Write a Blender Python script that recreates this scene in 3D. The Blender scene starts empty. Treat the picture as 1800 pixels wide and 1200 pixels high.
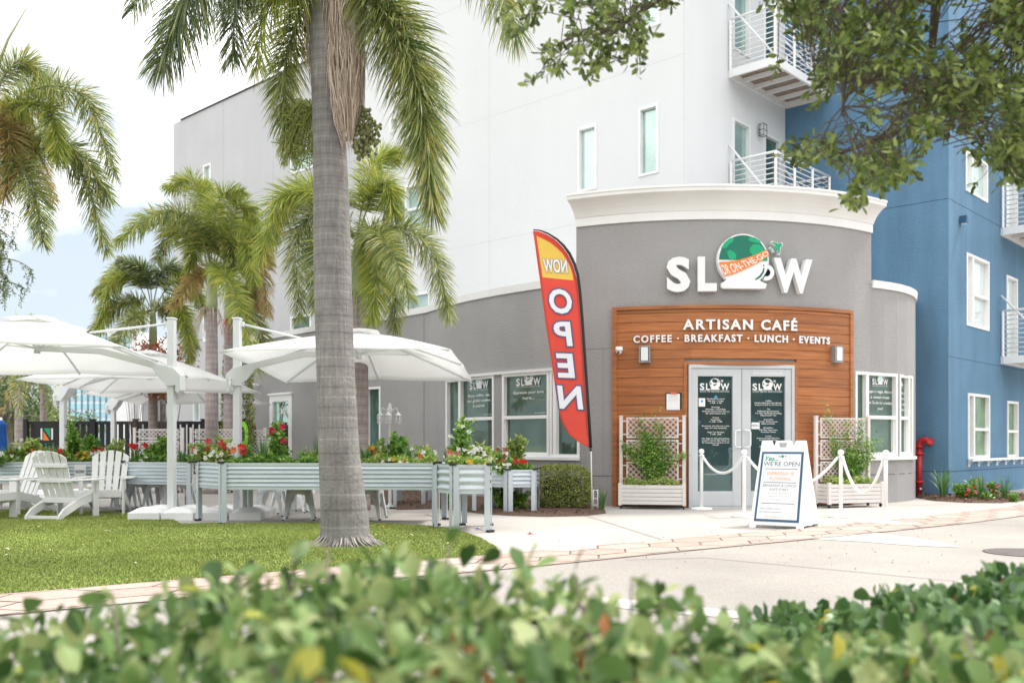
import bpy, math, random
import numpy as np
from mathutils import Vector, Matrix
random.seed(7); RNG = np.random.default_rng(11)
R = math.radians
SC = bpy.context.scene
COL = SC.collection

# ---------------------------------------------------------------- camera, sky, sun, exposure
F, HY, CX, CH = 1670.0, 778.0, 900.0, 1.07      # focal length and horizon in photo pixels, eye height in metres
cam = bpy.data.cameras.new("camera"); camo = bpy.data.objects.new("camera", cam); COL.objects.link(camo)
camo.location = (0, 0, CH); camo.rotation_euler = (R(90), 0, 0)
cam.sensor_width = 36; cam.lens = 36 * F / 1800; cam.shift_y = (HY - 600) / 1800
cam.clip_start = .05; cam.clip_end = 2000
cam.dof.use_dof = True; cam.dof.focus_distance = 10.0; cam.dof.aperture_fstop = 2.3
SC.camera = camo
SUN_EL, SUN_AZ = R(58), R(-62)                    # elevation; azimuth turned from +Y (negative = to the right)
wd = bpy.data.worlds.new("World"); SC.world = wd; wd.use_nodes = True
nt = wd.node_tree; nt.nodes.clear()
def nd(t, **k):
    n = nt.nodes.new(t)
    for a, b in k.items(): setattr(n, a, b)
    return n
wo = nd('ShaderNodeOutputWorld'); bg = nd('ShaderNodeBackground'); bg.inputs[1].default_value = .15
sky = nd('ShaderNodeTexSky', sky_type='NISHITA', sun_disc=False, sun_elevation=SUN_EL, sun_rotation=-SUN_AZ, air_density=1.0, dust_density=2.0)
tc = nd('ShaderNodeTexCoord'); mp = nd('ShaderNodeMapping'); mp.inputs['Scale'].default_value = (1, 1, 2.4); mp.inputs['Location'].default_value = (.35, .1, .62)
nz = nd('ShaderNodeTexNoise'); nz.inputs['Scale'].default_value = 2.6; nz.inputs['Detail'].default_value = 9; nz.inputs['Roughness'].default_value = .55
rp = nd('ShaderNodeValToRGB'); rp.color_ramp.elements[0].position = .36; rp.color_ramp.elements[1].position = .56
mx = nd('ShaderNodeMixRGB'); cl2 = nd('ShaderNodeMixRGB'); cl2.inputs[1].default_value = (4.1, 4.25, 4.45, 1); cl2.inputs[2].default_value = (10.5, 10.5, 10.4, 1)
nz2 = nd('ShaderNodeTexNoise'); nz2.inputs['Scale'].default_value = 3.4; nz2.inputs['Detail'].default_value = 8; rp2 = nd('ShaderNodeValToRGB'); rp2.color_ramp.elements[0].position = .32; rp2.color_ramp.elements[1].position = .55
spz = nd('ShaderNodeSeparateXYZ'); mz = nd('ShaderNodeMapRange'); mz.inputs['From Min'].default_value = .05; mz.inputs['From Max'].default_value = .33; mz.inputs['To Min'].default_value = -.2; mz.inputs['To Max'].default_value = .14; ad = nd('ShaderNodeMath', operation='ADD')
pale = nd('ShaderNodeMixRGB'); pale.inputs[0].default_value = .8; pale.inputs[2].default_value = (3.35, 3.7, 4.0, 1)
L = nt.links.new
L(tc.outputs['Generated'], mp.inputs['Vector']); L(mp.outputs[0], nz.inputs['Vector']); L(nz.outputs['Fac'], ad.inputs[0]); L(tc.outputs['Generated'], spz.inputs[0]); L(spz.outputs[2], mz.inputs['Value']); L(mz.outputs[0], ad.inputs[1]); L(ad.outputs[0], rp.inputs[0]); L(mp.outputs[0], nz2.inputs['Vector']); L(nz2.outputs['Fac'], rp2.inputs[0]); L(rp2.outputs[0], cl2.inputs[0]); L(cl2.outputs[0], mx.inputs[2])
L(sky.outputs[0], pale.inputs[1]); L(rp.outputs[0], mx.inputs[0]); L(pale.outputs[0], mx.inputs[1]); L(mx.outputs[0], bg.inputs[0]); L(bg.outputs[0], wo.inputs[0])
sl = bpy.data.lights.new("sun", 'SUN'); sl.energy = 2.3; sl.angle = R(8); sl.color = (1, .96, .9)
so = bpy.data.objects.new("sun", sl); COL.objects.link(so)
sd = Vector((-math.sin(SUN_AZ) * math.cos(SUN_EL), math.cos(SUN_AZ) * math.cos(SUN_EL) , math.sin(SUN_EL)))
so.rotation_euler = sd.to_track_quat('Z', 'Y').to_euler(); so.location = (20, 0, 40)
SC.view_settings.view_transform = 'Standard'; SC.view_settings.look = 'None'; SC.view_settings.gamma = 1
SC.view_settings.exposure = .69
SC.render.engine = 'CYCLES'; SC.cycles.use_denoising = True; SC.cycles.max_bounces = 8; SC.cycles.transparent_max_bounces = 8

# ---------------------------------------------------------------- helpers
def P(px, py, Y): return Vector(((px - CX) * Y / F, Y, CH + (HY - py) * Y / F))
def G(px, py, z=0.0):
    Y = (CH - z) * F / (py - HY); return Vector(((px - CX) * Y / F, Y, z))
def tag(o, label=None, cat=None, group=None, kind=None):
    if label: o['label'] = label
    if cat: o['category'] = cat
    if group: o['group'] = group
    if kind: o['kind'] = kind
    return o
def empty(name, loc, label, cat, group=None, rz=0):
    o = bpy.data.objects.new(name, None); COL.objects.link(o); o.location = loc; o.rotation_euler = (0, 0, rz)
    o.empty_display_size = .1
    return tag(o, label, cat, group)
def copy_tree(o, parent=None):
    c = o.copy(); COL.objects.link(c); c.parent = parent
    for ch in list(o.children): copy_tree(ch, c)
    return c

# materials
MATS = {}
def mat(name, c, rough=.6, var=.08, vs=2.0, c2=None, bump=0, bs=60, metal=0, spec=.5, wave=None, island=None, transl=0, detail=5, coat=0, streak=0, grit=0):
    if name in MATS: return MATS[name]
    m = bpy.data.materials.new(name); m.use_nodes = True; t = m.node_tree; b = t.nodes['Principled BSDF']; l = t.links.new
    b.inputs['Roughness'].default_value = rough; b.inputs['Metallic'].default_value = metal; b.inputs['Specular IOR Level'].default_value = spec
    if coat: b.inputs['Coat Weight'].default_value = coat
    tcn = t.nodes.new('ShaderNodeTexCoord'); src = None
    if island:
        g = t.nodes.new('ShaderNodeNewGeometry'); r = t.nodes.new('ShaderNodeValToRGB'); r.color_ramp.interpolation = 'LINEAR'
        els = r.color_ramp.elements
        while len(els) < len(island): els.new(.5)
        for i, (p, cc) in enumerate(island): els[i].position = p; els[i].color = (*cc, 1)
        l(g.outputs['Random Per Island'], r.inputs[0]); src = r.outputs[0]
    if var or c2:
        n = t.nodes.new('ShaderNodeTexNoise'); n.inputs['Scale'].default_value = vs; n.inputs['Detail'].default_value = detail
        l(tcn.outputs['Object'], n.inputs['Vector'])
        x = t.nodes.new('ShaderNodeMixRGB')
        l(n.outputs['Fac'], x.inputs[0])
        if src:
            x.blend_type = 'MULTIPLY'; x.inputs[0].default_value = 1
            t.links.remove(x.inputs[0].links[0]); rr = t.nodes.new('ShaderNodeMapRange'); rr.inputs['To Min'].default_value = 1 - var * 2; rr.inputs['To Max'].default_value = 1 + var * 2
            l(n.outputs['Fac'], rr.inputs['Value']); l(src, x.inputs[1]); l(rr.outputs[0], x.inputs[2])
        else:
            a = c2 or tuple(min(1, v * (1 + var)) for v in c)
            rm = t.nodes.new('ShaderNodeMapRange'); rm.inputs['From Min'].default_value = .3; rm.inputs['From Max'].default_value = .7
            l(n.outputs['Fac'], rm.inputs['Value']); l(rm.outputs[0], x.inputs[0])
            x.inputs[1].default_value = (*[v * (1 - var) for v in c], 1); x.inputs[2].default_value = (*a, 1)
        src = x.outputs[0]
    if wave:        # (direction, scale, distortion, darkening, roughness-of-lines)
        w = t.nodes.new('ShaderNodeTexWave'); w.bands_direction = wave[0]; w.inputs['Scale'].default_value = wave[1]; w.inputs['Distortion'].default_value = wave[2]
        w.inputs['Detail'].default_value = 3; w.inputs['Detail Scale'].default_value = 1.5
        l(tcn.outputs['Object'], w.inputs['Vector'])
        y = t.nodes.new('ShaderNodeMixRGB'); y.blend_type = 'MULTIPLY'; y.inputs[0].default_value = 1
        q = t.nodes.new('ShaderNodeMapRange'); q.inputs['To Min'].default_value = wave[3]; q.inputs['To Max'].default_value = 1; q.inputs['From Max'].default_value = wave[4]
        l(w.outputs['Fac'], q.inputs['Value']); l(q.outputs[0], y.inputs[2])
        if src: l(src, y.inputs[1])
        else: y.inputs[1].default_value = (*c, 1)
        src = y.outputs[0]
    for kind_, am in (('s', streak), ('g', grit)):
        if am:
            m2 = t.nodes.new('ShaderNodeMapping'); m2.inputs['Scale'].default_value = (2.2, 2.2, .22) if kind_ == 's' else (1, 1, 1)
            n3 = t.nodes.new('ShaderNodeTexNoise'); n3.inputs['Scale'].default_value = 1.0 if kind_ == 's' else 55; n3.inputs['Detail'].default_value = 6; n3.inputs['Roughness'].default_value = .62
            r3 = t.nodes.new('ShaderNodeMapRange'); r3.inputs['From Min'].default_value = .35; r3.inputs['From Max'].default_value = .62; r3.inputs['To Min'].default_value = 1 - am; r3.inputs['To Max'].default_value = 1 + am * .35
            x3 = t.nodes.new('ShaderNodeMixRGB'); x3.blend_type = 'MULTIPLY'; x3.inputs[0].default_value = 1
            l(tcn.outputs['Object'], m2.inputs[0]); l(m2.outputs[0], n3.inputs['Vector']); l(n3.outputs['Fac'], r3.inputs['Value']); l(r3.outputs[0], x3.inputs[2])
            if src: l(src, x3.inputs[1])
            else: x3.inputs[1].default_value = (*c, 1)
            src = x3.outputs[0]
    if src: l(src, b.inputs['Base Color'])
    else: b.inputs['Base Color'].default_value = (*c, 1)
    if bump:
        n2 = t.nodes.new('ShaderNodeTexNoise'); n2.inputs['Scale'].default_value = bs; n2.inputs['Detail'].default_value = 4
        bp = t.nodes.new('ShaderNodeBump'); bp.inputs['Strength'].default_value = min(1, bump); bp.inputs['Distance'].default_value = .02
        l(tcn.outputs['Object'], n2.inputs['Vector']); l(n2.outputs['Fac'], bp.inputs['Height']); l(bp.outputs[0], b.inputs['Normal'])
    if transl:
        tr = t.nodes.new('ShaderNodeBsdfTranslucent'); ms = t.nodes.new('ShaderNodeMixShader'); ms.inputs[0].default_value = transl
        if src: l(src, tr.inputs[0])
        else: tr.inputs[0].default_value = (*c, 1)
        l(b.outputs[0], ms.inputs[1]); l(tr.outputs[0], ms.inputs[2]); l(ms.outputs[0], t.nodes['Material Output'].inputs[0])
    MATS[name] = m; return m
def glassmat(name, c, fac=.3, c2=None, tint=(.75, .95, .88), blinds=0, vs=1.5, rough=.01):
    if name in MATS: return MATS[name]
    m = mat(name, c, rough=.5, var=.15, c2=c2, vs=vs, wave=('Z', blinds, 0, .72, .35) if blinds else None)
    t = m.node_tree; b = t.nodes['Principled BSDF']; gl = t.nodes.new('ShaderNodeBsdfGlossy'); gl.inputs[0].default_value = (*tint, 1); gl.inputs['Roughness'].default_value = rough
    ly = t.nodes.new('ShaderNodeLayerWeight'); ly.inputs[0].default_value = .25
    mr = t.nodes.new('ShaderNodeMapRange'); mr.inputs['To Min'].default_value = fac; mr.inputs['To Max'].default_value = .9
    ms = t.nodes.new('ShaderNodeMixShader'); t.links.new(ly.outputs['Fresnel'], mr.inputs['Value']); t.links.new(mr.outputs[0], ms.inputs[0])
    t.links.new(b.outputs[0], ms.inputs[1]); t.links.new(gl.outputs[0], ms.inputs[2]); t.links.new(ms.outputs[0], t.nodes['Material Output'].inputs[0])
    return m

class MB:
    def __init__(s): s.v = []; s.f = []; s.m = []; s.s = []
    def add(s, vs, fs, mi=0, sm=False):
        b = len(s.v); s.v += [tuple(v) for v in vs]
        for f in fs: s.f.append([b + i for i in f]); s.m.append(mi); s.s.append(sm)
        return s
    def box(s, c, d, mi=0, M=None, rz=0):
        x, y, z = [q / 2 for q in d]; Rz = Matrix.Rotation(rz, 3, 'Z')
        vs = [Vector((a * x, b * y, e * z)) for e in (-1, 1) for b in (-1, 1) for a in (-1, 1)]
        if M is not None: vs = [M @ (v + Vector(c)) for v in vs] if len(M) == 4 else [M @ v + Vector(c) for v in vs]
        else: vs = [Rz @ v + Vector(c) for v in vs]
        return s.add(vs, [(0, 2, 3, 1), (4, 5, 7, 6), (0, 1, 5, 4), (2, 6, 7, 3), (0, 4, 6, 2), (1, 3, 7, 5)], mi)
    def beam(s, a, b, w, h, mi=0, up=(0, 0, 1)):       # rectangular bar from a to b
        a = Vector(a); b = Vector(b); d = (b - a); L_ = d.length; d.normalize(); u = Vector(up)
        x = d.cross(u)
        if x.length < 1e-4: x = Vector((1, 0, 0))
        x.normalize(); y = x.cross(d)
        vs = [p + x * i * w / 2 + y * j * h / 2 for p in (a, b) for i, j in ((-1, -1), (1, -1), (1, 1), (-1, 1))]
        return s.add(vs, [(0, 1, 2, 3), (7, 6, 5, 4), (0, 4, 5, 1), (1, 5, 6, 2), (2, 6, 7, 3), (3, 7, 4, 0)], mi)
    def tube(s, pts, r, n=8, mi=0, cap=True, sm=True):
        pts = [Vector(p) for p in pts]; k = len(pts)
        rs = r if hasattr(r, '__len__') else [r] * k
        vs = []; x = None
        for i, p in enumerate(pts):
            d = (pts[min(i + 1, k - 1)] - pts[max(i - 1, 0)])
            if d.length < 1e-9: d = Vector((0, 0, 1))
            d.normalize()
            if x is None: x = d.cross(Vector((0.3, .9, .1) if abs(d.y) < .9 else (1, 0, 0))).normalized()
            x = (x - d * x.dot(d)).normalized(); y = d.cross(x)
            for j in range(n):
                a = 2 * math.pi * j / n; vs.append(p + (x * math.cos(a) + y * math.sin(a)) * rs[i])
        fs = [(i * n + j, i * n + (j + 1) % n, (i + 1) * n + (j + 1) % n, (i + 1) * n + j) for i in range(k - 1) for j in range(n)]
        s.add(vs, fs, mi, sm)
        if cap:
            b = len(s.v) - k * n
            s.f.append([b + j for j in range(n)][::-1]); s.m.append(mi); s.s.append(False)
            s.f.append([b + (k - 1) * n + j for j in range(n)]); s.m.append(mi); s.s.append(False)
        return s
    def lathe(s, prof, c=(0, 0, 0), n=20, mi=0, sm=True, M=None):
        vs = []
        for r, z in prof:
            for j in range(n):
                a = 2 * math.pi * j / n; v = Vector((r * math.cos(a), r * math.sin(a), z))
                if M is not None: v = M @ v
                vs.append(v + Vector(c))
        k = len(prof)
        return s.add(vs, [(i * n + j, i * n + (j + 1) % n, (i + 1) * n + (j + 1) % n, (i + 1) * n + j) for i in range(k - 1) for j in range(n)] + [tuple(range(n))[::-1], tuple((k - 1) * n + j for j in range(n))], mi, sm)
    def prism(s, poly, fn, d0, d1, mi=0):              # poly of (u,v); fn(u,v,d) -> world
        n = len(poly); vs = [fn(u, v, d0) for u, v in poly] + [fn(u, v, d1) for u, v in poly]
        return s.add(vs, [tuple(range(n))[::-1], tuple(range(n, 2 * n))] + [(i, (i + 1) % n, n + (i + 1) % n, n + i) for i in range(n)], mi)
    def build(s, name, mats, parent=None, bevel=0, world=False, solid=0, sub=0, fix=True):
        me = bpy.data.meshes.new(name)
        if world and parent is not None:
            q = parent
            while q.parent is not None: q = q.parent
            o_ = q.location; s.v = [(a - o_[0], b - o_[1], c - o_[2]) for a, b, c in s.v]
        me.from_pydata(s.v, [], s.f)
        mats = mats if isinstance(mats, (list, tuple)) else [mats]
        for m in mats: me.materials.append(m)
        if len(mats) > 1: me.polygons.foreach_set('material_index', s.m)
        me.polygons.foreach_set('use_smooth', s.s); me.update()
        o = bpy.data.objects.new(name, me); COL.objects.link(o); o.parent = parent
        if bevel:
            b = o.modifiers.new('b', 'BEVEL'); b.width = bevel; b.segments = 2; b.limit_method = 'ANGLE'
        if solid: m_ = o.modifiers.new('s', 'SOLIDIFY'); m_.thickness = solid; m_.offset = 0
        if sub: m_ = o.modifiers.new('u', 'SUBSURF'); m_.levels = m_.render_levels = sub
        return o
def npmesh(name, V, Fa, mats, parent=None, smooth=False, mi=None):
    V = np.asarray(V, np.float32).reshape(-1, 3); Fa = np.asarray(Fa, np.int32); k = Fa.shape[1]; n = len(Fa)
    me = bpy.data.meshes.new(name); me.vertices.add(len(V)); me.vertices.foreach_set('co', V.ravel())
    me.loops.add(n * k); me.loops.foreach_set('vertex_index', Fa.ravel()); me.polygons.add(n)
    me.polygons.foreach_set('loop_start', np.arange(n, dtype=np.int32) * k)
    if smooth: me.polygons.foreach_set('use_smooth', np.ones(n, bool))
    mats = mats if isinstance(mats, (list, tuple)) else [mats]
    for m in mats: me.materials.append(m)
    if mi is not None: me.polygons.foreach_set('material_index', np.asarray(mi, np.int32))
    me.update(calc_edges=True); o = bpy.data.objects.new(name, me); COL.objects.link(o); o.parent = parent
    return o
def norm(a): return a / np.maximum(1e-9, np.linalg.norm(a, axis=-1, keepdims=True))
def leaves(Pb, D, N, Ln, W, rich=False, fold=.25, droop=.15):
    """leaf meshes: base, direction, normal, length, width (arrays) -> verts, quads"""
    Pb = np.asarray(Pb, float); D = norm(np.asarray(D, float)); N = np.asarray(N, float); S = norm(np.cross(D, N)); N = norm(np.cross(S, D))
    Ln = np.broadcast_to(Ln, len(Pb))[:, None]; W = np.broadcast_to(W, len(Pb))[:, None]
    if not rich:
        t = [(0, 0, 0), (.5, .5, 1), (1, 0, -droop), (.5, -.5, 1)]
        V = np.stack([Pb + D * Ln * a + S * W * b + N * (W * fold * e * .5 if e == 1 else Ln * e) for a, b, e in t], 1)
        n = len(Pb); return V.reshape(-1, 3), (np.arange(n)[:, None] * 4 + np.array([0, 1, 2, 3]))
    us = [0, .22, .5, .78, 1]; ws = [.06, .55, .92, .95, .12]
    rows = []
    for u, w in zip(us, ws):
        dz = -droop * u * u
        rows += [Pb + D * Ln * u - S * W * w * .5 + N * (Ln * dz + W * w * fold * .5), Pb + D * Ln * u + N * Ln * dz, Pb + D * Ln * u + S * W * w * .5 + N * (Ln * dz + W * w * fold * .5)]
    V = np.stack(rows, 1); q = []
    for i in range(4):
        b = i * 3; q += [(b, b + 1, b + 4, b + 3), (b + 1, b + 2, b + 5, b + 4)]
    n = len(Pb); return V.reshape(-1, 3), (np.arange(n)[:, None, None] * 15 + np.array(q)[None]).reshape(-1, 4)
def rdir(n, up=0.0):
    v = RNG.normal(size=(n, 3)); v[:, 2] += up; return norm(v)
def text(body, size=1, offset=0, extrude=0, space=1, align='CENTER', sx=1, shear=0):
    c = bpy.data.curves.new('t', 'FONT'); c.body = body; c.size = size; c.offset = offset; c.space_character = space; c.extrude = extrude
    c.align_x = align; c.resolution_u = 3; c.shear = shear
    o = bpy.data.objects.new('t', c); me = o.to_mesh()
    vs = [Vector((v.co.x * sx, v.co.y, v.co.z)) for v in me.vertices]; fs = [tuple(p.vertices) for p in me.polygons]
    o.to_mesh_clear(); bpy.data.objects.remove(o); bpy.data.curves.remove(c)
    return vs, fs
def textfit(body, w, h, **k):
    """text scaled to width w and cap height h, centred on x, base at 0"""
    vs, fs = text(body, 1, **k)
    x0 = min(v.x for v in vs); x1 = max(v.x for v in vs)
    hh = .729 if h else 1
    fx = w / (x1 - x0) if w else h / hh; fy = h / hh if h else fx
    return [Vector(((v.x - (x0 + x1) / 2) * fx, v.y * fy, v.z)) for v in vs], fs

class Path:
    def __init__(s, pts):
        s.p = [Vector((a, b)) for a, b in pts]; s.c = [0]
        for i in range(len(s.p) - 1): s.c.append(s.c[-1] + (s.p[i + 1] - s.p[i]).length)
        s.L = s.c[-1]
    def seg(s, t):
        t = max(0, min(s.L - 1e-6, t))
        i = next(i for i in range(len(s.c) - 1) if s.c[i + 1] >= t)
        return i, (t - s.c[i]) / (s.c[i + 1] - s.c[i])
    def at(s, t):
        i, u = s.seg(t); e = (s.p[i + 1] - s.p[i]); ex = 0
        if t < 0: ex = t
        if t > s.L: ex = t - s.L
        return s.p[i].lerp(s.p[i + 1], u) + e.normalized() * ex
    def tan(s, t):
        i, u = s.seg(t); n = len(s.p) - 1
        f = lambda k: (s.p[k + 1] - s.p[k]).normalized()
        a = f(i); mid = u - .5; j = min(n - 1, i + 1) if mid > 0 else max(0, i - 1)
        b = f(j)
        if a.dot(b) < .8: return a
        return a.lerp(b, abs(mid)).normalized()
    def nrm(s, t): d = s.tan(t); return Vector((d.y, -d.x))
    def m(s, t, z, o=0.0):
        p = s.at(t) + s.nrm(t) * o; return Vector((p.x, p.y, z))
    def s_px(s, px, py=None):
        k = (px - CX) / F; best = None
        for i in range(len(s.p) - 1):
            a, b = s.p[i], s.p[i + 1]; fa = a.x - k * a.y; fb = b.x - k * b.y
            if fa * fb <= 0 and fa != fb:
                u = fa / (fa - fb); Y = a.y + (b.y - a.y) * u
                if best is None or Y < best[1]: best = (s.c[i] + u * (s.c[i + 1] - s.c[i]), Y)
        return best[0]
    def z_px(s, px, py):
        Y = s.at(s.s_px(px)).y; return CH + (HY - py) * Y / F
def wall(path, z0, z1, holes, thick=.15, s0=0, s1=None, step=None, cap=True):
    s1 = path.L if s1 is None else s1
    ss = {s0, s1} | {c for c in path.c if s0 < c < s1}; zz = {z0, z1}
    for h in holes:
        for q in (h[0], h[1]):
            if s0 < q < s1: ss.add(q)
        for q in (h[2], h[3]):
            if z0 < q < z1: zz.add(q)
    ss = sorted(ss); zz = sorted(zz); b = MB()
    for i in range(len(ss) - 1):
        for j in range(len(zz) - 1):
            a, c, e, g = ss[i], ss[i + 1], zz[j], zz[j + 1]; ms, mz = (a + c) / 2, (e + g) / 2
            if any(h[0] < ms < h[1] and h[2] < mz < h[3] for h in holes): continue
            if c - a < 1e-4 or g - e < 1e-4: continue
            b.add([path.m(a, e), path.m(c, e), path.m(c, g), path.m(a, g)], [(0, 1, 2, 3)], 0, True)
    for h in holes:
        a, c, e, g = h[:4]
        for q in ((a, e, c, e), (c, e, c, g), (c, g, a, g), (a, g, a, e)):
            b.add([path.m(q[0], q[1]), path.m(q[2], q[3]), path.m(q[2], q[3], -thick), path.m(q[0], q[1], -thick)], [(0, 1, 2, 3)])
    if cap:
        for i in range(len(ss) - 1): b.add([path.m(ss[i], z1), path.m(ss[i + 1], z1), path.m(ss[i + 1], z1, -thick), path.m(ss[i], z1, -thick)], [(0, 1, 2, 3)])
    return b
def sweep(path, prof, s0, s1, n, mi=0, sm=False, caps=True):
    """profile [(out, z)] swept along the path"""
    b = MB(); k = len(prof); ss = [s0 + (s1 - s0) * i / n for i in range(n + 1)]
    vs = [path.m(s, z, o) for s in ss for o, z in prof]
    b.add(vs, [(i * k + j, (i + 1) * k + j, (i + 1) * k + (j + 1) % k, i * k + (j + 1) % k) for i in range(n) for j in range(k)], mi, sm)
    if caps: b.add([path.m(s0, z, o) for o, z in prof], [tuple(range(k))], mi); b.add([path.m(s1, z, o) for o, z in prof], [tuple(range(k))[::-1]], mi)
    return b
def frame_at(path, s0, s1):
    a, b = path.at(s0), path.at(s1); t = (b - a).normalized(); n = Vector((t.y, -t.x)); c = (a + b) / 2
    def fn(u, z, o=0.0): q = c + t * u + n * o; return Vector((q.x, q.y, z))
    return fn, (b - a).length
def window(path, s0, s1, z0, z1, parent, glass, frm, mull=(), bars=(), fw=.05, out=.015, rec=.07, sill=False, name='window', hood=False):
    """frame + panes; mull: fractions of vertical mullions; bars: {pane index: z fraction of the meeting rail}"""
    fn, w = frame_at(path, s0, s1); b = MB(); hw = w / 2
    def bar(u0, u1, a, c, o0=-.1, o1=None):
        o1 = out if o1 is None else o1
        b.add([fn(u, z, o) for o in (o0, o1) for u, z in ((u0, a), (u1, a), (u1, c), (u0, c))], [(0, 1, 2, 3), (7, 6, 5, 4), (0, 4, 5, 1), (1, 5, 6, 2), (2, 6, 7, 3), (3, 7, 4, 0)])
    bar(-hw, -hw + fw, z0, z1); bar(hw - fw, hw, z0, z1); bar(-hw + fw, hw - fw, z0, z0 + fw); bar(-hw + fw, hw - fw, z1 - fw, z1)
    xs = [-hw + fw]
    for q in mull:
        x = -hw + w * q; bar(x - fw * .75, x + fw * .75, z0 + fw, z1 - fw, -.1, out - .003); xs += [x - fw * .75, x + fw * .75]
    xs.append(hw - fw); bd = dict(bars)
    for k in range(len(xs) // 2):
        if k in bd:
            zc = z0 + (z1 - z0) * bd[k]; bar(xs[2 * k], xs[2 * k + 1], zc - .03, zc + .03, -.1, out - .006)
            e = .028; a, c = xs[2 * k], xs[2 * k + 1]   # lower sash stands in its own thin frame
            bar(a, a + e, z0 + fw, zc - .03, -.1, -.02); bar(c - e, c, z0 + fw, zc - .03, -.1, -.02); bar(a + e, c - e, z0 + fw, z0 + fw + e, -.1, -.02)
    if sill: bar(-hw - .04, hw + .04, z0 - .055, z0, -.05, .07)
    if hood: bar(-hw - .02, hw + .02, z1, z1 + .03, -.03, .05)
    o = b.build(name, frm, parent, world=True, bevel=.004)
    g = MB(); g.add([fn(-hw + .01, z0 + .01, -rec), fn(hw - .01, z0 + .01, -rec), fn(hw - .01, z1 - .01, -rec), fn(-hw + .01, z1 - .01, -rec)], [(0, 1, 2, 3)])
    g.build('pane', glass, o, world=True)
    return o, fn
# ---------------------------------------------------------------- materials
concrete = mat('concrete', (.45, .42, .39), .85, .09, .7, bump=.25, bs=90, grit=.12)
drive_m = mat('driveway_concrete', (.365, .335, .305), .85, .16, .45, bump=.4, bs=120, grit=.22)
pale_conc = mat('pale_concrete', (.55, .53, .50), .85, .06, 2, bump=.2, bs=90)
earth = mat('earth', (.30, .28, .24), .95, .2, .3)
joint = mat('joint', (.22, .19, .17), .95, .2, 6)
stucco = mat('grey_stucco', (.365, .357, .357), .9, .05, 1.2, bump=.9, bs=55, streak=.035, grit=.06)
stucco2 = mat('grey_stucco_pale', (.53, .535, .55), .9, .04, .6, bump=.4, bs=40, streak=.025)
stuccow = mat('white_stucco', (.745, .752, .765), .9, .02, .5, bump=.3, bs=40, streak=.012)
stuccob = mat('blue_stucco', (.118, .24, .37), .9, .07, 1.2, bump=.8, bs=45, streak=.14, grit=.08)
groove = mat('groove', (.16, .155, .155), .95, 0); grooveb = mat('blue_groove', (.05, .10, .19), .95, 0); groovew = mat('white_groove', (.62, .63, .65), .95, 0)
white = mat('white_paint', (.85, .85, .85), .5, .03, 3); trimw = mat('white_trim', (.82, .815, .81), .6, .04, 2, bump=.1, bs=30)
whitep = mat('white_plastic', (.86, .87, .87), .38, .03, 3); metalw = mat('white_metal', (.86, .89, .91), .4, .04, 3)
alu = mat('aluminium', (.58, .60, .63), .42, .06, 2, metal=.25)
dark = mat('dark_metal', (.02, .02, .022), .5, 0); black = mat('black', (.012, .012, .014), .6, 0)
ltr = mat('letter_white', (.82, .82, .82), .45, .02); ink = mat('ink', (.02, .03, .06), .7, 0)
g_shop = glassmat('shop_glass', (.008, .020, .016), .13, c2=(.07, .12, .09), tint=(.60, .82, .72))
g_door = glassmat('door_glass', (.006, .016, .018), .16, c2=(.012, .06, .075), tint=(.55, .75, .72), vs=.8)
g_teal = glassmat('teal_glass', (.22, .35, .32), .24, c2=(.42, .53, .49), blinds=7)
g_pale = glassmat('pale_blind_glass', (.46, .56, .54), .2, c2=(.62, .69, .67), blinds=8)
g_blind = glassmat('white_blind_glass', (.72, .74, .75), .12, c2=(.80, .81, .82), blinds=9)
g_dark = glassmat('dark_blind_glass', (.02, .07, .045), .07, c2=(.06, .14, .12), blinds=6)
g_blue = glassmat('garden_glass', (.03, .08, .04), .15, c2=(.14, .26, .09), vs=3.5, tint=(.7, .85, .75))
green_d = mat('sign_green', (.0, .16, .10), .5, 0); green_l = mat('sign_green_light', (.0, .36, .17), .5, 0); orange = mat('sign_orange', (.86, .22, .03), .5, 0)
mulch_m = mat('mulch', (.11, .065, .045), .95, .3, 20, c2=(.17, .10, .07), bump=1, bs=70)
def woodmat():
    m = mat('cladding_wood', (.42, .14, .035), .5, 0); t = m.node_tree; b = t.nodes['Principled BSDF']; l = t.links.new
    tcn = t.nodes.new('ShaderNodeTexCoord'); mp_ = t.nodes.new('ShaderNodeMapping'); mp_.inputs['Scale'].default_value = (1.3, 1.3, 26)
    n = t.nodes.new('ShaderNodeTexNoise'); n.inputs['Scale'].default_value = 1.1; n.inputs['Detail'].default_value = 6; n.inputs['Roughness'].default_value = .6
    r = t.nodes.new('ShaderNodeValToRGB'); e = r.color_ramp.elements; e[0].position = .3; e[0].color = (.27, .085, .024, 1); e[1].position = .72; e[1].color = (.50, .19, .06, 1)
    g = t.nodes.new('ShaderNodeNewGeometry'); mr = t.nodes.new('ShaderNodeMapRange'); mr.inputs['To Min'].default_value = .84; mr.inputs['To Max'].default_value = 1.08
    x = t.nodes.new('ShaderNodeMixRGB'); x.blend_type = 'MULTIPLY'; x.inputs[0].default_value = 1
    l(tcn.outputs['Object'], mp_.inputs[0]); l(mp_.outputs[0], n.inputs['Vector']); l(n.outputs['Fac'], r.inputs[0]); l(g.outputs['Random Per Island'], mr.inputs['Value'])
    l(r.outputs[0], x.inputs[1]); l(mr.outputs[0], x.inputs[2]); l(x.outputs[0], b.inputs['Base Color'])
    return m
wood = woodmat()

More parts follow.
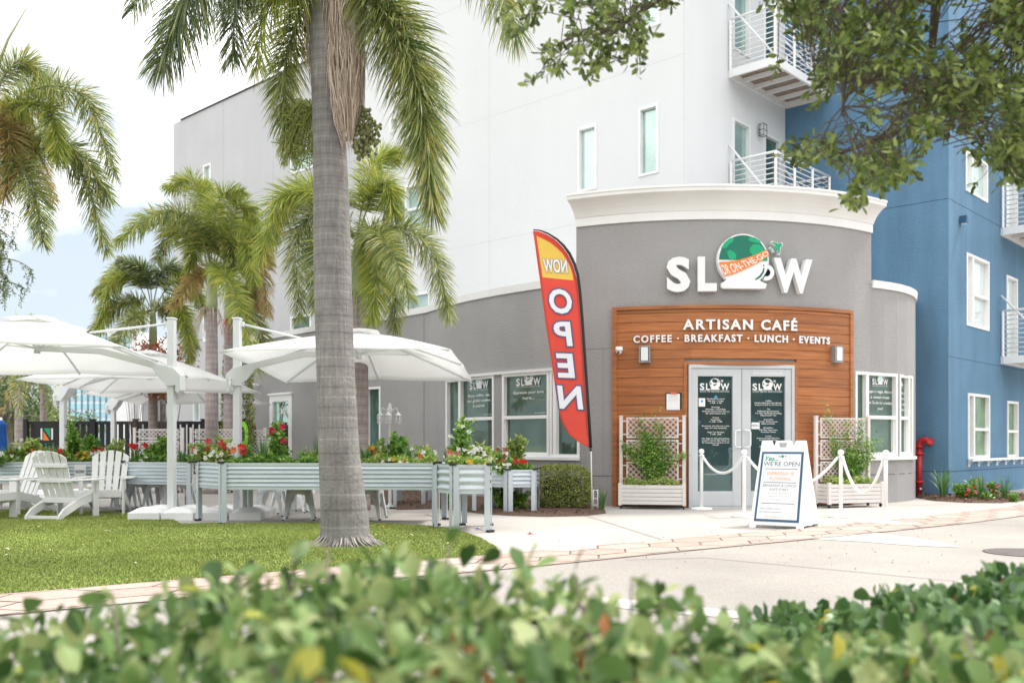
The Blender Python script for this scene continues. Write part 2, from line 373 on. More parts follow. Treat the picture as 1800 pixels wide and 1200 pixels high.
# ---------------------------------------------------------------- ground
def sheet(name, pts, z, m, kind='structure', px=True, label=None):
    b = MB(); b.add([(*(G(*p).xy if px else p), z) for p in pts], [tuple(range(len(pts)))[::-1]])
    o = b.build(name, m); tag(o, kind=kind)
    if label: o['label'] = label
    return o
sheet('ground', [(-300, -60), (300, -60), (300, 500), (-300, 500)][::-1], -.02, earth, px=False)
sheet('plaza_paving', [(-9, 3), (2, -3), (26, -3), (26, 26), (-9, 26)][::-1], 0, concrete, px=False)
brick_line = [(-6.6, 4.1), (-3.37, 6.25), (-1.25, 7.75), (-.05, 8.55), (1.5, 9.75), (3.6, 11.25), (5.9, 13.05), (8.2, 15.1), (12, 19)]
BL = Path(brick_line)
dp = [tuple(BL.m(s, 0, .4).xy) for s in np.linspace(2.0, BL.L, 24)] + [(26, 19), (26, -3), (-3, -3)]
sheet('driveway', dp, .004, drive_m, px=False)
sheet('kerb_ramp', [(1410, 947), (1470, 941), (1535, 936.5), (1600, 945), (1650, 953), (1692, 963), (1600, 959), (1510, 952)], .008, pale_conc)
sheet('gutter_strip', [(1040, 1049), (1180, 1062), (1295, 1076), (1300, 1088), (1160, 1078), (1040, 1064)], .008, pale_conc)
b = MB()      # expansion joints in the concrete
for a, c in [((1240, 981), (1665, 1021)), ((1665, 1021), (1800, 1034)), ((1010, 900), (1190, 957)), ((1100, 893.5), (1420, 897)), ((1580, 890), (1800, 878)), ((650, 893), (760, 893)), ((745, 903), (860, 935)), ((1660, 918), (1800, 925)), ((1240, 981), (1100, 985))]:
    p, q = G(*a), G(*c); p.z = q.z = .0095; d = (q - p).normalized(); s_ = Vector((-d.y, d.x, 0)) * .007; b.add([p - s_, q - s_, q + s_, p + s_], [(0, 1, 2, 3)])
tag(b.build('paving_joints', joint), kind='structure')
pav_base = sweep(BL, [(.46, .001), (.46, .006), (-.46, .006), (-.46, .001)], .3, BL.L - .2, 40); tag(pav_base.build('paver_bed', joint), kind='structure')
pav = mat('pink_pavers', (.5, .3, .24), .85, .1, 4, bump=.3, bs=60, island=[(0, (.47, .36, .31)), (.45, (.45, .32, .27)), (.75, (.49, .42, .37)), (1, (.45, .28, .23))], grit=.15)
b = MB(); hw_, hh_ = .36, .20
for i in range(-1, int(BL.L / (hw_ * 1.5)) + 1):
    for j in range(-3, 4):
        s = .4 + i * hw_ * 1.5; o_ = j * hh_ * 2 + (hh_ if i % 2 else 0); poly = []
        for k in range(6):
            a = k * math.pi / 3; u = s + math.cos(a) * hw_ * .965; w = max(-.45, min(.45, o_ + math.sin(a) / .866 * hh_ * .95)); poly.append((u, w))
        if max(p[1] for p in poly) - min(p[1] for p in poly) < .04: continue
        if poly[0][0] < .3 or poly[0][0] > BL.L - .3: continue
        b.add([BL.m(u, .012 + RNG.uniform(0, .002), w) for u, w in poly], [tuple(range(6))])
tag(b.build('paver_border', pav), kind='structure')
lawn_px = [(877, 974), (872, 962), (845, 947), (805, 933), (765, 926), (650, 920), (555, 918.5), (450, 920.5), (318, 921), (296, 910), (215, 901), (0, 896), (-420, 893)]
lawn_w = [tuple(G(*p).xy) for p in lawn_px] + [(-16, 14.9), (-16, 3.5)]
ed = [tuple(BL.m(s, 0, -.47).xy) for s in np.linspace(.3, BL.s_px(877), 12)]
lawn_poly = lawn_w + ed[:-1]
turf_m = mat('turf_base', (.115, .165, .04), .95, .15, 2, bump=1, bs=200)
sheet('lawn', lawn_poly, .008, turf_m, px=False)
def inside(pts, x, y):
    pts = np.array(pts); c = np.zeros(len(x), bool); j = len(pts) - 1
    for i in range(len(pts)):
        xi, yi = pts[i]; xj, yj = pts[j]
        with np.errstate(divide='ignore', invalid='ignore'): c ^= ((yi > y) != (yj > y)) & (x < (xj - xi) * (y - yi) / (yj - yi) + xi)
        j = i
    return c
def make_turf():
    x = RNG.uniform(-9, .3, 620000); y = 5.2 + (15 - 5.2) * RNG.uniform(0, 1, 620000) ** 1.35
    k = inside(lawn_poly, x, y) & (np.abs(x / y) < .58); x, y = x[k], y[k]; n = len(x)
    a = RNG.uniform(0, 6.283, n); h = RNG.uniform(.010, .022, n) * (1 + .3 * np.sin(x * 3 + y * 2)); w = .0028 + y * .00028
    B = np.stack([x, y, np.full(n, .008)], 1); d = np.stack([np.cos(a), np.sin(a), np.zeros(n)], 1) * w[:, None]
    ln = np.stack([RNG.normal(0, .008, n), RNG.normal(0, .008, n), h], 1)
    V = np.stack([B - d, B + d, B + ln], 1)
    m = mat('turf_blades', (.2, .28, .06), .8, .16, .8, spec=.15, island=[(0, (.15, .21, .045)), (.4, (.27, .35, .08)), (.8, (.39, .46, .13)), (1, (.52, .52, .22))])
    tag(npmesh('turf_grass', V, np.arange(n * 3).reshape(-1, 3), m), 'short bright green lawn grass with yellow flecks in front of the metal planters', 'grass', kind='stuff')
make_turf()
def mound(name, pts, h, m, seed=1):
    c = sum((Vector(p) for p in pts), Vector((0, 0))) / len(pts); b = MB(); n = len(pts)
    rings = [(1, .002), (.96, h * .5), (.8, h), (.4, h * 1.15)]
    vs = [(*(c + (Vector(p) - c) * r), z) for r, z in rings for p in pts] + [(c.x, c.y, h * 1.2)]
    b.add(vs, [(k * n + i, k * n + (i + 1) % n, (k + 1) * n + (i + 1) % n, (k + 1) * n + i) for k in range(3) for i in range(n)] + [(3 * n + i, 3 * n + (i + 1) % n, 4 * n) for i in range(n)], 0, True)
    tag(b.build(name, m), kind='structure')
bed1 = [tuple(G(*p).xy) for p in [(640, 884), (700, 896), (770, 894), (850, 903), (900, 906.5), (960, 908), (1030, 906.5), (1066, 902), (1062, 894), (1045, 889.5), (960, 880), (880, 872), (790, 862), (690, 855), (600, 852), (600, 868)]]
bed2 = [tuple(G(*p).xy) for p in [(1608, 874), (1640, 880), (1700, 883.5), (1760, 884), (1810, 879), (1840, 873), (1780, 870), (1720, 869), (1669, 869), (1630, 864), (1610, 865)]]
mound('mulch_bed', bed1, .05, mulch_m); mound('mulch_bed', bed2, .06, mulch_m)
def chips(name, polys, n, m, label):
    Vs = []
    for pl in polys:
        a = np.array(pl); x = RNG.uniform(a[:, 0].min(), a[:, 0].max(), n); y = RNG.uniform(a[:, 1].min(), a[:, 1].max(), n); k = inside(pl, x, y)
        Bp = np.stack([x[k], y[k], RNG.uniform(.03, .085, k.sum())], 1); Vs.append((Bp, k.sum()))
    Bp = np.concatenate([v[0] for v in Vs]); k = len(Bp); D = rdir(k); D[:, 2] *= .3
    V, Q = leaves(Bp, D, rdir(k, 2), RNG.uniform(.03, .08, k), .018)
    tag(npmesh(name, V, Q, m), label, 'mulch', kind='stuff')
chips('bark_mulch', [bed1, bed2], 6000, mat('bark', (.12, .06, .04), .9, .1, 9, island=[(0, (.06, .03, .02)), (.5, (.15, .08, .05)), (1, (.28, .18, .13))]), 'loose red brown bark chips spread over the beds along the walls')

# ---------------------------------------------------------------- cafe building
A0 = Vector((1.10, 16.3)); A1 = Vector((6.30, 16.72)); ch = A1 - A0; sag = .78; RR = ((ch.length / 2) ** 2 + sag ** 2) / (2 * sag)
cd = ch.normalized(); cn = Vector((-cd.y, cd.x)); cc = (A0 + A1) / 2 + cn * (RR - sag); ha = math.asin(ch.length / 2 / RR)
arc = [tuple(cc - cn * RR * math.cos(a) + cd * RR * math.sin(a)) for a in np.linspace(-ha, ha, 29)]
left = [(-4.6, 28.9), (-7.29, 26.0), (-6.9, 25.58), (-4.85, 23.3), (-2.64, 20.95), (-1.78, 19.95), (-1.55, 19.5), (-1.25, 18.95), (-.85, 18.35), (-.4, 17.78), (.05, 17.28), (.55, 16.8)]
right = [(6.62, 16.9), (6.95, 17.14), (7.25, 17.44), (7.52, 17.8), (7.74, 18.22), (7.9, 18.7), (8.0, 19.3), (8.02, 20.0)]
CP = Path(left + arc + right); PZ = 3.86
sx = CP.s_px
cafe = empty('cafe_building', (2.0, 18.5, 0), 'grey stucco cafe with a curved corner tower, white cornice and wood entrance panel', 'building')
DS0, DS1, DZ = sx(1208), sx(1393), 2.36
WT, WB = 2.33, .82
wins = [  # px0, px1, z0, z1, mullions, bars, glass
    (784, 868.5, WB, WT, (.30,), {1: .47}, g_shop), (883, 965.5, WB, WT, (), {0: .47}, g_shop), (966.5, 1019, WB, WT, (.17,), {}, g_shop),
    (1503, 1577, WB, WT - .02, (.28,), {1: .47}, g_shop), (1581, 1604, WB, WT - .02, (.72,), {0: .47}, g_shop)]
holes = [(DS0, DS1, -.1, DZ)]
for w in wins: holes.append((sx(w[0]), sx(w[1]), w[2], w[3]))
wd0, wd1 = sx(474), sx(513); dzt = CP.z_px(493, 694); holes.append((wd0, wd1, .0, dzt))
nw0, nw1 = sx(644), sx(669); nzt = CP.z_px(656, 680); holes.append((nw0, nw1, .35, nzt))
wall(CP, 0, PZ, holes).build('wall', stucco, cafe, world=True)
S0, S1 = sx(1013), CP.s_px(1531.5)
sweep(CP, [(0, PZ), (0, 4.82), (-.25, 4.82), (-.25, PZ)], S0, S1, 28).build('tower_parapet', stucco, cafe, world=True)
b = sweep(CP, [(.03, PZ - .06), (.045, PZ + .07), (-.28, PZ + .07), (-.28, PZ + .002), (.002, PZ + .002), (.002, PZ - .06)], 3.9, S0 - .01, 60)
b2 = sweep(CP, [(.03, PZ - .06), (.045, PZ + .07), (-.28, PZ + .07), (-.28, PZ + .002), (.002, PZ + .002), (.002, PZ - .06)], S1 + .01, CP.L, 20)
b.build('parapet_cap', trimw, cafe, world=True); b2.build('parapet_cap', trimw, cafe, world=True)
prof = [(0.0, 4.76), (.035, 4.76), (.035, 4.90), (.05, 4.905), (.07, 4.95), (.10, 5.00), (.15, 5.06), (.22, 5.12), (.31, 5.165), (.315, 5.22), (.33, 5.225), (.33, 5.262), (-.27, 5.30), (-.27, 4.76)]
sweep(CP, prof, S0, S1, 36).build('cornice', trimw, cafe, world=True, bevel=.004)
b = MB(); rp_ = [CP.m(s, 3.7, -.1) for s in np.linspace(3.95, CP.L - .05, 60)] + [Vector((5, 22, 3.7)), Vector((-1, 27, 3.7))]
b.add(rp_, [tuple(range(len(rp_)))]); b.build('roof', mat('roof_membrane', (.5, .5, .5), .8), cafe, world=True)
b = MB()
def strip(b, p, s0, s1, z, h=.012, o=.002):
    n = max(1, int((s1 - s0) / .2)); ss = [s0 + (s1 - s0) * i / n for i in range(n + 1)]
    b.add([p.m(s, zz, o) for s in ss for zz in (z, z + h)], [(2 * i, 2 * i + 2, 2 * i + 3, 2 * i + 1) for i in range(n)])
def vstrip(b, p, s, z0, z1, w=.012, o=.002): b.add([p.m(s, z0, o), p.m(s + w, z0, o), p.m(s + w, z1, o), p.m(s, z1, o)], [(0, 1, 2, 3)])
WP0, WP1 = sx(1078), sx(1495)
for a, c in ((sx(800), WP0), (WP1, CP.L - .4)): strip(b, CP, a, c, .50, .018)
strip(b, CP, S0, WP0, 2.66, .01); vstrip(b, CP, sx(745), 0, PZ - .06, .02); vstrip(b, CP, sx(1060), .5, 2.66, .004)
b.build('control_joint', groove, cafe, world=True)
# wood cladding, plank by plank
WZ = CP.z_px(1290, 541) - .02; b = MB(); ph = .152; z = .03
while z < WZ - .02:
    z1 = min(z + ph, WZ); segs = [(WP0 + .07, WP1 - .07)] if z >= DZ - .01 else [(WP0 + .07, DS0 - .05), (DS1 + .05, WP1 - .07)]
    for a, c in segs:
        q = a; first = True
        while q < c - .01:
            e = min(c, q + (RNG.uniform(1.2, 3.4) if first else 3.0)); first = False
            if c - e < .5: e = c
            t_ = sweep(CP, [(.004, z), (.042, z + .001), (.045, z + .005), (.045, z1 - .008), (.042, z1 - .004), (.004, z1 - .004)], q + .001, e - .001, max(2, int((e - q) / .25)))
            b.add(t_.v, t_.f); q = e
    z = z1
b.build('wood_cladding', wood, cafe, world=True)
b = MB()
for a, c, z0, z1 in ((WP0, WP0 + .075, 0, WZ + .06), (WP1 - .075, WP1, 0, WZ + .06), (WP0 + .076, WP1 - .076, WZ + .002, WZ + .06), (DS0 - .06, DS0 - .002, 0, DZ + .05), (DS1 + .002, DS1 + .06, 0, DZ + .05), (DS0 - .002, DS1 + .002, DZ + .002, DZ + .05)):
    t_ = sweep(CP, [(.003, z0), (.065, z0), (.065, z1), (.003, z1)], a, c, max(1, int((c - a) / .25))); b.add(t_.v, t_.f)
b.build('wood_trim', wood, cafe, world=True)
# ---- lettering helpers
def put(b, tv, fn, u, z, sc=1, d=0, mi=0, tilt=0):
    vs, fs = tv; ca, sa = math.cos(tilt), math.sin(tilt)
    b.add([fn(u + (v.x * ca - v.y * sa) * sc, z + (v.x * sa + v.y * ca) * sc, d + v.z) for v in vs], fs, mi)
def line(b, s, fn, u, z, w, h, d, off=.0, mi=0, ex=0, **k): put(b, textfit(s, w, h, offset=off, extrude=ex, **k), fn, u, z, 1, d, mi)
def cir(cx, cy, r, n=28, a0=0, a1=2 * math.pi): return [(cx + r * math.cos(a0 + (a1 - a0) * i / n), cy + r * math.sin(a0 + (a1 - a0) * i / n)) for i in range(n + (0 if abs(a1 - a0 - 2 * math.pi) < 1e-6 else 1))]
plane_poly = [(1373.5, 429), (1371, 425.5), (1366, 428), (1354, 423.5), (1352, 425.5), (1361, 431.5), (1356, 435), (1350.5, 434), (1349, 436), (1354, 438.5), (1356, 443.5), (1358.5, 442.5), (1358.5, 437.5), (1364, 434.5), (1365, 447), (1368, 447.5), (1369.5, 434), (1373, 431.5)]
cup_poly = cir(1302, 458, 46, 40, R(130), R(410)) + [(1341, 498), (1341, 505), (1336, 508), (1269, 508), (1264, 505), (1264, 498)]
def logo(b, fn, u, z, w, d, bl=None):
    k = w / 253.; q = lambda x, y: (u + (x - 1299) * k, z + (508 - y) * k)
    for s_, x0, x1 in (('S', 1172, 1212), ('L', 1225, 1257), ('W', 1350, 1425)): line(b, s_, fn, *q((x0 + x1) / 2, 509), (x1 - x0) * k, 56 * k, d, off=.03)
    b.prism([q(*p) for p in cup_poly][::-1], fn, d, d + .0006); b.prism([q(*p) for p in plane_poly], fn, d, d + .0006)
    if bl is not None:
        for pl in ([(1290, 418), (1318, 424), (1326, 440), (1312, 452), (1290, 448), (1276, 436), (1280, 424)], [(1330, 428), (1338, 444), (1330, 446)], [(1262, 448), (1272, 452), (1270, 470), (1262, 462)], [(1285, 466), (1300, 462), (1318, 458), (1316, 466), (1300, 474), (1288, 476)]): bl.prism([q(*p) for p in pl], fn, d + .001, d + .0014)
hd = sweep(CP, [(.0, WT), (.04, WT), (.045, WT + .05), (.0, WT + .055)], sx(783), sx(1020), 14); hd.build('window_head', trimw, cafe, world=True); sweep(CP, [(.0, WB - .05), (.05, WB - .05), (.05, WB), (.0, WB)], sx(783), sx(1020), 14).build('window_sill', trimw, cafe, world=True)
# ---- windows and shop front
wl = ['', '', '', '', '']
msgs = {0: ["Enjoy coffee, tea,", "our global cuisine,", "& pastries"], 1: ["Espresso your love", "here..."], 3: ["Vegan or veggie, Meat or", "a sweet treat", "No Tea-fer for a healthy", "you!"], 4: ["A world of", "flavors in", "every sip", "and bite"]}
for i, w in enumerate(wins):
    a, c = sx(w[0]), sx(w[1]); o, fn = window(CP, a, c, w[2], w[3], cafe, w[6], white, w[4], w[5], fw=.052, sill=i > 2, hood=False)
    if i in msgs:
        ww = c - a; uc = {0: .15, 1: .02, 3: .15, 4: -.13}[i] * ww; lw = {0: .60, 1: .84, 3: .6, 4: .5}[i] * ww; b = MB(); bl = MB()
        logo(b, fn, uc, 2.11, lw * .62, -.055, bl); line(b, "SLOW, OR ON-THE-GO CAFE", fn, uc, 2.075, lw * .6, .016, -.055)
        for j, t_ in enumerate(msgs[i]): line(b, t_, fn, uc, 1.96 - j * .10, min(lw * .97, len(t_) * .042), .05, -.055, shear=.15, off=.012)
        if i in (0, 1): line(b, "www.slowotg.com", fn, uc + lw * .32, 1.60, lw * .34, .022, -.055)
        b.build('lettering', ltr, o, world=True); bl.build('globe_mark', g_shop, o, world=True)
o, fn = window(CP, nw0, nw1, .35, nzt, cafe, g_dark, white, (), {}, fw=.05)
fn, w = frame_at(CP, wd0, wd1); b = MB(); bx = lambda b, u0, u1, z0, z1, o0, o1, mi=0: b.add([fn(u, z, o) for o in (o0, o1) for u, z in ((u0, z0), (u1, z0), (u1, z1), (u0, z1))], [(0, 1, 2, 3), (7, 6, 5, 4), (0, 4, 5, 1), (1, 5, 6, 2), (2, 6, 7, 3), (3, 7, 4, 0)], mi)
h = w / 2
bx(b, -h, -h + .17, 0, dzt, -.08, .01); bx(b, h - .17, h, 0, dzt, -.08, .01); bx(b, -h + .17, h - .17, dzt - .17, dzt, -.08, .01); bx(b, -h + .17, h - .17, 0, .3, -.08, .01)
bx(b, -h - .03, h + .03, dzt + .002, dzt + .05, -.05, .05)
dr = b.build('side_door', white, cafe, world=True, bevel=.004)
b = MB(); bx(b, -h + .16, h - .16, .28, dzt - .15, -.06, -.05); b.build('glass', g_shop, dr, world=True)
b = MB(); bl = MB(); logo(b, fn, 0, dzt - .48, .5, -.045, bl); line(b, "SLOW, OR ON-THE-GO CAFE", fn, 0, dzt - .55, .48, .03, -.045); b.build('lettering', ltr, dr, world=True); bl.build('globe_mark', g_shop, dr, world=True)
# entrance
fn, w = frame_at(CP, DS0, DS1); h = w / 2; OO = .07
bx = lambda b, u0, u1, z0, z1, o0, o1, mi=0: b.add([fn(u, z, o + OO) for o in (o0, o1) for u, z in ((u0, z0), (u1, z0), (u1, z1), (u0, z1))], [(0, 1, 2, 3), (7, 6, 5, 4), (0, 4, 5, 1), (1, 5, 6, 2), (2, 6, 7, 3), (3, 7, 4, 0)], mi)
fo = lambda u, z, o: fn(u, z, o + OO)
b = MB(); bx(b, -h, -h + .05, 0, DZ, -.12, .03); bx(b, h - .05, h, 0, DZ, -.12, .03); bx(b, -h + .05, h - .05, DZ - .06, DZ, -.12, .03); bx(b, -h + .05, h - .05, 0, .02, -.12, .03)
b.build('door_frame', alu, cafe, world=True, bevel=.004)
hours = ["Breakfast & Lunch", "Monday - Friday", "7 AM - 3 PM", "", "Evenings", "Mondays - Saturdays", "Welcome special event rent out", "By reservation only", "", "Brunch", "Saturdays", "11 AM - 3 PM", "", "Come for the avocado toast,", "stay for the kolache!", "", "High Tea Sundays", "11AM - 3PM", "", "No dogs on the patio please,", "except for service dogs. Thank you", "for keeping our garden lovely", "always"]
menu = ["Coffee", "Handcrafted Specialty Blends,", "Drink In SLOW or On-The-Go", "", "Tea", "Refreshing Varieties,", "Try Our Specialty Reading,", "Rejuvenate! Tea", "", "Smoothies", "Fresh, Nutritious,", "Made-to-Order", "", "Breakfast", "All-Day Favorites,", "Roasted Toasts", "", "Lunch", "International Flavors,", "Deliciously Fresh", "", "Gluten-free", "Desserts & Sweets"]
sticker_m = mat('sticker_blue', (.05, .35, .6), .5, 0)  # plain blue of the round door stickers, not emissive
for k, (u0, u1, lines) in enumerate(((-h + .053, -.004, hours), (.004, h - .053, menu))):
    b = MB(); sw = .115; zt, zb = DZ - .065, .025; gl0, gl1 = .27, DZ - .19
    sa, sb = (sw * .9, sw * 1.3) if k == 0 else (sw * 1.3, sw * .9)
    bx(b, u0, u0 + sa, zb, zt, -.08, .015); bx(b, u1 - sb, u1, zb, zt, -.08, .015); bx(b, u0 + sa, u1 - sb, zb, gl0, -.08, .015); bx(b, u0 + sa, u1 - sb, gl1, zt, -.08, .015)
    d_ = b.build('door', alu, cafe, world=True, bevel=.005)
    b = MB(); bx(b, u0 + sa - .01, u1 - sb + .01, gl0 - .01, gl1 + .01, -.04, -.03); b.build('glass', g_door, d_, world=True)
    b = MB(); ux = u1 - .035 if k == 0 else u0 + .035
    b.tube([fo(ux, 1.28, .016), fo(ux, 1.28, .07), fo(ux - (.08 if k == 0 else -.08), 1.275, .075), fo(ux - (.09 if k == 0 else -.09), 1.24, .075), fo(ux - (.09 if k == 0 else -.09), 1.04, .075), fo(ux - (.08 if k == 0 else -.08), 1.005, .075), fo(ux, 1.0, .07), fo(ux, 1.0, .016)], .012, 8)
    b.build('handle', whitep, d_, world=True)
    uc = (u0 + sa + u1 - sb) / 2; b = MB(); bl = MB(); logo(b, fo, uc, gl1 - .22, .50, -.026, bl); line(b, "SLOW, OR ON-THE-GO CAFE", fo, uc, gl1 - .262, .50, .02, -.026); bx(b, uc - .25, uc + .25, gl1 - .235, gl1 - .231, -.028, -.026)
    z_ = gl1 - .38 - (0 if k == 0 else .03)
    for j, t_ in enumerate(lines):
        if t_: line(b, t_, fo, uc + .02, z_ - j * .0345, min(.47, len(t_) * .0178), .0205, -.026, off=.012)
    if k == 0: bx(b, uc - .27, uc - .16, gl1 - .50, gl1 - .36, -.029, -.027); line(b, "no food or pets please", fo, uc, .55, .34, .016, -.026)
    else: bx(b, uc - .27, uc - .13, 1.30, 1.41, -.029, -.027)
    if k == 1: line(b, "943 Cleveland Street", fo, uc, DZ - .155, .50, .042, .017, off=.005)
    b.build('lettering', ltr, d_, world=True); bl.build('globe_mark', g_door, d_, world=True)
    if k == 1: b = MB(); line(b, "NO", fo, uc - .225, 1.34, .075, .04, -.025); line(b, "DOGS", fo, uc - .165, 1.34, .04, .03, -.025); b.build('notice_mark', ink, d_, world=True)
    else: b = MB(); b.prism(cir(uc + .02, gl1 - .34, .024, 14)[::-1], fo, -.026, -.024); b.prism(cir(uc - .215, gl1 - .41, .02, 12)[::-1], fo, -.026, -.0245); b.build('sticker', sticker_m, d_, world=True)

# ---------------------------------------------------------------- signs on the tower
def on(path, s0):
    return lambda u, z, o=0.0: path.m(s0 + u, z, o)
sc_ = 15.65 / F; s0 = sx(1302); _c, _t, _n = CP.at(s0), CP.tan(s0), CP.nrm(s0)
def fS(u, z, o=0.0): q = _c + _t * u + _n * (o - .012); return Vector((q.x, q.y, z))
zz_ = lambda py: CH + (HY - py) * sc_
uu = lambda px: (px - 1302) * sc_
sgn = empty('logo_sign', CP.m(s0, 3.7), 'raised white SLOW letters with a green globe coffee cup and small aeroplane on the tower', 'sign')
for t_, x0, x1 in (('S', 1172, 1212), ('L', 1225, 1257), ('W', 1350, 1425)):
    b = MB(); s1_ = CP.s_px((x0 + x1) / 2); f_ = on(CP, s1_)
    vs, fs = textfit(t_, (x1 - x0) * sc_, 57 * sc_, offset=.045, extrude=.05); b.add([f_(v.x, v.y + zz_(509), v.z + .085) for v in vs], fs); b.build('letter', ltr, sgn, world=True, bevel=.004)
pq = lambda pts: [(uu(x), zz_(y)) for x, y in pts]
b = MB(); b.prism(pq(cup_poly)[::-1], fS, .035, .145); cup = b.build('globe_cup', ltr, sgn, world=True, bevel=.004)
b = MB(); b.prism(pq([(1264, 498), (1341, 498), (1344, 500), (1341, 508), (1264, 508), (1261, 502)]), fS, .146, .16); b.build('saucer', ltr, sgn, world=True, bevel=.003)
b = MB(); n_ = 16
ring = [(fS(uu(1344 + r * math.cos(a)), zz_(479 - r * math.sin(a)), o)) for o in (.04, .14) for r in (7, 14) for a in np.linspace(-2.0, 1.9, n_)]
b.add(ring, [f for k in (0, 2) for f in [(k * n_ + i, k * n_ + i + 1, (k + 1) * n_ + i + 1, (k + 1) * n_ + i) for i in range(n_ - 1)]] + [(n_ + i, n_ + i + 1, 3 * n_ + i + 1, 3 * n_ + i) for i in range(n_ - 1)]); b.build('handle', ltr, sgn, world=True)
b = MB(); b.prism(pq(cir(1347, 479, 7, 14)), fS, .02, .06); b.build('handle_hole', ink, sgn, world=True)
b = MB(); g_ = [(x, y) for x, y in cir(1302, 458, 43.5, 60) if y <= 459]; g_.sort(key=lambda p: math.atan2(p[1] - 459.5, p[0] - 1302)); b.prism(pq(g_), fS, .146, .150); b.build('ocean', green_d, sgn, world=True)
b = MB()
for pl in ([(1262, 438), (1268, 428), (1278, 420), (1285, 420), (1283, 427), (1276, 431), (1273, 436), (1268, 438)], [(1272, 444), (1278, 441), (1285, 444), (1289, 449), (1289, 456), (1282, 458), (1276, 456)], [(1314, 436), (1320, 430), (1330, 430), (1338, 436), (1341, 444), (1330, 452), (1318, 450), (1313, 443)], [(1311, 424), (1312, 418), (1322, 418), (1332, 424), (1334, 429), (1320, 427)], [(1333, 456), (1345, 451), (1345, 459), (1331, 459)]): b.prism(pq(pl)[::-1], fS, .151, .154)
b.build('land', green_l, sgn, world=True)
top_ = [(1258, 462.5), (1274, 461.5), (1290, 459), (1306, 454.5), (1322, 449), (1344, 439)]; bot_ = [(1348, 449), (1334, 459), (1318, 467.5), (1300, 476), (1283, 483), (1268, 487)]
b = MB()
for i in range(5): b.prism(pq([top_[i], bot_[5 - i], bot_[4 - i], top_[i + 1]]), fS, .155, .161)
b.build('banner', orange, sgn, world=True)
b = MB(); vs, fs = textfit("OR ON-THE-GO", 1, 1, offset=.01)
for v in vs:
    t_ = min(1, max(0, v.x + .5)); t_ = t_ ** 1.12; k = t_ * 5; i = min(4, int(k)); fr = k - i
    T = Vector(top_[i]).lerp(Vector(top_[i + 1]), fr); B_ = Vector(bot_[5 - i]).lerp(Vector(bot_[4 - i]), fr); T = T.lerp(B_, .12); q = B_.lerp(T, .1 + .85 * v.y); v.x, v.y = uu(q.x), zz_(q.y)
b.add([fS(v.x, v.y, .1635) for v in vs], fs); b.build('banner_lettering', ltr, sgn, world=True)
b = MB(); st = [(1338, 471), (1336, 478), (1331, 485), (1323, 491)]
b.prism(pq(st + [(1324, 493), (1333, 488), (1339, 479), (1340, 471.5)]), fS, .146, .15); b.prism(pq(cir(1338.5, 467, 1.4, 10)), fS, .146, .15); b.build('stripe', green_d, sgn, world=True)
b = MB(); b.prism(pq(plane_poly), fS, .04, .15); b.build('aeroplane', ltr, sgn, world=True)
b = MB(); c_ = Vector((1362, 433)); b.prism(pq([tuple(c_ + (Vector(p) - c_) * .86) for p in plane_poly]), fS, .151, .155); b.build('aeroplane_face', green_l, sgn, world=True)
for t_, x0, x1, y0, y1, nm, lb in (("ARTISAN CAFÉ", 1204, 1400, 562, 579.5, 'letter_sign', 'upper line of raised white letters on the wood panel reading ARTISAN CAFÉ'), ("COFFEE · BREAKFAST · LUNCH · EVENTS", 1127, 1462, 588.5, 601, 'letter_sign', 'lower line of small raised white letters on the wood panel listing COFFEE to EVENTS')):
    sm = sx((x0 + x1) / 2); W_ = sx(x1) - sx(x0); hcap = (y1 - y0) * 15.75 / F; zb_ = CP.z_px((x0 + x1) / 2, y1)
    vs, fs = textfit(t_, W_, hcap, offset=.03, extrude=.012, space=1.25)
    e = empty(nm, CP.m(sm, zb_), lb, 'sign', 'raised lettering on the wood panel'); b = MB(); b.add([CP.m(sm + v.x, zb_ + v.y, .075 + v.z) for v in vs], fs); b.build('letters', ltr, e, world=True)

# ---------------------------------------------------------------- apartment block: white, grey and blue
D1 = Vector((-.733, .680)); D2 = Vector((.681, .732)); pA = Vector((3.27, 17.9)); pB = Vector((5.99, 20.83)); pC = Vector((8.5, 18.5))
def at_px(px, o, d):
    k = (px - CX) / F; t = (k * o.y - o.x) / (d.x - k * d.y); return o + d * t
pG = at_px(640, pA, D1); pE = at_px(305, pA, D1); GZ = 11.55
wb = empty('white_apartment_building', (4, 21, 0), 'tall white stucco apartment building with narrow windows rising behind the cafe tower', 'building')
gb = empty('grey_apartment_building', (-8, 28, 0), 'pale grey stucco apartment building with a flat roof behind the palms', 'building')
bb = empty('blue_apartment_building', (9, 21, 0), 'blue stucco apartment building with white windows and balconies right of the cafe', 'building')
Pm = Path([tuple(pG), tuple(pA)]); Pf = Path([tuple(pA), tuple(pB)]); Pg = Path([tuple(pE + D2 * 9), tuple(pE), tuple(pG)]); Pl = Path([tuple(pB), tuple(pC)]); Pr = Path([tuple(pC), tuple(pC + D2 * 24)])
def wspec(path, x0, x1, y0, y1):     # opening from its outline in the photograph
    a, c = path.s_px(x0), path.s_px(x1); xm = (x0 + x1) / 2; return a, c, path.z_px(xm, y1), path.z_px(xm, y0)
def facade(path, zt, mat_, parent, specs, extra=()):
    hs = [wspec(path, *s[:4]) for s in specs]
    wall(path, 0, zt, hs).build('wall', mat_, parent, world=True)
    for h_, s in zip(hs, specs):
        window(path, *h_, parent, s[4], white, *(s[5:7] if len(s) > 5 else ((), {})), fw=s[7] if len(s) > 7 else .055, out=.02, sill=False)
facade(Pm, 17, stuccow, wb, [(1015.5, 1049.5, 222, 336, g_pale), (1122.5, 1158, 186, 308, g_teal), (1122, 1160, -60, 50, g_pale), (690, 756, 325, 412, g_teal, (.37,), {1: .5}), (690, 756, 517, 552, g_teal, (.37,)), (686, 701, 205, 232, g_pale)])
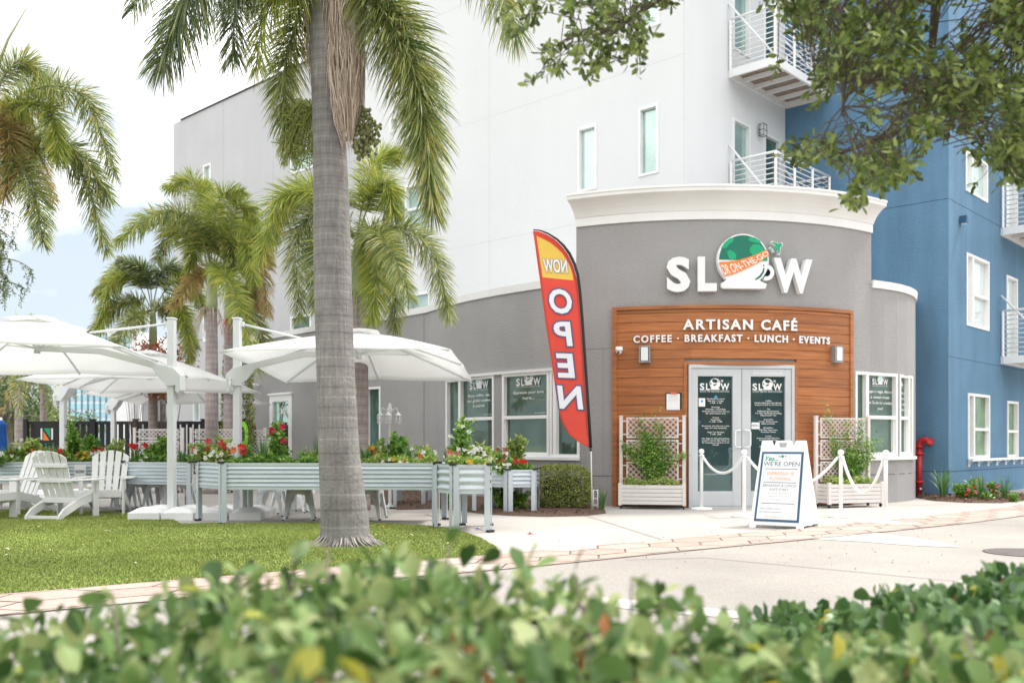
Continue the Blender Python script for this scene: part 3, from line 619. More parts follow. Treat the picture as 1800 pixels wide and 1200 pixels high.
facade(Pf, 17, stuccow, wb, [(1288, 1318.5, 214, 335, g_teal), (1288, 1318, -30, 95, g_teal), (1343, 1371, 240, 335, g_dark), (1343, 1371, 15, 120, g_dark)])
facade(Pg, GZ, stucco2, gb, [(357.5, 371, 289, 335, g_pale), (320, 330, 338, 400, g_pale), (511, 552, 262, 301, g_teal), (511, 547, 554, 583, g_dark), (357.5, 371, 425, 600, g_pale), (340, 352, 700, 742, g_teal), (366, 380, 735, 742, g_dark)])
facade(Pl, 17, stuccob, bb, [])
facade(Pr, 17, stuccob, bb, [(1701, 1739, 692.5, 807, g_blue, (.27,), {1: .46}), (1770, 1789, 705, 805, g_blue, (), {0: .47}), (1698.5, 1738, 452, 577, g_blind, (.28,), {1: .46}), (1697, 1735.5, 275, 346, g_pale, (.3,)), (1769, 1788, 487, 632, g_blind), (1768, 1788, 290, 408, g_blind)])
for pth, zt, m_, pr in ((Pm, 17, trimw, wb), (Pg, GZ, dark, gb)): sweep(pth, [(.04, zt + .002), (.04, zt + .035), (-.2, zt + .035), (-.2, zt + .002)], 0, pth.L, 2).build('roof_edge', m_, pr, world=True)
b = MB(); vstrip(b, Pm, .01, 0, 17, .03); [strip(b, Pm, 0, Pm.L, z, .008) for z in (5.6, 8.4, 11.2)]; [vstrip(b, Pm, Pm.s_px(q), 3, 17, .01) for q in (860, 1205 - 3)]; b.build('control_joint', groovew, wb, world=True)
b = MB(); [strip(b, Pg, 9, Pg.L, z, .01) for z in (5.6, 8.4)]; [vstrip(b, Pg, Pg.s_px(q), 0, GZ, .012) for q in (392, 480)]; b.build('control_joint', mat('pale_groove', (.34, .34, .35), .9, 0), gb, world=True)
b = MB()
strip(b, Pl, 0, Pl.L, .5, .02); strip(b, Pr, 0, Pr.L, .5, .02)
for z in (2.75, 5.82, 8.7): strip(b, Pr, 0, Pr.L, z, .014); strip(b, Pl, 0, Pl.L, z + .0, .014) if z > 3 else None
for px in (1698, 1738, 1765): vstrip(b, Pr, Pr.s_px(px), .5, 12, .006)
b.build('control_joint', grooveb, bb, world=True)
def balcony(path, s0, s1, zf, w, parent, rod=True, plank=True, dh=.16, nb=9):
    T = path.tan((s0 + s1) / 2); N = path.nrm((s0 + s1) / 2); pt = lambda s, o, z: path.m(s, z, o)
    b = MB(); be = lambda a, c, ww, hh: b.beam(a, c, ww, hh)
    for o in (.03, w): be(pt(s0, o, zf), pt(s1, o, zf), .05, dh)
    for s in (s0, s1): be(pt(s, .056, zf), pt(s, w - .026, zf), .05, dh)
    for i in range(1, 5): s = s0 + (s1 - s0) * i / 5; be(pt(s, .056, zf - .01), pt(s, w - .026, zf - .01), .04, .09)
    o = b.build('balcony', white, parent, world=True)
    b = MB(); n = int((w - .1) / .13)
    for i in range(n): q = .06 + (w - .1) * i / n; b.beam(pt(s0 + .03, q + .06, zf + .06), pt(s1 - .03, q + .06, zf + .06), .115, .025)
    b.build('decking', mat('deck_wood', (.30, .23, .18), .8, .2, 6), o, world=True)
    b = MB(); zr = zf + 1.08
    ps = [(s0, .05), (s0, w), (s0 + (s1 - s0) / 3, w), (s0 + (s1 - s0) * 2 / 3, w), (s1, w), (s1, .05)]
    for s, q in ps: b.beam(pt(s, q, zf + dh / 2), pt(s, q, zr), .045, .045)
    for k in range(nb + 1):
        z = zf + .16 + (zr - zf - .16) * k / nb; r = .012 if k < nb else .026
        for (sa, qa), (sb, qb) in (((s0, .05), (s0, w)), ((s0, w), (s1, w)), ((s1, w), (s1, .05))): b.tube([pt(sa, qa, z), pt(sb, qb, z)], r, 6, sm=True)
    b.build('railing', white, o, world=True)
    if rod:
        b = MB(); b.tube([pt(s0, .01, zf + 1.42), pt(s0, w, zf + .1)], .022, 8); b.build('tie_rod', white, o, world=True)
        b = MB(); b.tube([pt(s1, .01, zf + 1.42), pt(s1, w, zf + .1)], .022, 8); b.build('tie_rod', white, o, world=True)
    return o
sL = Pf.s_px(1280); balcony(Pf, sL, Pf.L - .03, 8.45, 1.02, wb); balcony(Pf, sL + .02, Pf.L - .03, 5.62, 1.02, wb)
sr = Pr.s_px(1758.5); z1_ = Pr.z_px(1759, 408); z2_ = Pr.z_px(1759, 633)
balcony(Pr, sr, sr + 3.2, z1_, 1.15, bb, rod=False); balcony(Pr, sr, sr + 3.2, z2_, 1.15, bb); balcony(Pr, sr, sr + 3.2, z1_ + 3.0, 1.15, bb)
b = MB(); ra, rb_ = Pr.s_px(1699.5), Pr.s_px(1699.5) + 9; zr_ = Pr.z_px(1701, 808); b.beam(Pr.m(ra, zr_, .09), Pr.m(rb_, zr_, .09), .07, .05)
for i in range(14): q = ra + .1 + i * .62; b.beam(Pr.m(q, zr_ - .1, 0), Pr.m(q, zr_ - .03, .09), .03, .02); b.beam(Pr.m(q, zr_ - .14, .012), Pr.m(q, zr_ + .0, .012), .04, .02)
b.build('ledge_rail', white, bb, world=True)
# ---------------------------------------------------------------- vegetation kit
def islands(*cs): return [(i / (len(cs) - 1), c) for i, c in enumerate(cs)]
lf_palm = mat('palm_leaf', (.1, .2, .03), .45, .12, 1.5, transl=.3, island=islands((.085, .13, .045), (.17, .24, .075), (.29, .36, .12), (.43, .46, .17), (.60, .50, .13)))
lf_lime = mat('palm_leaf_lime', (.2, .3, .03), .45, .12, 1.5, transl=.35, island=islands((.14, .22, .05), (.28, .37, .07), (.46, .51, .10), (.64, .57, .12)))
lf_deep = mat('palm_leaf_deep', (.06, .13, .03), .45, .12, 1.5, transl=.25, island=islands((.065, .105, .05), (.12, .18, .08), (.22, .28, .12), (.38, .39, .14)))
lf_old = mat('palm_leaf_old', (.4, .25, .06), .6, .1, 1.5, transl=.25, island=islands((.30, .30, .12), (.50, .38, .15), (.56, .36, .14)))
lf_oak = mat('oak_leaf', (.07, .12, .03), .4, .15, 1.5, transl=.3, spec=.4, island=islands((.055, .085, .025), (.13, .19, .05), (.22, .30, .08), (.38, .45, .13)))
lf_hedge = mat('hedge_leaf', (.1, .2, .05), .48, .2, 9, transl=.28, spec=.35, island=islands((.03, .065, .018), (.085, .165, .045), (.17, .28, .085), (.31, .40, .15), (.42, .46, .21)))
lf_hedge2 = mat('hedge_leaf_deep', (.06, .14, .05), .3, .15, 5, transl=.22, spec=.5, island=islands((.045, .10, .035), (.09, .18, .06), (.14, .25, .085), (.21, .32, .12)))
lf_rust = mat('rust_leaf', (.4, .13, .04), .55, .15, 5, transl=.2, island=islands((.30, .08, .03), (.50, .18, .06), (.24, .10, .05)))
lf_yel = mat('yellow_leaf', (.45, .45, .05), .5, .1, 5, transl=.35, island=islands((.36, .42, .05), (.55, .48, .08)))
lf_box = mat('boxwood_leaf', (.13, .17, .05), .5, .12, 3, transl=.2, island=islands((0.085, 0.144, 0.032), (0.187, 0.256, 0.064), (0.374, 0.400, 0.112), (0.544, 0.512, 0.144)))
lf_plant = mat('planter_leaf', (.1, .2, .05), .45, .1, 6, transl=.3, island=islands((0.048, 0.145, 0.030), (0.128, 0.290, 0.045), (0.256, 0.464, 0.075), (0.448, 0.609, 0.135)))
lf_pale = mat('planter_leaf_pale', (.25, .35, .08), .45, .1, 6, transl=.35, island=islands((.10, .24, .03), (.26, .40, .06), (.44, .52, .14), (.55, .58, .28)))
lf_blade = mat('blade_leaf', (.06, .16, .05), .4, .1, 6, transl=.25, island=islands((0.048, 0.140, 0.045), (0.112, 0.252, 0.075), (0.224, 0.364, 0.090)))
lf_far = mat('far_leaf', (.16, .22, .08), .7, .15, .8, transl=.25, island=islands((.08, .13, .05), (.15, .21, .08), (.25, .30, .13)))
oak_twig = mat('oak_twig', (.11, .085, .065), .9, .2, 10)
bark = mat('bark_grey', (.22, .19, .16), .9, .25, 6, bump=.8, bs=30)
twig = mat('twig', (.20, .16, .14), .85, .2, 10)
def trunkmat(name, c, c2, q1=2.3, q2=.7):
    m = mat(name, c, .85, .12, 3, c2=c2, bump=.6, bs=24); t = m.node_tree; l = t.links.new; b = t.nodes['Principled BSDF']
    src = b.inputs['Base Color'].links[0].from_socket; tcn = t.nodes.new('ShaderNodeTexCoord'); mp_ = t.nodes.new('ShaderNodeMapping'); mp_.inputs['Scale'].default_value = (14, 14, 1.2)
    n = t.nodes.new('ShaderNodeTexNoise'); n.inputs['Scale'].default_value = 3; n.inputs['Detail'].default_value = 7; l(tcn.outputs['Object'], mp_.inputs[0]); l(mp_.outputs[0], n.inputs['Vector'])
    mr = t.nodes.new('ShaderNodeMapRange'); mr.inputs['From Min'].default_value = .3; mr.inputs['From Max'].default_value = .7; mr.inputs['To Min'].default_value = .78; mr.inputs['To Max'].default_value = 1.15
    x = t.nodes.new('ShaderNodeMixRGB'); x.blend_type = 'MULTIPLY'; x.inputs[0].default_value = 1; l(n.outputs['Fac'], mr.inputs['Value']); l(src, x.inputs[1]); l(mr.outputs[0], x.inputs[2])
    w = t.nodes.new('ShaderNodeTexWave'); w.bands_direction = 'Z'; w.inputs['Scale'].default_value = .314; w.inputs['Distortion'].default_value = 1.6;
    sp = t.nodes.new('ShaderNodeSeparateXYZ'); cb = t.nodes.new('ShaderNodeCombineXYZ'); m1 = t.nodes.new('ShaderNodeMath'); m1.operation = 'MULTIPLY_ADD'; m1.inputs[1].default_value = q2; m1.inputs[2].default_value = q1; m2 = t.nodes.new('ShaderNodeMath'); m2.operation = 'MULTIPLY'
    l(tcn.outputs['Object'], sp.inputs[0]); l(sp.outputs[2], m1.inputs[0]); l(m1.outputs[0], m2.inputs[0]); l(sp.outputs[2], m2.inputs[1]); l(m2.outputs[0], cb.inputs[2]); l(sp.outputs[0], cb.inputs[0]); l(sp.outputs[1], cb.inputs[1]); w.inputs['Detail'].default_value = 2; w.inputs['Detail Scale'].default_value = 1.2
    r = t.nodes.new('ShaderNodeValToRGB'); e = r.color_ramp.elements; e[0].position = .0; e[0].color = (.7, .7, .7, 1); e[1].position = .025; e[1].color = (.95, .95, .95, 1)
    q = e.new(.985); q.color = (1, 1, 1, 1); q = e.new(.998); q.color = (1.3, 1.3, 1.3, 1)
    l(cb.outputs[0], w.inputs['Vector']); l(w.outputs['Fac'], r.inputs[0]); y = t.nodes.new('ShaderNodeMixRGB'); y.blend_type = 'MULTIPLY'; y.inputs[0].default_value = 1
    l(x.outputs[0], y.inputs[1]); l(r.outputs[0], y.inputs[2]); l(y.outputs[0], b.inputs['Base Color']); return m
tr_near = trunkmat('palm_trunk', (.205, .19, .183), (.30, .285, .275), 2.4, .75); tr_far = trunkmat('palm_trunk_far', (.33, .27, .265), (.44, .38, .365), 5, .6)
shaft_m = mat('crownshaft', (.28, .33, .16), .5, .12, 3, c2=(.38, .42, .24))
fibre = mat('dry_fibre', (.36, .28, .22), .9, .1, 5, island=islands((0.297, 0.223, 0.176), (0.486, 0.392, 0.311), (0.702, 0.594, 0.486)))
seedm = mat('palm_seed', (.17, .19, .07), .5, .2, 20, c2=(.26, .27, .12)); seedr = mat('red_seed', (.5, .09, .05), .5, .15, 20)
def curve_pts(c, n):
    c = np.array([tuple(p) for p in c], float); k = len(c)
    if k == 3:
        t = np.linspace(0, 1, n)[:, None]; return (1 - t) ** 2 * c[0] + 2 * t * (1 - t) * c[1] + t * t * c[2]
    c = np.vstack([2 * c[0] - c[1], c, 2 * c[-1] - c[-2]]); out = []
    for t in np.linspace(0, k - 1 - 1e-6, n):
        i = int(t); u = t - i; p0, p1, p2, p3 = c[i:i + 4]
        out.append(.5 * (2 * p1 + (p2 - p0) * u + (2 * p0 - 5 * p1 + 4 * p2 - p3) * u * u + (3 * p1 - p0 - 3 * p2 + p3) * u ** 3))
    return np.array(out)
def frond_leaflets(pts, n, L, w, hang=.5, plume=1.0, start=.12, seed=0):
    """narrow leaflets set round a rachis; returns verts, quads"""
    k = len(pts); t = np.sort(RNG.uniform(start, 1, n)); f = t * (k - 1); i = np.minimum(f.astype(int), k - 2); u = (f - i)[:, None]
    Pp = pts[i] * (1 - u) + pts[i + 1] * u; T = norm(pts[i + 1] - pts[i]); up = np.array([0, 0, 1.0]); S = norm(np.cross(T, up)); N = norm(np.cross(S, T))
    a = RNG.uniform(0, 2 * np.pi, n) if plume else None
    side = np.where(RNG.uniform(size=n) < .5, -1, 1)
    ang = np.where(RNG.uniform(size=n) < plume * .75, RNG.uniform(-1.55, 1.57, n), RNG.normal(.1, .25, n))
    out = S * (np.cos(ang) * side)[:, None] + N * np.sin(ang)[:, None]
    D = norm(out * (.8 + .2 * RNG.uniform(size=n))[:, None] + T * (.32 + .9 * t ** 2.5)[:, None])
    Ln = L * (.45 + .55 * np.sin(np.pi * np.clip((t - start) / (1 - start) * .8 + .2, 0, 1)) ** .7) * RNG.uniform(.75, 1.1, n)
    W = norm(np.cross(D, rdir(n))) * w * .5; Lc = Ln[:, None]; dn = np.zeros((n, 3)); dn[:, 2] = -hang
    p1 = Pp + D * Lc * .45 + dn * Lc * .12; p2 = Pp + D * Lc * .80 + dn * Lc * .38; p3 = Pp + D * Lc * 1.0 + dn * Lc * .62
    V = np.stack([Pp - W * .5, Pp + W * .5, p1 - W, p1 + W, p2 - W * .7, p2 + W * .7, p3 - W * .08, p3 + W * .08], 1)
    q = np.array([[0, 1, 3, 2], [2, 3, 5, 4], [4, 5, 7, 6]]); Q = (np.arange(n)[:, None, None] * 8 + q[None]).reshape(-1, 4)
    return V.reshape(-1, 3), Q
def palm_frond(root, ctrl, n, L, w, m, hang=.5, plume=1.0, rr=.018, start=.12, org=None):
    pts = curve_pts(ctrl, 26)
    if org is not None: pts = pts - np.array(org)
    V, Q = frond_leaflets(pts, n, L, w, hang, plume, start); o = npmesh('frond', V, Q, m, root)
    b = MB(); k = len(pts); b.tube(pts, [rr * (1 - .85 * i / (k - 1)) for i in range(k)], 6); b.build('rachis', shaft_m, o)
    return o
def palm(px, Y, zc, L, label, r=.13, nf=11, seed=1, n=150, w=.02, ll=.42, mats=(None,), group='palm trees around the patio', X=None, zshaft=.95, lean=0, arch=1.0, name='palm_tree', seeds=None, fr=None):
    rnd = random.Random(seed); x = X if X is not None else (px - CX) * Y / F
    e = empty(name, (x, Y, 0), label, 'palm tree', group)
    b = MB(); zt = zc - zshaft; k = 26
    b.tube([(lean * (i / k) ** 2, 0, zt * i / k) for i in range(k + 1)], [r * (1.25 - .3 * min(1, i / k * 4) + .12 * math.sin(math.pi * i / k) - .12 * i / k) * (1 + .012 * (i % 2)) for i in range(k + 1)], 18)
    b.build('trunk', tr_far, e)
    b = MB(); b.tube([(lean, 0, zt - .02), (lean, 0, zt + .15), (lean, 0, zt + .5 * zshaft), (lean, 0, zc - .12), (lean, 0, zc + .05)], [r * .82, r * .95, r * .82, r * .6, r * .3], 14); b.build('crownshaft', shaft_m, e)
    c0 = Vector((lean, 0, zc - .15))
    for i, q4 in enumerate(fr or ()):
        y1 = Y + (.25 + .45 * rnd.random()) * (1, -1, -1)[i % 3] * L * .45; cc_ = q4[4] if len(q4) > 4 else (0, 1, 0, 2)[i % 4] % len(mats)
        pts = [P(*p, Y + (y1 - Y) * (k / 3) ** 1.3) - Vector((x, Y, 0)) for k, p in enumerate(q4[:4])]; palm_frond(e, pts, n, ll, w, mats[cc_], hang=.34, plume=1.15, start=.2)
    for i in range(nf):
        az = 2 * math.pi * (i + rnd.uniform(-.25, .25)) / nf * 1.0 + seed; el = [78, 30, 60, 12, 45, 70, 22][i % 7] if i else 84
        if fr and abs(math.sin(az)) < .75: continue
        el = R(el + rnd.uniform(-6, 6)); ln = L * rnd.uniform(.85, 1.1); d = Vector((math.cos(az), math.sin(az), 0)); pts = []
        for j in range(5):
            t = j / 4; gq = .62 if i == 0 else (.92 + .35 * math.cos(el)) * arch; h = math.cos(el) * t * .8 + .42 * t * t; v = math.sin(el) * t * 1.5 - gq * t * t
            pts.append(c0 + d * (ln * h * .85) + Vector((0, 0, 1)) * ln * v)
        mm = mats[rnd.randrange(len(mats))]
        palm_frond(e, pts, n, ll, w, mm, hang=.38)
    if seeds:
        b = MB()
        for i in range(26):
            a = rnd.uniform(0, 6.28); s_ = rnd.uniform(.25, .5)
            b.tube([(lean, 0, zt + .02), (lean + math.cos(a) * s_ * .5, math.sin(a) * s_ * .5, zt + .05), (lean + math.cos(a) * s_, math.sin(a) * s_, zt - rnd.uniform(.15, .55))], [.012, .008, .005], 4, 0)
        b.build('flower_stalk', seeds, e)
    return e

# ---------------------------------------------------------------- far background
def far_building():
    e = empty('hotel_tower', (-64, 124, 0), 'distant hotel tower with a grid of turquoise windows seen past the umbrellas', 'building'); Y = 120.
    w_ = mat('far_white', (.75, .76, .78), .8); tq = mat('far_turquoise', (.36, .62, .72), .4, .2, .2); gr = mat('far_grid', (.12, .2, .26), .6); sl_ = mat('far_spandrel', (.60, .80, .85), .6)
    X = lambda px: (px - CX) * Y / F
    def bb_(x0, x1, z0, z1, y0, y1): return MB().box(((x0 + x1) / 2, (y0 + y1) / 2, (z0 + z1) / 2), (x1 - x0, y1 - y0, z1 - z0))
    bb_(X(122), X(231), 0, 15.5, Y, Y + 14).build('wall', w_, e, world=True)
    bb_(X(231) + .01, X(243), 0, 14.5, Y - .5, Y + 14).build('side_tower', w_, e, world=True); bb_(X(97), X(122) - .01, 0, 16, Y - .5, Y + 14).build('side_tower', w_, e, world=True)
    bb_(X(89), X(96.5), 0, 12.6, Y - .6, Y + 8).build('turquoise_fin', sl_, e, world=True)
    b = MB(); ncol, nrow = 10, 13; pw = (X(230) - X(123)) / ncol; rh = 1.05
    for c in range(ncol):
        for r_ in range(nrow):
            x = X(123) + (c + .5) * pw; z = .8 + (r_ + .5) * rh
            p = MB(); p.box((x, Y - .04, z + .12), (pw * .74, .07, rh * .62)); wnd = p.build('window', tq, e, world=True)
    for r_ in range(nrow + 1): b.box(((X(123) + X(230)) / 2, Y - .05, .82 + r_ * rh), (pw * ncol, .1, .16))
    b.build('spandrel', sl_, e, world=True); b = MB()
    for c in range(ncol + 1): b.box((X(123) + c * pw, Y - .08, 7.6), (.16, .16, 14.5))
    b.build('mullion', gr, e, world=True)
far_building()
e = empty('low_white_building', (-28, 64, 0), 'low white building behind the dark fence right of the hotel', 'building')
MB().box((P(253, 0, 64).x, 64, 2.0), (1.9, 6, 4.0)).build('wall', mat('far_white', (1, 1, 1)), e, world=True); MB().box((P(253, 0, 64).x, 64, 4.03), (2.1, 6.2, .05)).build('roof', dark, e, world=True)
e = empty('concrete_garage', (-20, 50, 0), 'plain grey concrete block behind the dark fence beside the grey apartment wall', 'building')
MB().box((P(283, 0, 50).x, 51, 1.75), (1.25, 4, 3.5)).build('wall', mat('block_grey', (.30, .30, .31), .9, .1, 2), e, world=True); MB().box((P(283, 0, 50).x, 51, 3.53), (1.4, 4.2, .05)).build('roof', dark, e, world=True)
def tree(name, loc, h, cr, label, n, ls=.12, m=lf_far, cz=None, tr=.12, squash=.8, clumps=26, seed=3, group=None, cat='tree'):
    rs = np.random.default_rng(seed); e = empty(name, loc, label, cat, group); cz = cz or h - cr * squash
    C = rs.normal(size=(clumps, 3)); C = norm(C) * rs.uniform(.35, .95, (clumps, 1)) * np.array([cr, cr, cr * squash]) + np.array([0, 0, cz])
    b = MB(); b.tube([(0, 0, 0), (.05, 0, cz * .5), (0, .05, cz)], [tr, tr * .8, tr * .5], 8)
    for c in C[:12]: b.tube([(0, 0, cz * .7), tuple((np.array([0, 0, cz * .8]) + c) / 2), tuple(c)], [tr * .4, tr * .25, tr * .1], 5)
    b.build('trunk', bark, e)
    k = rs.integers(0, clumps, n); Pp = C[k] + rs.normal(size=(n, 3)) * cr * .17; D = norm(rs.normal(size=(n, 3)) + (Pp - C.mean(0)) * .5 / cr)
    V, Q = leaves(Pp, D, norm(rs.normal(size=(n, 3)) + np.array([0, 0, 1.])), ls * rs.uniform(.6, 1.3, n), ls * .5); npmesh('crown', V, Q, m, e); return e
tree('broadleaf_tree', (-17.5, 33, 0), 4.3, 2.0, 'pale green leafy tree at the left edge behind the palms and fence', 5200, .16, seed=5, group='trees beyond the fence')
tree('broadleaf_tree', (-18.9, 36, 0), 2.7, 1.3, 'low round green tree just left of the dark fence post', 3000, .16, seed=6, group='trees beyond the fence')
tree('broadleaf_tree', (P(108, 0, 40).x, 40, 0), 2.7, 1.3, 'yellow green tree crown showing over the fence by the turquoise strip', 2600, .16, seed=7, m=lf_pale, group='trees beyond the fence')
tree('broadleaf_tree', (P(150, 0, 38).x, 38, 0), 2.25, .8, 'small green tree crown over the fence in front of the hotel windows', 900, .14, seed=8, group='trees beyond the fence')
tree('broadleaf_tree', (-34.5, 60, 0), 5.0, 3.4, 'wide hazy green tree at far left beyond the fence', 5000, .22, seed=9, group='trees beyond the fence')
def treeline():       # the wooded far side of the street, behind the camera: what the shop windows mirror
    n = 26000; x = RNG.uniform(-34, 44, n); zt = 6.5 + 1.6 * np.sin(x * .5) + 1.1 * np.sin(x * 1.3 + 2); z = RNG.uniform(0, 1, n) ** .8 * zt
    Pp = np.stack([x, -15 + RNG.normal(0, 1.3, n) + np.sin(x * 1.7) * .8, z], 1); V, Q = leaves(Pp, rdir(n), rdir(n, .5), .75, .5)
    tag(npmesh('street_woods', V, Q, lf_far), 'dense green trees across the street mirrored in the shop windows', 'trees', kind='stuff')
treeline()
# dark slatted fence
def fence():
    Y = 27.; x0, x1 = P(42, 0, Y).x, P(432, 0, Y).x; e = empty('slat_fence', ((x0 + x1) / 2, Y, 0), 'dark charcoal vertical slat fence with square posts behind the patio', 'fence'); fm = mat('fence_dark', (.022, .022, .026), .7, .15, 4)
    b = MB(); i = 0
    pitch = .178; n = int((x1 - x0) / pitch)
    for i in range(n): b.box((x0 + (i + .5) * pitch, Y, .83), (pitch * .74, .02, 1.54))
    b.build('slat_panel', fm, e, world=True)
    for px in (46, 110, 165, 240, 300, 360, 430): MB().box((P(px, 0, Y).x, Y - .06, .86), (.14, .09, 1.72)).box((P(px, 0, Y).x, Y - .06, 1.735), (.18, .13, .03)).build('post', fm, e, world=True)
    MB().box(((x0 + x1) / 2, Y - .03, 1.64), (x1 - x0, .03, .09)).build('top_rail', fm, e, world=True)
    s = empty('fence_sign', (P(86, 0, Y).x, Y - .12, .9), 'square black sign with green and orange triangles between white bars on the dark fence', 'sign')
    MB().box((0, 0, .15), (.66, .02, 1.15)).build('panel', black, s); q = lambda x, z: (x, -.014, z)
    for nm, m_, pl in (('bar', ltr, [(-.17, .26), (-.12, .26), (-.12, .58), (-.17, .58)]), ('bar', ltr, [(.13, .26), (.18, .26), (.18, .58), (.13, .58)]), ('triangle', green_l, [(-.08, .58), (.10, .58), (.10, .30)]), ('triangle', orange, [(-.10, .24), (.08, .24), (-.09, .50)])):
        b = MB(); b.add([q(*p) for p in pl], [tuple(range(len(pl)))]); b.build(nm, m_, s)
    b = MB()
    for a, c in (((-.16, .16), (.0, .16)), ((-.16, .0), (-.16, .16)), ((-.16, .02), (-.03, .15)), ((-.02, .0), (-.02, .15)), ((.04, .16), (.19, .16)), ((.04, .08), (.19, .08)), ((.19, .16), (.19, .0)), ((.04, .0), (.19, .0))): b.beam(q(*a), q(*c), .022, .004)
    b.build('lettering', green_l, s)
fence()

# ---------------------------------------------------------------- palms
palm(372, 20, 4.8, 2.45, 'palm with a green crownshaft and bright lime fronds left of the tall grey wall window', r=.135, nf=6, seed=2, fr=[((369, 474), (362, 400), (338, 318), (294, 330)), ((370, 474), (374, 405), (388, 345), (424, 338)), ((372, 474), (395, 425), (424, 362), (452, 392)), ((366, 474), (350, 420), (312, 392), (276, 455)), ((365, 476), (330, 420), (268, 382), (208, 425)), ((374, 476), (400, 445), (430, 430), (447, 495)), ((369, 474), (366, 430), (350, 415), (335, 470)), ((371, 474), (385, 430), (402, 425), (415, 470))], n=800, ll=.46, w=.014, mats=(lf_lime, lf_lime, lf_palm), seeds=fibre)
palm(403, 21.5, 4.75, 2.2, 'palm with yellowing fronds just right of the lime green palm', r=.125, nf=4, seed=9, fr=[((399, 488), (420, 432), (448, 408), (474, 462)), ((400, 490), (432, 440), (458, 440), (470, 552), 2), ((397, 488), (408, 430), (424, 398), (442, 400)), ((401, 490), (424, 470), (444, 480), (450, 540), 2)], n=750, ll=.44, w=.02, mats=(lf_lime, lf_palm, lf_old), seeds=seedr)
palm(631, 15.2, 4.35, 2.1, 'palm half hidden behind the thick foreground trunk with fronds spreading on both sides', r=.15, nf=5, seed=4, fr=[((628, 415), (640, 345), (662, 282), (700, 268), 1), ((629, 418), (652, 350), (678, 322), (694, 372), 1), ((632, 412), (692, 398), (752, 432), (790, 556)), ((622, 415), (590, 352), (522, 332), (478, 420)), ((622, 420), (572, 372), (522, 415), (528, 555)), ((625, 420), (562, 345), (492, 350), (458, 455), 1), ((630, 420), (664, 412), (692, 470), (694, 575)), ((626, 420), (600, 400), (560, 440), (556, 540), 0), ((629, 420), (648, 425), (662, 480), (655, 560), 1)], n=950, ll=.44, w=.012, mats=(lf_palm, lf_lime, lf_palm), seeds=lf_pale)
palm(269, 24, 4.45, 1.85, 'palm with long arching fronds behind the left umbrella mast', r=.11, nf=4, seed=6, fr=[((267, 542), (252, 488), (215, 470), (168, 520)), ((267, 544), (232, 486), (196, 500), (176, 580), 2), ((266, 548), (240, 530), (200, 540), (160, 588)), ((270, 544), (300, 500), (336, 500), (362, 545)), ((270, 548), (302, 530), (326, 560), (334, 635), 2), ((268, 540), (262, 492), (246, 470), (212, 458), 1), ((268, 540), (282, 484), (302, 468), (332, 492), 1)], n=850, ll=.45, w=.017, mats=(lf_palm, lf_deep, lf_lime), seeds=seedr)
palm(-30, 11.2, 4.9, 1.85, 'big palm at the left picture edge with drooping green fronds and a bare spear', r=.13, nf=5, seed=3, fr=[((-25, 225), (8, 132), (48, 112), (88, 158)), ((-25, 230), (55, 158), (148, 170), (202, 308), 0), ((-25, 235), (30, 185), (88, 196), (104, 275), 1), ((-25, 240), (50, 238), (140, 300), (188, 440), 0), ((-25, 250), (18, 275), (58, 330), (76, 425), 0), ((-25, 240), (6, 215), (18, 260), (10, 345), 3), ((-25, 240), (50, 262), (130, 262), (194, 352), 0), ((-30, 235), (-60, 150), (-120, 130), (-170, 220)), ((-30, 240), (-80, 220), (-140, 270), (-170, 400))], n=900, ll=.33, w=.010, mats=(lf_palm, lf_lime, lf_palm, lf_old), group='palm trees around the patio')
palm(33, 25, 3.25, 1.35, 'slim palm trunk at far left under the umbrella edge left of its twin', r=.10, nf=11, seed=12, n=160, ll=.4, w=.02, mats=(lf_palm, lf_old), zshaft=.6)
palm(76, 28.6, 3.35, 1.3, 'slim palm trunk behind the black fence sign', r=.095, nf=11, seed=15, n=160, ll=.4, w=.02, mats=(lf_palm, lf_old), zshaft=.6)
def weeping():
    e = empty('weeping_tree', (-8.6, 15, 0), 'wispy grey green weeping branches at the left edge below the big palm', 'tree'); o = Vector(e.location); b = MB(); b.tube([(0, 0, 0), (.1, 0, 2), (0, 0, 4.2), (-.1, 0, 5.4)], [.09, .08, .06, .03], 8); ST = []
    for i in range(26):
        a = RNG.uniform(-.9, .9); z0 = RNG.uniform(3.6, 5.2); L_ = RNG.uniform(.35, .95); d = np.array([math.cos(a), math.sin(a), 0]); p0 = np.array([0, 0, z0 - .3]); p1 = p0 + d * L_ * .6 + [0, 0, .35]; p2 = p0 + d * L_ + [0, 0, .05]; c = curve_pts([p0, p1, p2], 14); b.tube(c, list(np.linspace(.02, .005, 14)), 5)
        for k in range(9):
            q = c[RNG.integers(4, 14)]; h = RNG.uniform(.12, .42); dr = RNG.normal(0, .05, 3); pts = [q, q + dr + [0, 0, -h * .4], q + dr * 1.6 + [0, 0, -h]]; b.tube([tuple(x) for x in pts], [.003, .0025, .0015], 3, cap=False); ST.append(curve_pts([np.array(x) for x in pts], 12))
    b.build('trunk', bark, e); T = np.concatenate(ST); T = np.repeat(T, 2, 0); n = len(T); V, Q = leaves(T, norm(rdir(n) + np.array([0, 0, -.8])), rdir(n), .055, .018); npmesh('crown', V, Q, lf_far, e)
weeping()
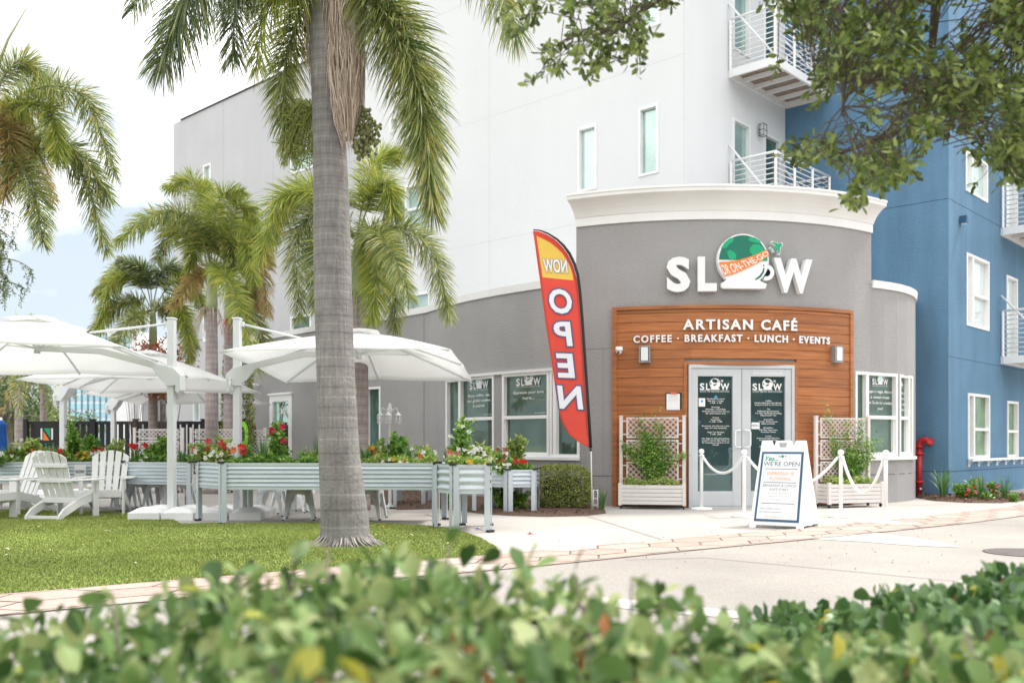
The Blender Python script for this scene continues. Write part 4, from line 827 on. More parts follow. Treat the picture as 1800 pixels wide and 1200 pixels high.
def cypress():
    e = empty('columnar_shrub', (P(418, 0, 22).x, 22, 0), 'narrow dark green columnar shrub beside the umbrella mast', 'shrub'); n = 5000
    z = RNG.uniform(.2, 4.3, n); r_ = .34 * np.sqrt(np.clip(1 - (z / 4.4) ** 3, 0, 1)) * RNG.uniform(.6, 1.05, n); a = RNG.uniform(0, 6.283, n)
    V, Q = leaves(np.stack([r_ * np.cos(a), r_ * np.sin(a), z], 1), np.stack([np.cos(a), np.sin(a), np.full(n, .9)], 1), rdir(n), .09, .035); npmesh('foliage', V, Q, lf_palm, e)
    MB().tube([(0, 0, 0), (0, 0, 3.8)], [.05, .02], 6).build('stem', bark, e)
cypress()
def twiggy(px, Y, h, w, label, m, n=900):
    e = empty('red_leaf_shrub', (P(px, 0, Y).x, Y, 0), label, 'shrub', 'reddish shrubs under the palms'); b = MB(); tips = []
    for i in range(24):
        a = RNG.uniform(0, 6.28); s_ = RNG.uniform(.2, 1) * w; p = [(0, 0, .2), (math.cos(a) * s_ * .4, math.sin(a) * s_ * .4, h * .6), (math.cos(a) * s_, math.sin(a) * s_, h * RNG.uniform(.75, 1.05))]
        b.tube(p, [.007, .006, .003], 4); tips += [np.array(p[2]) * u + np.array(p[1]) * (1 - u) for u in (.3, .6, .8, 1)]
    b.build('stems', twig, e); T = np.array(tips); k = RNG.integers(0, len(T), n); V, Q = leaves(T[k] + RNG.normal(0, .07, (n, 3)), rdir(n, .4), rdir(n, .5), .13, .05); npmesh('foliage', V, Q, m, e)
twiggy(238, 25, 3.75, .7, 'leafless brown twiggy shrub with red tips under the arching palm', lf_rust, 500); twiggy(285, 23.5, 3.45, .55, 'rust red leafy shrub at the foot of the arching palm crown', lf_rust, 1300); twiggy(300, 26, 3.6, .9, 'dark brown twiggy shrub behind the left umbrella mast', lf_rust, 700)

def near_palm():
    base = G(607, 958); Y = base.y; bx_, by_ = base.x, base.y
    e = empty('foreground_palm', (bx_, by_, 0), 'thick ringed grey palm trunk on the lawn with dry fibres and hanging fruit', 'palm tree')
    wp = lambda px, py, Yy=Y: np.array(tuple(P(px, py, Yy))) - np.array([bx_, by_, 0])
    prof = [(958, 607, 92), (945, 607, 88), (915, 606, 84), (880, 603, 80), (800, 596, 72), (700, 592, 68), (600, 588, 66), (500, 585, 66), (400, 583, 64), (300, 581, 60), (200, 577, 56), (100, 572, 53), (0, 568, 50), (-120, 566, 48)]
    ys = np.linspace(958, -120, 260); cx_ = np.interp(-ys, [-p[0] for p in prof], [p[1] for p in prof]); ww = np.interp(-ys, [-p[0] for p in prof], [p[2] for p in prof])
    b = MB(); pts = []; rs = []
    for i, (y, c, w_) in enumerate(zip(ys, cx_, ww)):
        q = wp(c, y); q[2] = max(q[2], 0); pts.append(tuple(q)); ph_ = (q[2] * (2.4 + .75 * q[2]) + .25) % 1; rs.append(w_ / 2 * Y / F * (1 + .014 * (1 if ph_ > .88 else 0) - .012 * ph_ + .004 * math.sin(i * 1.7)))
    b.tube(pts, rs, 40); b.build('trunk', tr_near, e)
    b = MB()
    for i in range(120):
        a = 2 * math.pi * i / 120 + RNG.uniform(-.03, .03); r0, r1 = .245, RNG.uniform(.33, .46); z0 = RNG.uniform(.07, .13)
        b.tube([(r0 * math.cos(a), r0 * math.sin(a), z0), ((r0 + .05) * math.cos(a), (r0 + .05) * math.sin(a), z0 * .55), (r1 * math.cos(a), r1 * math.sin(a), .005)], [.008, .008, .004], 5)
    b.build('root_skirt', mat('root_fibre', (.34, .31, .28), .9, .1, 9, island=islands((.2, .17, .16), (.45, .42, .39))), e)
    # dry brown fibre curtains
    for (x0, x1, ytop, ybot, dy, n, nm) in ((586, 640, -60, 250, -.12, 1500, 'dry_flower_stalk'), (540, 562, -60, 150, .1, 420, 'dry_flower_stalk')):
        px = RNG.uniform(x0, x1, n); yt = RNG.uniform(ytop, ybot - 60, n); ln = RNG.uniform(50, 130, n); yb = np.minimum(yt + ln, ybot + RNG.uniform(-50, 40, n)); dd = RNG.uniform(-.16, .16, n) + dy; px2 = px + RNG.normal(0, 7, n); lim = np.interp(yb, [0, ybot * .6, ybot], [0, 0, 1]); px2 = px2 * (1 - lim * .55) + lim * .55 * ((x0 * .35 + x1 * .65))
        A = np.stack([(px - CX) * Y / F - bx_, dd, CH + (HY - yt) * Y / F], 1); B = np.stack([(px2 - CX) * Y / F - bx_, dd + RNG.normal(0, .02, n), CH + (HY - yb) * Y / F], 1); M_ = (A + B) / 2 + RNG.normal(0, .018, (n, 3))
        W = np.stack([np.full(n, .0035), RNG.uniform(-.003, .003, n), np.zeros(n)], 1); V = np.stack([A - W, A + W, M_ - W, M_ + W, B - W * .3, B + W * .3], 1); Q = (np.arange(n)[:, None, None] * 6 + np.array([[0, 1, 3, 2], [2, 3, 5, 4]])[None]).reshape(-1, 4); npmesh(nm, V, Q, fibre, e)
    # fruit clusters
    b = MB(); 
    for i in range(330):
        t = RNG.uniform(); c = wp(626 + 30 * math.sin(t * 3.1) ** .7 * RNG.uniform(-.3, 1.1) + t * 8, 188 + t * 86, Y - .1); c = c + RNG.normal(0, .035, 3); r_ = .019
        b.lathe([(.004, -r_ * 1.2), (r_ * .8, -r_ * .7), (r_, 0), (r_ * .75, r_ * .7), (.003, r_ * 1.2)], tuple(c), 7)
    b.build('fruit_cluster', seedm, e)
    b = MB(); c0 = wp(552, 190, Y + .1)
    for i in range(150):
        t_ = wp(RNG.uniform(492, 552), RNG.uniform(195, 300), Y + RNG.uniform(0, .5)); b.tube([tuple(c0), tuple((c0 + t_) / 2 + np.array([0, 0, .12])), tuple(t_)], [.006, .004, .003], 4)
        for j in range(3): q = t_ * (1 - j * .12) + c0 * j * .12; b.tube([tuple(q), tuple(q + RNG.normal(0, .04, 3))], .006, 4)
    b.build('flower_cluster', mat('olive_flower', (.26, .29, .07), .7, .2, 20), e)
    # fronds
    Z = [((572, -130), (480, -110), (360, -50), (283, 110), Y - .3, Y - 1.0, 1500, .55, lf_deep, .7), ((572, -120), (500, -60), (425, -40), (408, 105), Y, Y - .4, 700, .42, lf_deep, .7),
         ((566, -80), (528, 20), (500, 130), (508, 268), Y + .1, Y + .3, 1300, .36, lf_palm, .6), ((566, -60), (520, -25), (470, 10), (450, 120), Y - .2, Y - .5, 500, .36, lf_lime, .6),
         ((600, -60), (675, 30), (738, 170), (762, 372), Y - .2, Y - .5, 1900, .46, lf_palm, .55), ((600, -70), (690, 10), (735, 120), (745, 300), Y - .2, Y - .35, 1100, .46, lf_palm, .5), ((600, -110), (720, -130), (850, -70), (908, 60), Y - .2, Y - .8, 800, .46, lf_palm, .6),
         ((570, -140), (430, -180), (290, -100), (235, 15), Y + .3, Y + .8, 500, .4, lf_deep, .7), ((570, -140), (470, -220), (360, -330), (250, -330), Y, Y - .5, 300, .45, lf_palm, .5), ((600, -140), (680, -260), (800, -330), (900, -300), Y, Y - .5, 300, .45, lf_palm, .5), ((575, -150), (580, -250), (560, -350), (600, -430), Y, Y + .8, 250, .45, lf_palm, .5)]
    for a, c, d, g, y0, y1, n, L_, m_, hg in Z:
        q = [wp(*p, y0 + (y1 - y0) * i / 3) for i, p in enumerate((a, c, d, g))]; palm_frond(e, q, n, L_, .011, m_, hang=hg, rr=.028, start=.1)
    b = MB(); b.tube([tuple(wp(566, -100)), tuple(wp(568, -180)), tuple(wp(570, -240))], [.16, .14, .06], 16); b.build('crownshaft', shaft_m, e)
    b = MB(); pts = curve_pts([wp(-10 - 0, 0)] * 3, 3)
near_palm()
# the bare spear of the left palm and two seen over the umbrella
def spear(pts, Y, label):
    w_ = [P(*p, Y) for p in pts]; e = empty('palm_spear', w_[0], label, 'palm spear', 'unopened palm spears against the sky'); b = MB(); b.tube([p - w_[0] for p in w_], [.018, .014, .006], 7); b.build('spear', shaft_m, e)
spear([(-4, 118), (14, 70), (47, 14)], 11.2, 'long bare palm spear rising into the sky at top left')
spear([(31, 600), (30, 565), (27, 543)], 25.4, 'short palm spear standing over the left umbrella canopy, the taller one'); spear([(70, 600), (68, 575), (66, 553)], 26.4, 'faint short palm spear over the left umbrella canopy, the lower one')
# ---------------------------------------------------------------- overhanging oak
def oak():
    tr = Vector((5.6, 5.2, 0)); e = empty('oak_tree', tr, 'oak tree outside the frame whose dark leafy branches overhang the top right', 'tree')
    W = lambda px, py, Y: np.array(tuple(P(px, py, Y))) - np.array(tuple(tr))
    limbs = []
    def limb(b, pts, r0, r1):
        c = curve_pts(pts, 24); b.tube(c, list(np.linspace(r0, r1, 24)), 8); limbs.append(c)
    b = MB(); b.tube([(0, 0, 0), (.05, .02, 1.2), (0, 0, 2.6), (-.2, 0, 3.6)], [.24, .2, .18, .14], 14)
    top = np.array([-.2, 0, 3.5]); mid = np.array([0, 0, 2.7])
    limb(b, [mid, W(2050, -60, 5), W(1650, -40, 4.8), W(1380, 20, 4.6)], .05, .008); limb(b, [top, W(1900, -220, 5), W(1400, -160, 4.9), W(1000, -60, 4.6)], .05, .008)
    limb(b, [mid, W(1950, 120, 5.2), W(1700, 190, 4.8), W(1560, 240, 4.6), W(1450, 280, 4.4)], .028, .005); limb(b, [W(1650, -40, 4.8), W(1640, 60, 4.9), W(1632, 160, 4.9)], .03, .01)
    limb(b, [W(1950, 100, 5.2), W(1820, 220, 4.9), W(1760, 300, 4.7)], .03, .006); limb(b, [W(1400, -160, 4.9), W(1250, -60, 4.7), W(1100, 40, 4.5)], .03, .006); limb(b, [W(1700, 190, 4.8), W(1560, 130, 4.5), W(1420, 140, 4.3)], .03, .006)
    limb(b, [W(1450, -60, 4.8), W(1500, 60, 4.4), W(1480, 200, 4.2)], .025, .006); limb(b, [top, W(2000, -300, 7), W(1900, -500, 8)], .08, .02); limb(b, [top, W(2300, -100, 4), W(2500, -300, 3)], .08, .02)
    b.build('trunk', oak_twig, e)
    A = np.array([(1392, 40), (1345, 128), (1372, 135), (1430, 95), (1452, 60), (1440, 150), (1470, 205), (1440, 235), (1376, 268), (1395, 300), (1440, 292), (1462, 258), (1515, 288), (1484, 338), (1500, 345), (1552, 300), (1620, 290), (1690, 250), (1700, 262), (1740, 320), (1790, 350), (1900, 350), (1950, -260), (1340, -260), (1355, 0)], float)
    B = np.array([(880, -20), (900, 60), (942, 78), (925, 145), (965, 150), (1000, 95), (1035, 112), (1048, 142), (1070, 140), (1080, 60), (1112, 62), (1098, 112), (1120, 108), (1150, 30), (1205, 35), (1215, -20), (1360, -150), (1000, -200)], float)
    LP = np.concatenate(limbs); cl = []
    for poly, n, yr in ((A, 1900, (3.9, 5.6)), (B, 270, (4.1, 5.0))):
        mn, mxx = poly.min(0), poly.max(0); got = 0
        while got < n:
            x, y = RNG.uniform(mn[0], mxx[0]), RNG.uniform(mn[1], mxx[1])
            if not inside(poly, np.array([x]), np.array([y]))[0]: continue
            gap = math.sin(x * .021 + 1) * math.sin(y * .027 + x * .006) + .5 * math.sin(x * .06) * math.sin(y * .055)
            if gap > .18 and RNG.uniform() < .95: continue
            cl.append(W(x, y, RNG.uniform(*yr))); got += 1
    cl = np.array(cl); b = MB(); Vs, Ds, Ns = [], [], []
    for c in cl:
        d = np.linalg.norm(LP - c, axis=1); j = np.argmin(d + RNG.uniform(0, .15, len(d))); a = LP[j]; dv = c - a; L_ = np.linalg.norm(dv)
        if L_ > .3: a = c - dv / L_ * RNG.uniform(.15, .34)
        dirn = norm(dv * .5 + np.array([0, 0, -.25]) * (L_ + .1) + RNG.normal(0, .12, 3)); tip = c + dirn * .09
        b.tube([tuple(a), tuple((a + c) / 2 + np.array([0, 0, .03])), tuple(c), tuple(tip)], [.0028, .0024, .0018, .001], 4, cap=False)
        k = RNG.integers(8, 13); t = RNG.uniform(-.1, 1, k)[:, None]; base = c * (1 - t) + tip * t + RNG.normal(0, .006, (k, 3)); D = norm(dirn * .7 + rdir(k)); Vs.append(base); Ds.append(D); Ns.append(rdir(k, .8))
    b.build('twigs', oak_twig, e); Pp = np.concatenate(Vs); n = len(Pp); V, Q = leaves(Pp, np.concatenate(Ds), np.concatenate(Ns), RNG.uniform(.034, .06, n), RNG.uniform(.015, .025, n), rich=True, fold=.2); npmesh('leaves', V, Q, lf_oak, e, smooth=True)
oak()

# ---------------------------------------------------------------- hedges
def hedge(name, label, xr, yr, ztop, n, m, ln, seed, extra=None, yl=False, deep=.5):
    rs = np.random.default_rng(seed); e = empty(name, ((xr[0] + xr[1]) / 2, (yr[0] + yr[1]) / 2, 0), label, 'hedge', 'clipped hedges in front of the plaza'); o = np.array([e.location[0], e.location[1], 0])
    x = rs.uniform(*xr, n); y = rs.uniform(yr[0], yr[1], n); zt = ztop(x, y); u = rs.uniform(0, 1, n) ** 1.7; z = zt - u * deep
    k = z > 0; x, y, z, u = x[k], y[k], z[k], u[k]; nn = len(x); Pp = np.stack([x, y, z], 1) - o
    D = rs.normal(size=(nn, 3)) * .8; D[:, 2] += .75; D = norm(D); N = rs.normal(size=(nn, 3)) * .6 + np.array([0, 0, .8])
    V, Q = leaves(Pp, D, N, (l_ := ln * rs.uniform(.45, 1.25, nn)), l_ * .6 * rs.uniform(.75, 1.2, nn), rich=True, fold=.3, droop=.12)
    r_ = rs.uniform(size=nn); mi = np.where(r_ < .985, 0, 2); mi = np.where((u > .12) & (r_ > .86), 1, mi)
    npmesh('foliage', V, Q, [m, lf_rust, lf_yel], e, smooth=True, mi=np.repeat(mi, 8))
    b = MB(); ns = int((xr[1] - xr[0]) * (yr[1] - yr[0]) * 46)
    for i in range(ns):
        a = np.array([rs.uniform(*xr), rs.uniform(*yr), 0]); zz = float(ztop(a[0], a[1])) * rs.uniform(.75, .99); t = a + np.array([rs.normal(0, .06), rs.normal(0, .06), zz]); md = (a + t) / 2 + rs.normal(0, .03, 3)
        b.tube([tuple(a - o), tuple(md - o), tuple(t - o)], [.011, .008, .004], 5)
        for j in range(2):
            q = md * .4 + t * .6; b.tube([tuple(q - o), tuple(q + rs.normal(0, .07, 3) + np.array([0, 0, .08]) - o)], [.004, .002], 4)
    b.build('stems', twig, e)
    return e
def zt1(x, y):
    px = CX + F * x / y; base = np.interp(px, [-200, 0, 100, 300, 420, 560, 640, 720, 830, 930, 1060, 1180, 1260, 1400, 1800, 2100], [.655, .67, .70, .745, .78, .80, .80, .805, .795, .775, .755, .73, .695, .665, .655, .655])
    return base - .03 * ((y - 1.1) / .9) ** 2 * 0 + .018 * np.sin(x * 19 + y * 7) + .014 * np.sin(y * 23 + x * 5) + .012 * np.sin(x * 43)
hedge('clipped_hedge', 'near leafy green hedge with rust coloured leaves across the bottom of the picture', (-1.75, 1.75), (.62, 2.02), zt1, 19000, lf_hedge, .052, 31, deep=.5)
def zt2(x, y):
    px = CX + F * x / y; base = np.interp(px, [1250, 1330, 1400, 1500, 1600, 1700, 1800, 2000], [.45, .47, .50, .53, .56, .60, .64, .66]); return base + .018 * np.sin(x * 17 + y * 6) + .012 * np.sin(y * 21)
hedge('clipped_hedge', 'deeper green clipped hedge further back at the lower right corner', (.62, 2.3), (2.15, 3.15), zt2, 11500, lf_hedge2, .055, 37, deep=.36)
# a few shoots standing above the near hedge
def shoots():
    e = empty('hedge_shoots', (-.1, 1.7, 0), 'upright leafy shoots sticking up above the near hedge', 'shoots'); o = np.array([-.1, 1.7, 0]); b = MB(); Bs, Ds, Ns, Ls = [], [], [], []
    for px, py, Y, h_, in ((575, 958, 1.75, .10), (520, 962, 1.85, .07), (790, 958, 1.7, .09), (845, 992, 1.75, .10), (690, 985, 1.9, .06), (470, 1005, 1.8, .06), (420, 1010, 1.8, .05), (1010, 1010, 1.8, .05), (1110, 1015, 1.8, .06), (1200, 1050, 1.75, .06), (200, 1045, 1.75, .05)):
        t = np.array(tuple(P(px, py, Y))) - o; a = t - np.array([RNG.normal(0, .03), 0, h_ + .15]); b.tube([tuple(a), tuple(t)], [.004, .002], 5)
        for k in range(5): f = .45 + k * .14; q = a * (1 - f) + t * f; Bs.append(q); d = rdir(1, .9)[0]; Ds.append(d); Ns.append(rdir(1, .4)[0]); Ls.append(RNG.uniform(.045, .065))
    b.build('stems', twig, e); V, Q = leaves(np.array(Bs), np.array(Ds), np.array(Ns), np.array(Ls), .028, rich=True); npmesh('foliage', V, Q, lf_hedge, e, smooth=True)
shoots()
def boxwood():
    c = G(990, 898); e = empty('boxwood_shrub', (c.x, c.y + .35, 0), 'clipped box shaped green shrub in the mulch behind the feather flag', 'shrub'); n = 15000
    v = norm(RNG.normal(size=(n, 3))); rr = (np.abs(v) ** 3.6).sum(1) ** (-1 / 3.6); Pp = v * rr[:, None] * RNG.uniform(.86, 1.04, (n, 1)) * np.array([.45, .38, .33]) * (1 + .03 * np.sin(v[:, :1] * 9 + v[:, 1:2] * 7 + v[:, 2:] * 8)) + np.array([0, 0, .37])
    Pp[:, 2] = np.clip(Pp[:, 2], .04, 2); V, Q = leaves(Pp, norm(v + rdir(n) * .9), norm(rdir(n) + np.array([0, 0, .6])), RNG.uniform(.022, .04, n), .016); npmesh('foliage', V, Q, lf_box, e)
    b = MB()
    for i in range(14): a = RNG.uniform(-.3, .3, 2); b.tube([(a[0] * .5, a[1] * .5, 0), (a[0], a[1], .5)], [.012, .006], 5)
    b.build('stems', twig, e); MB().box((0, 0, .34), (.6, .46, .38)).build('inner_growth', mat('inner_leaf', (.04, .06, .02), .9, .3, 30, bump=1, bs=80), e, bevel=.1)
boxwood()

# ---------------------------------------------------------------- planter plants
pet_w = mat('petal_white', (.80, .80, .74), .5, .03, transl=.2); pet_r = mat('petal_red', (.60, .02, .02), .5, .05, transl=.2); pet_c = mat('petal_crimson', (.55, .015, .06), .5, .05, transl=.2)
pet_o = mat('petal_orange', (.75, .20, .05), .5, .05, transl=.2); pet_y = mat('petal_yellow', (.80, .50, .03), .5, .05, transl=.2); pet_p = mat('petal_pink', (.72, .10, .28), .5, .05, transl=.2); pet_br = mat('leaf_bronze', (.30, .10, .05), .5, .1, 8)
PET = dict(w=(pet_w, 'white'), r=(pet_r, 'red'), c=(pet_c, 'crimson'), o=(pet_o, 'orange'), y=(pet_y, 'yellow'), p=(pet_p, 'pink'), b=(pet_br, 'bronze'))
def flower_head(root, c, s, m):
    n = 9; a = np.arange(n) * 2.4; D = np.stack([np.cos(a), np.full(n, -.5) + RNG.normal(0, .3, n), np.sin(a)], 1); V, Q = leaves(np.repeat([c], n, 0) + RNG.normal(0, s * .12, (n, 3)), D, np.repeat([[0, -1., .3]], n, 0), s * RNG.uniform(.7, 1.1, n), s * .62, fold=.3); npmesh('flower', V, Q, m, root)
def plant(px, zb, Y, kind, h, w, label, fl='', nfl=0, fs=.05, m=None, name=None, cat=None, group='plants growing in the raised metal planters'):
    x = (px - CX) * Y / F; name = name or {'bush': 'leafy_plant', 'blade': 'strap_leaf_plant', 'tall': 'tall_shrub', 'fern': 'feathery_plant'}[kind]
    e = empty(name, (x, Y, zb), label, cat or 'plant', group)
    if kind == 'blade':
        n = int(26 + w * 70); a = RNG.uniform(0, 6.283, n); ou = RNG.uniform(.1, 1, n) ** 1.3 * w; L_ = h * RNG.uniform(.6, 1.05, n); st = np.stack([np.cos(a) * .035, np.sin(a) * .035, np.zeros(n)], 1); V = []
        for u, ww in ((0, .8), (.35, 1), (.7, .7), (1, .05)):
            q = st + np.stack([np.cos(a) * ou * u ** 1.8, np.sin(a) * ou * u ** 1.8, L_ * (u - .18 * u * u * (ou / w))], 1); s_ = np.stack([-np.sin(a), np.cos(a), np.zeros(n)], 1) * .009 * ww; V += [q - s_, q + s_]
        V = np.stack(V, 1); Q = (np.arange(n)[:, None, None] * 8 + np.array([[0, 1, 3, 2], [2, 3, 5, 4], [4, 5, 7, 6]])[None]).reshape(-1, 4); npmesh('foliage', V, Q, m or lf_blade, e, smooth=True)
    else:
        b = MB(); tips = []; ns = {'bush': 16, 'tall': 9, 'fern': 16}[kind]
        for i in range(ns):
            a = RNG.uniform(0, 6.283); s_ = w * RNG.uniform(.15, .8); hh = h * (RNG.uniform(.55, .95) if kind != 'tall' else RNG.uniform(.35, .97)); p0 = np.array([math.cos(a) * .04, math.sin(a) * .04, -.05]); p2 = np.array([math.cos(a) * s_, math.sin(a) * s_ * .8, hh])
            if kind == 'tall' and i == 0: p2 = np.array([0.02, 0, h * .97])
            p1 = (p0 + p2) / 2 + np.array([-math.cos(a) * s_ * .2, 0, hh * .1]); b.tube([tuple(p0), tuple(p1), tuple(p2)], [.007, .005, .003], 4); t = np.linspace(.2, 1, 10)[:, None]; tips.append((1 - t) ** 2 * p0 + 2 * t * (1 - t) * p1 + t * t * p2)
        b.build('stems', mat('green_stem', (.10, .17, .05), .6), e); T = np.concatenate(tips); k = int({'bush': 560, 'tall': 700, 'fern': 1400}[kind] * (.5 + h * w * 6)); fs = fs * .78; i = RNG.integers(0, len(T), k)
        ls, lw = {'bush': (.085, .036), 'tall': (.085, .04), 'fern': (.05, .008)}[kind]; Pp = T[i] + RNG.normal(0, .018, (k, 3)); V, Q = leaves(Pp, norm(rdir(k, .35) + np.array([0, 0, .2])), rdir(k, .8), ls * RNG.uniform(.6, 1.15, k), lw); npmesh('foliage', V, Q, m or lf_plant, e)
    for i in range(nfl):
        c = np.array([RNG.uniform(-.8, .8) * w, -abs(RNG.normal(0, .05)) - .02 - w * .35, h * RNG.uniform(.35, 1.0)]) if kind != 'blade' else np.array([RNG.uniform(-.3, .3) * w, -.08, h * RNG.uniform(.5, .95)])
        flower_head(e, c, fs, PET[fl[i % len(fl)]][0])
    return e
ZP = .75
for a in [(14, ZP - .02, 15.2, 'blade', .36, .26, 'dark strap leaved plant at the left end of the planters by the blue umbrella'), (-4, ZP, 14.8, 'bush', .16, .16, 'low plant with white and peach blooms spilling at the left picture edge', 'wo', 5, .06),
          (50, ZP, 15.3, 'bush', .40, .26, 'yellow green leafy plant in front of the first slim palm trunk', 'w', 3, .045, lf_pale), (27, ZP, 15.2, 'bush', .22, .16, 'small plant with white and red blooms at the foot of the yellow green one', 'wr', 4, .05),
          (86, ZP, 15.2, 'fern', .26, .26, 'orange red flowering clump below the black fence sign', 'oo', 12, .04, lf_pale), (112, ZP, 15.2, 'bush', .20, .14, 'red flower cluster behind the tallest chair back', 'r', 6, .06),
          (126, ZP, 15.4, 'tall', .66, .16, 'tall leafy vine like shrub beside the umbrella mast right of the fence sign'), (160, ZP, 15.4, 'tall', .42, .22, 'round leaved shrub between the two front umbrella masts'), (205, ZP, 15.3, 'bush', .36, .20, 'bright green bush left of the short umbrella mast', '', 0, 0, lf_pale),
          (150, ZP, 15.2, 'bush', .17, .16, 'low clump of yellow and orange blooms behind the lounge chairs', 'yo', 8, .05), (176, ZP, 15.2, 'fern', .22, .14, 'clump with red and white blooms left of the white chair back', 'rw', 6, .05), (192, ZP - .02, 15.1, 'bush', .16, .13, 'silvery plant with small white blooms behind the right chair', 'w', 8, .035),
          (238, ZP, 15.1, 'blade', .32, .16, 'strap leaved plant with a red lily between the chairs and the front mast', 'r', 2, .07), (268, ZP, 15.2, 'bush', .30, .13, 'plant with one scarlet star shaped lily left of the front mast', 'r', 1, .09), (258, ZP - .02, 14.9, 'bush', .14, .13, 'low clump with tiny white blooms below the scarlet lily', 'w', 6, .035),
          (289, ZP, 14.9, 'tall', .38, .13, 'small shrub with an orange bloom touching the front mast', 'y', 1, .05), (322, ZP, 14.7, 'blade', .26, .16, 'thin spiky plant just right of the front mast')]: plant(*a)
for a in [(356, ZP, 13.2, 'bush', .30, .20, 'bush with a red bloom at the left corner of the long front planter', 'rw', 3, .06, lf_pale), (393, ZP, 13.1, 'bush', .40, .22, 'yellow green bush with red blooms left of the second mast', 'rrw', 5, .07, lf_pale), (380, ZP, 12.8, 'bush', .20, .16, 'low white and peach flowering clump at the long planter corner', 'ww', 6, .05, lf_pale),
          (430, ZP, 12.9, 'fern', .30, .15, 'ferny plant with a scarlet bloom right of the second mast', 'ro', 4, .08), (462, ZP, 12.8, 'blade', .44, .24, 'large dark strap leaved plant in the long front planter'), (489, ZP, 13.0, 'tall', .60, .19, 'tall shrub with crimson blooms in front of the side door', 'c', 3, .08), (470, ZP, 12.7, 'bush', .17, .2, 'low broad leaves at the foot of the tall crimson shrub'),
          (535, ZP, 12.8, 'fern', .20, .12, 'small ferny plant left of the thick palm trunk'), (549, ZP, 12.8, 'bush', .17, .09, 'small yellow leaved plant touching the thick palm trunk', 'y', 2, .04, lf_pale), (558, ZP, 13.0, 'blade', .46, .05, 'few tall thin blades left of the thick palm trunk'),
          (643, ZP, 12.8, 'blade', .30, .2, 'dark strap leaved clump right of the thick palm trunk'), (660, ZP, 12.9, 'bush', .28, .16, 'light green leafy plant with an orange bloom below the narrow window', 'oy', 3, .05, lf_pale), (690, ZP, 13.0, 'tall', .42, .26, 'broad dark green shrub below the white garden lamp', '', 0), (718, ZP, 12.8, 'blade', .32, .1, 'upright narrow blades right of the white garden lamp'),
          (742, ZP, 12.9, 'bush', .26, .18, 'bush of white blooms in the long planter right half', 'wwo', 7, .05, lf_pale), (757, ZP, 12.7, 'fern', .20, .15, 'low feathery greens at the right end of the long planter', 'w', 2, .05), (700, ZP - .02, 12.6, 'bush', .13, .26, 'low mixed white and orange blooms below the broad dark shrub', 'wwyo', 7, .04, lf_pale),
          (788, ZP, 12.0, 'blade', .30, .08, 'few blades with a rusty bloom in the short angled planter', 'o', 1, .05), (803, ZP, 11.9, 'fern', .20, .12, 'clump with a crimson bloom at the left of the short angled planter', 'cpw', 6, .055), (812, ZP, 12.2, 'tall', .62, .2, 'tall flowering shrub in the short angled planter before the windows', 'w', 6, .05),
          (842, ZP, 11.8, 'bush', .30, .16, 'yellow green bush with white blooms in the short angled planter', 'w', 6, .06, lf_pale), (840, ZP, 11.5, 'fern', .12, .14, 'row of small yellow daisies along the short angled planter rim', 'y', 6, .035), (858, ZP, 11.9, 'bush', .20, .10, 'white blooms at the right corner of the short angled planter', 'w', 4, .06)]: plant(*a)
for a in [(876, .63, 14.6, 'bush', .34, .16, 'bronze and pale green leafed plant in the low metal planter', 'bbo', 5, .07, lf_pale), (910, .64, 14.8, 'tall', .52, .2, 'bright green shrub in the low metal planter before the windows', '', 0, 0, lf_pale), (903, .64, 14.5, 'bush', .16, .2, 'red lilies in the low metal planter', 'rrw', 5, .07), (884, .63, 14.4, 'bush', .12, .14, 'white trailing blooms over the low planter rim', 'w', 5, .04)]: plant(*a)
gB = 'plants in the mulch bed by the blue wall'
for a in [(1658, .05, 17.8, 'blade', .62, .42, 'large arching green grass clump in the bed by the red pipe'), (1690, .05, 17.6, 'bush', .26, .22, 'leafy green plant right of the arching grass clump'), (1700, .05, 17.4, 'bush', .22, .14, 'small plant with pink red blooms in the middle of the right bed', 'rp', 5, .05),
          (1712, .05, 17.9, 'bush', .34, .2, 'dark leafed plant with an orange bloom below the blue wall window', 'o', 2, .06), (1725, .05, 17.5, 'blade', .46, .22, 'upright grass clump under the first blue wall window'), (1745, .05, 17.4, 'bush', .28, .1, 'small magenta flowering plant between two grass clumps', 'cp', 5, .04), (1766, .05, 17.4, 'blade', .44, .28, 'spiky dark green grass clump at the right end of the bed'), (1783, .04, 17.2, 'fern', .12, .12, 'pale tiny plant at the far right end of the bed'), (1735, .04, 17.2, 'bush', .1, .1, 'tiny white leafed plant on the mulch under the magenta one', 'w', 3, .03)]: plant(*a, **dict(group=gB))
for a in [(885, .04, 14.9, 'bush', .34, .24, 'low green shrub on the mulch under the low metal planter', '', 0), (913, .04, 14.8, 'bush', .26, .24, 'rounded green shrub between the low planter legs', '', 0), (795, .04, 15.8, 'bush', .4, .3, 'green shrub on the mulch seen under the short angled planter', '', 0), (1058, .0, 14.9, 'blade', .40, .1, 'small grass tuft at the flag pole base')]: plant(*a, **dict(group='plants in the mulch bed by the cafe windows'))
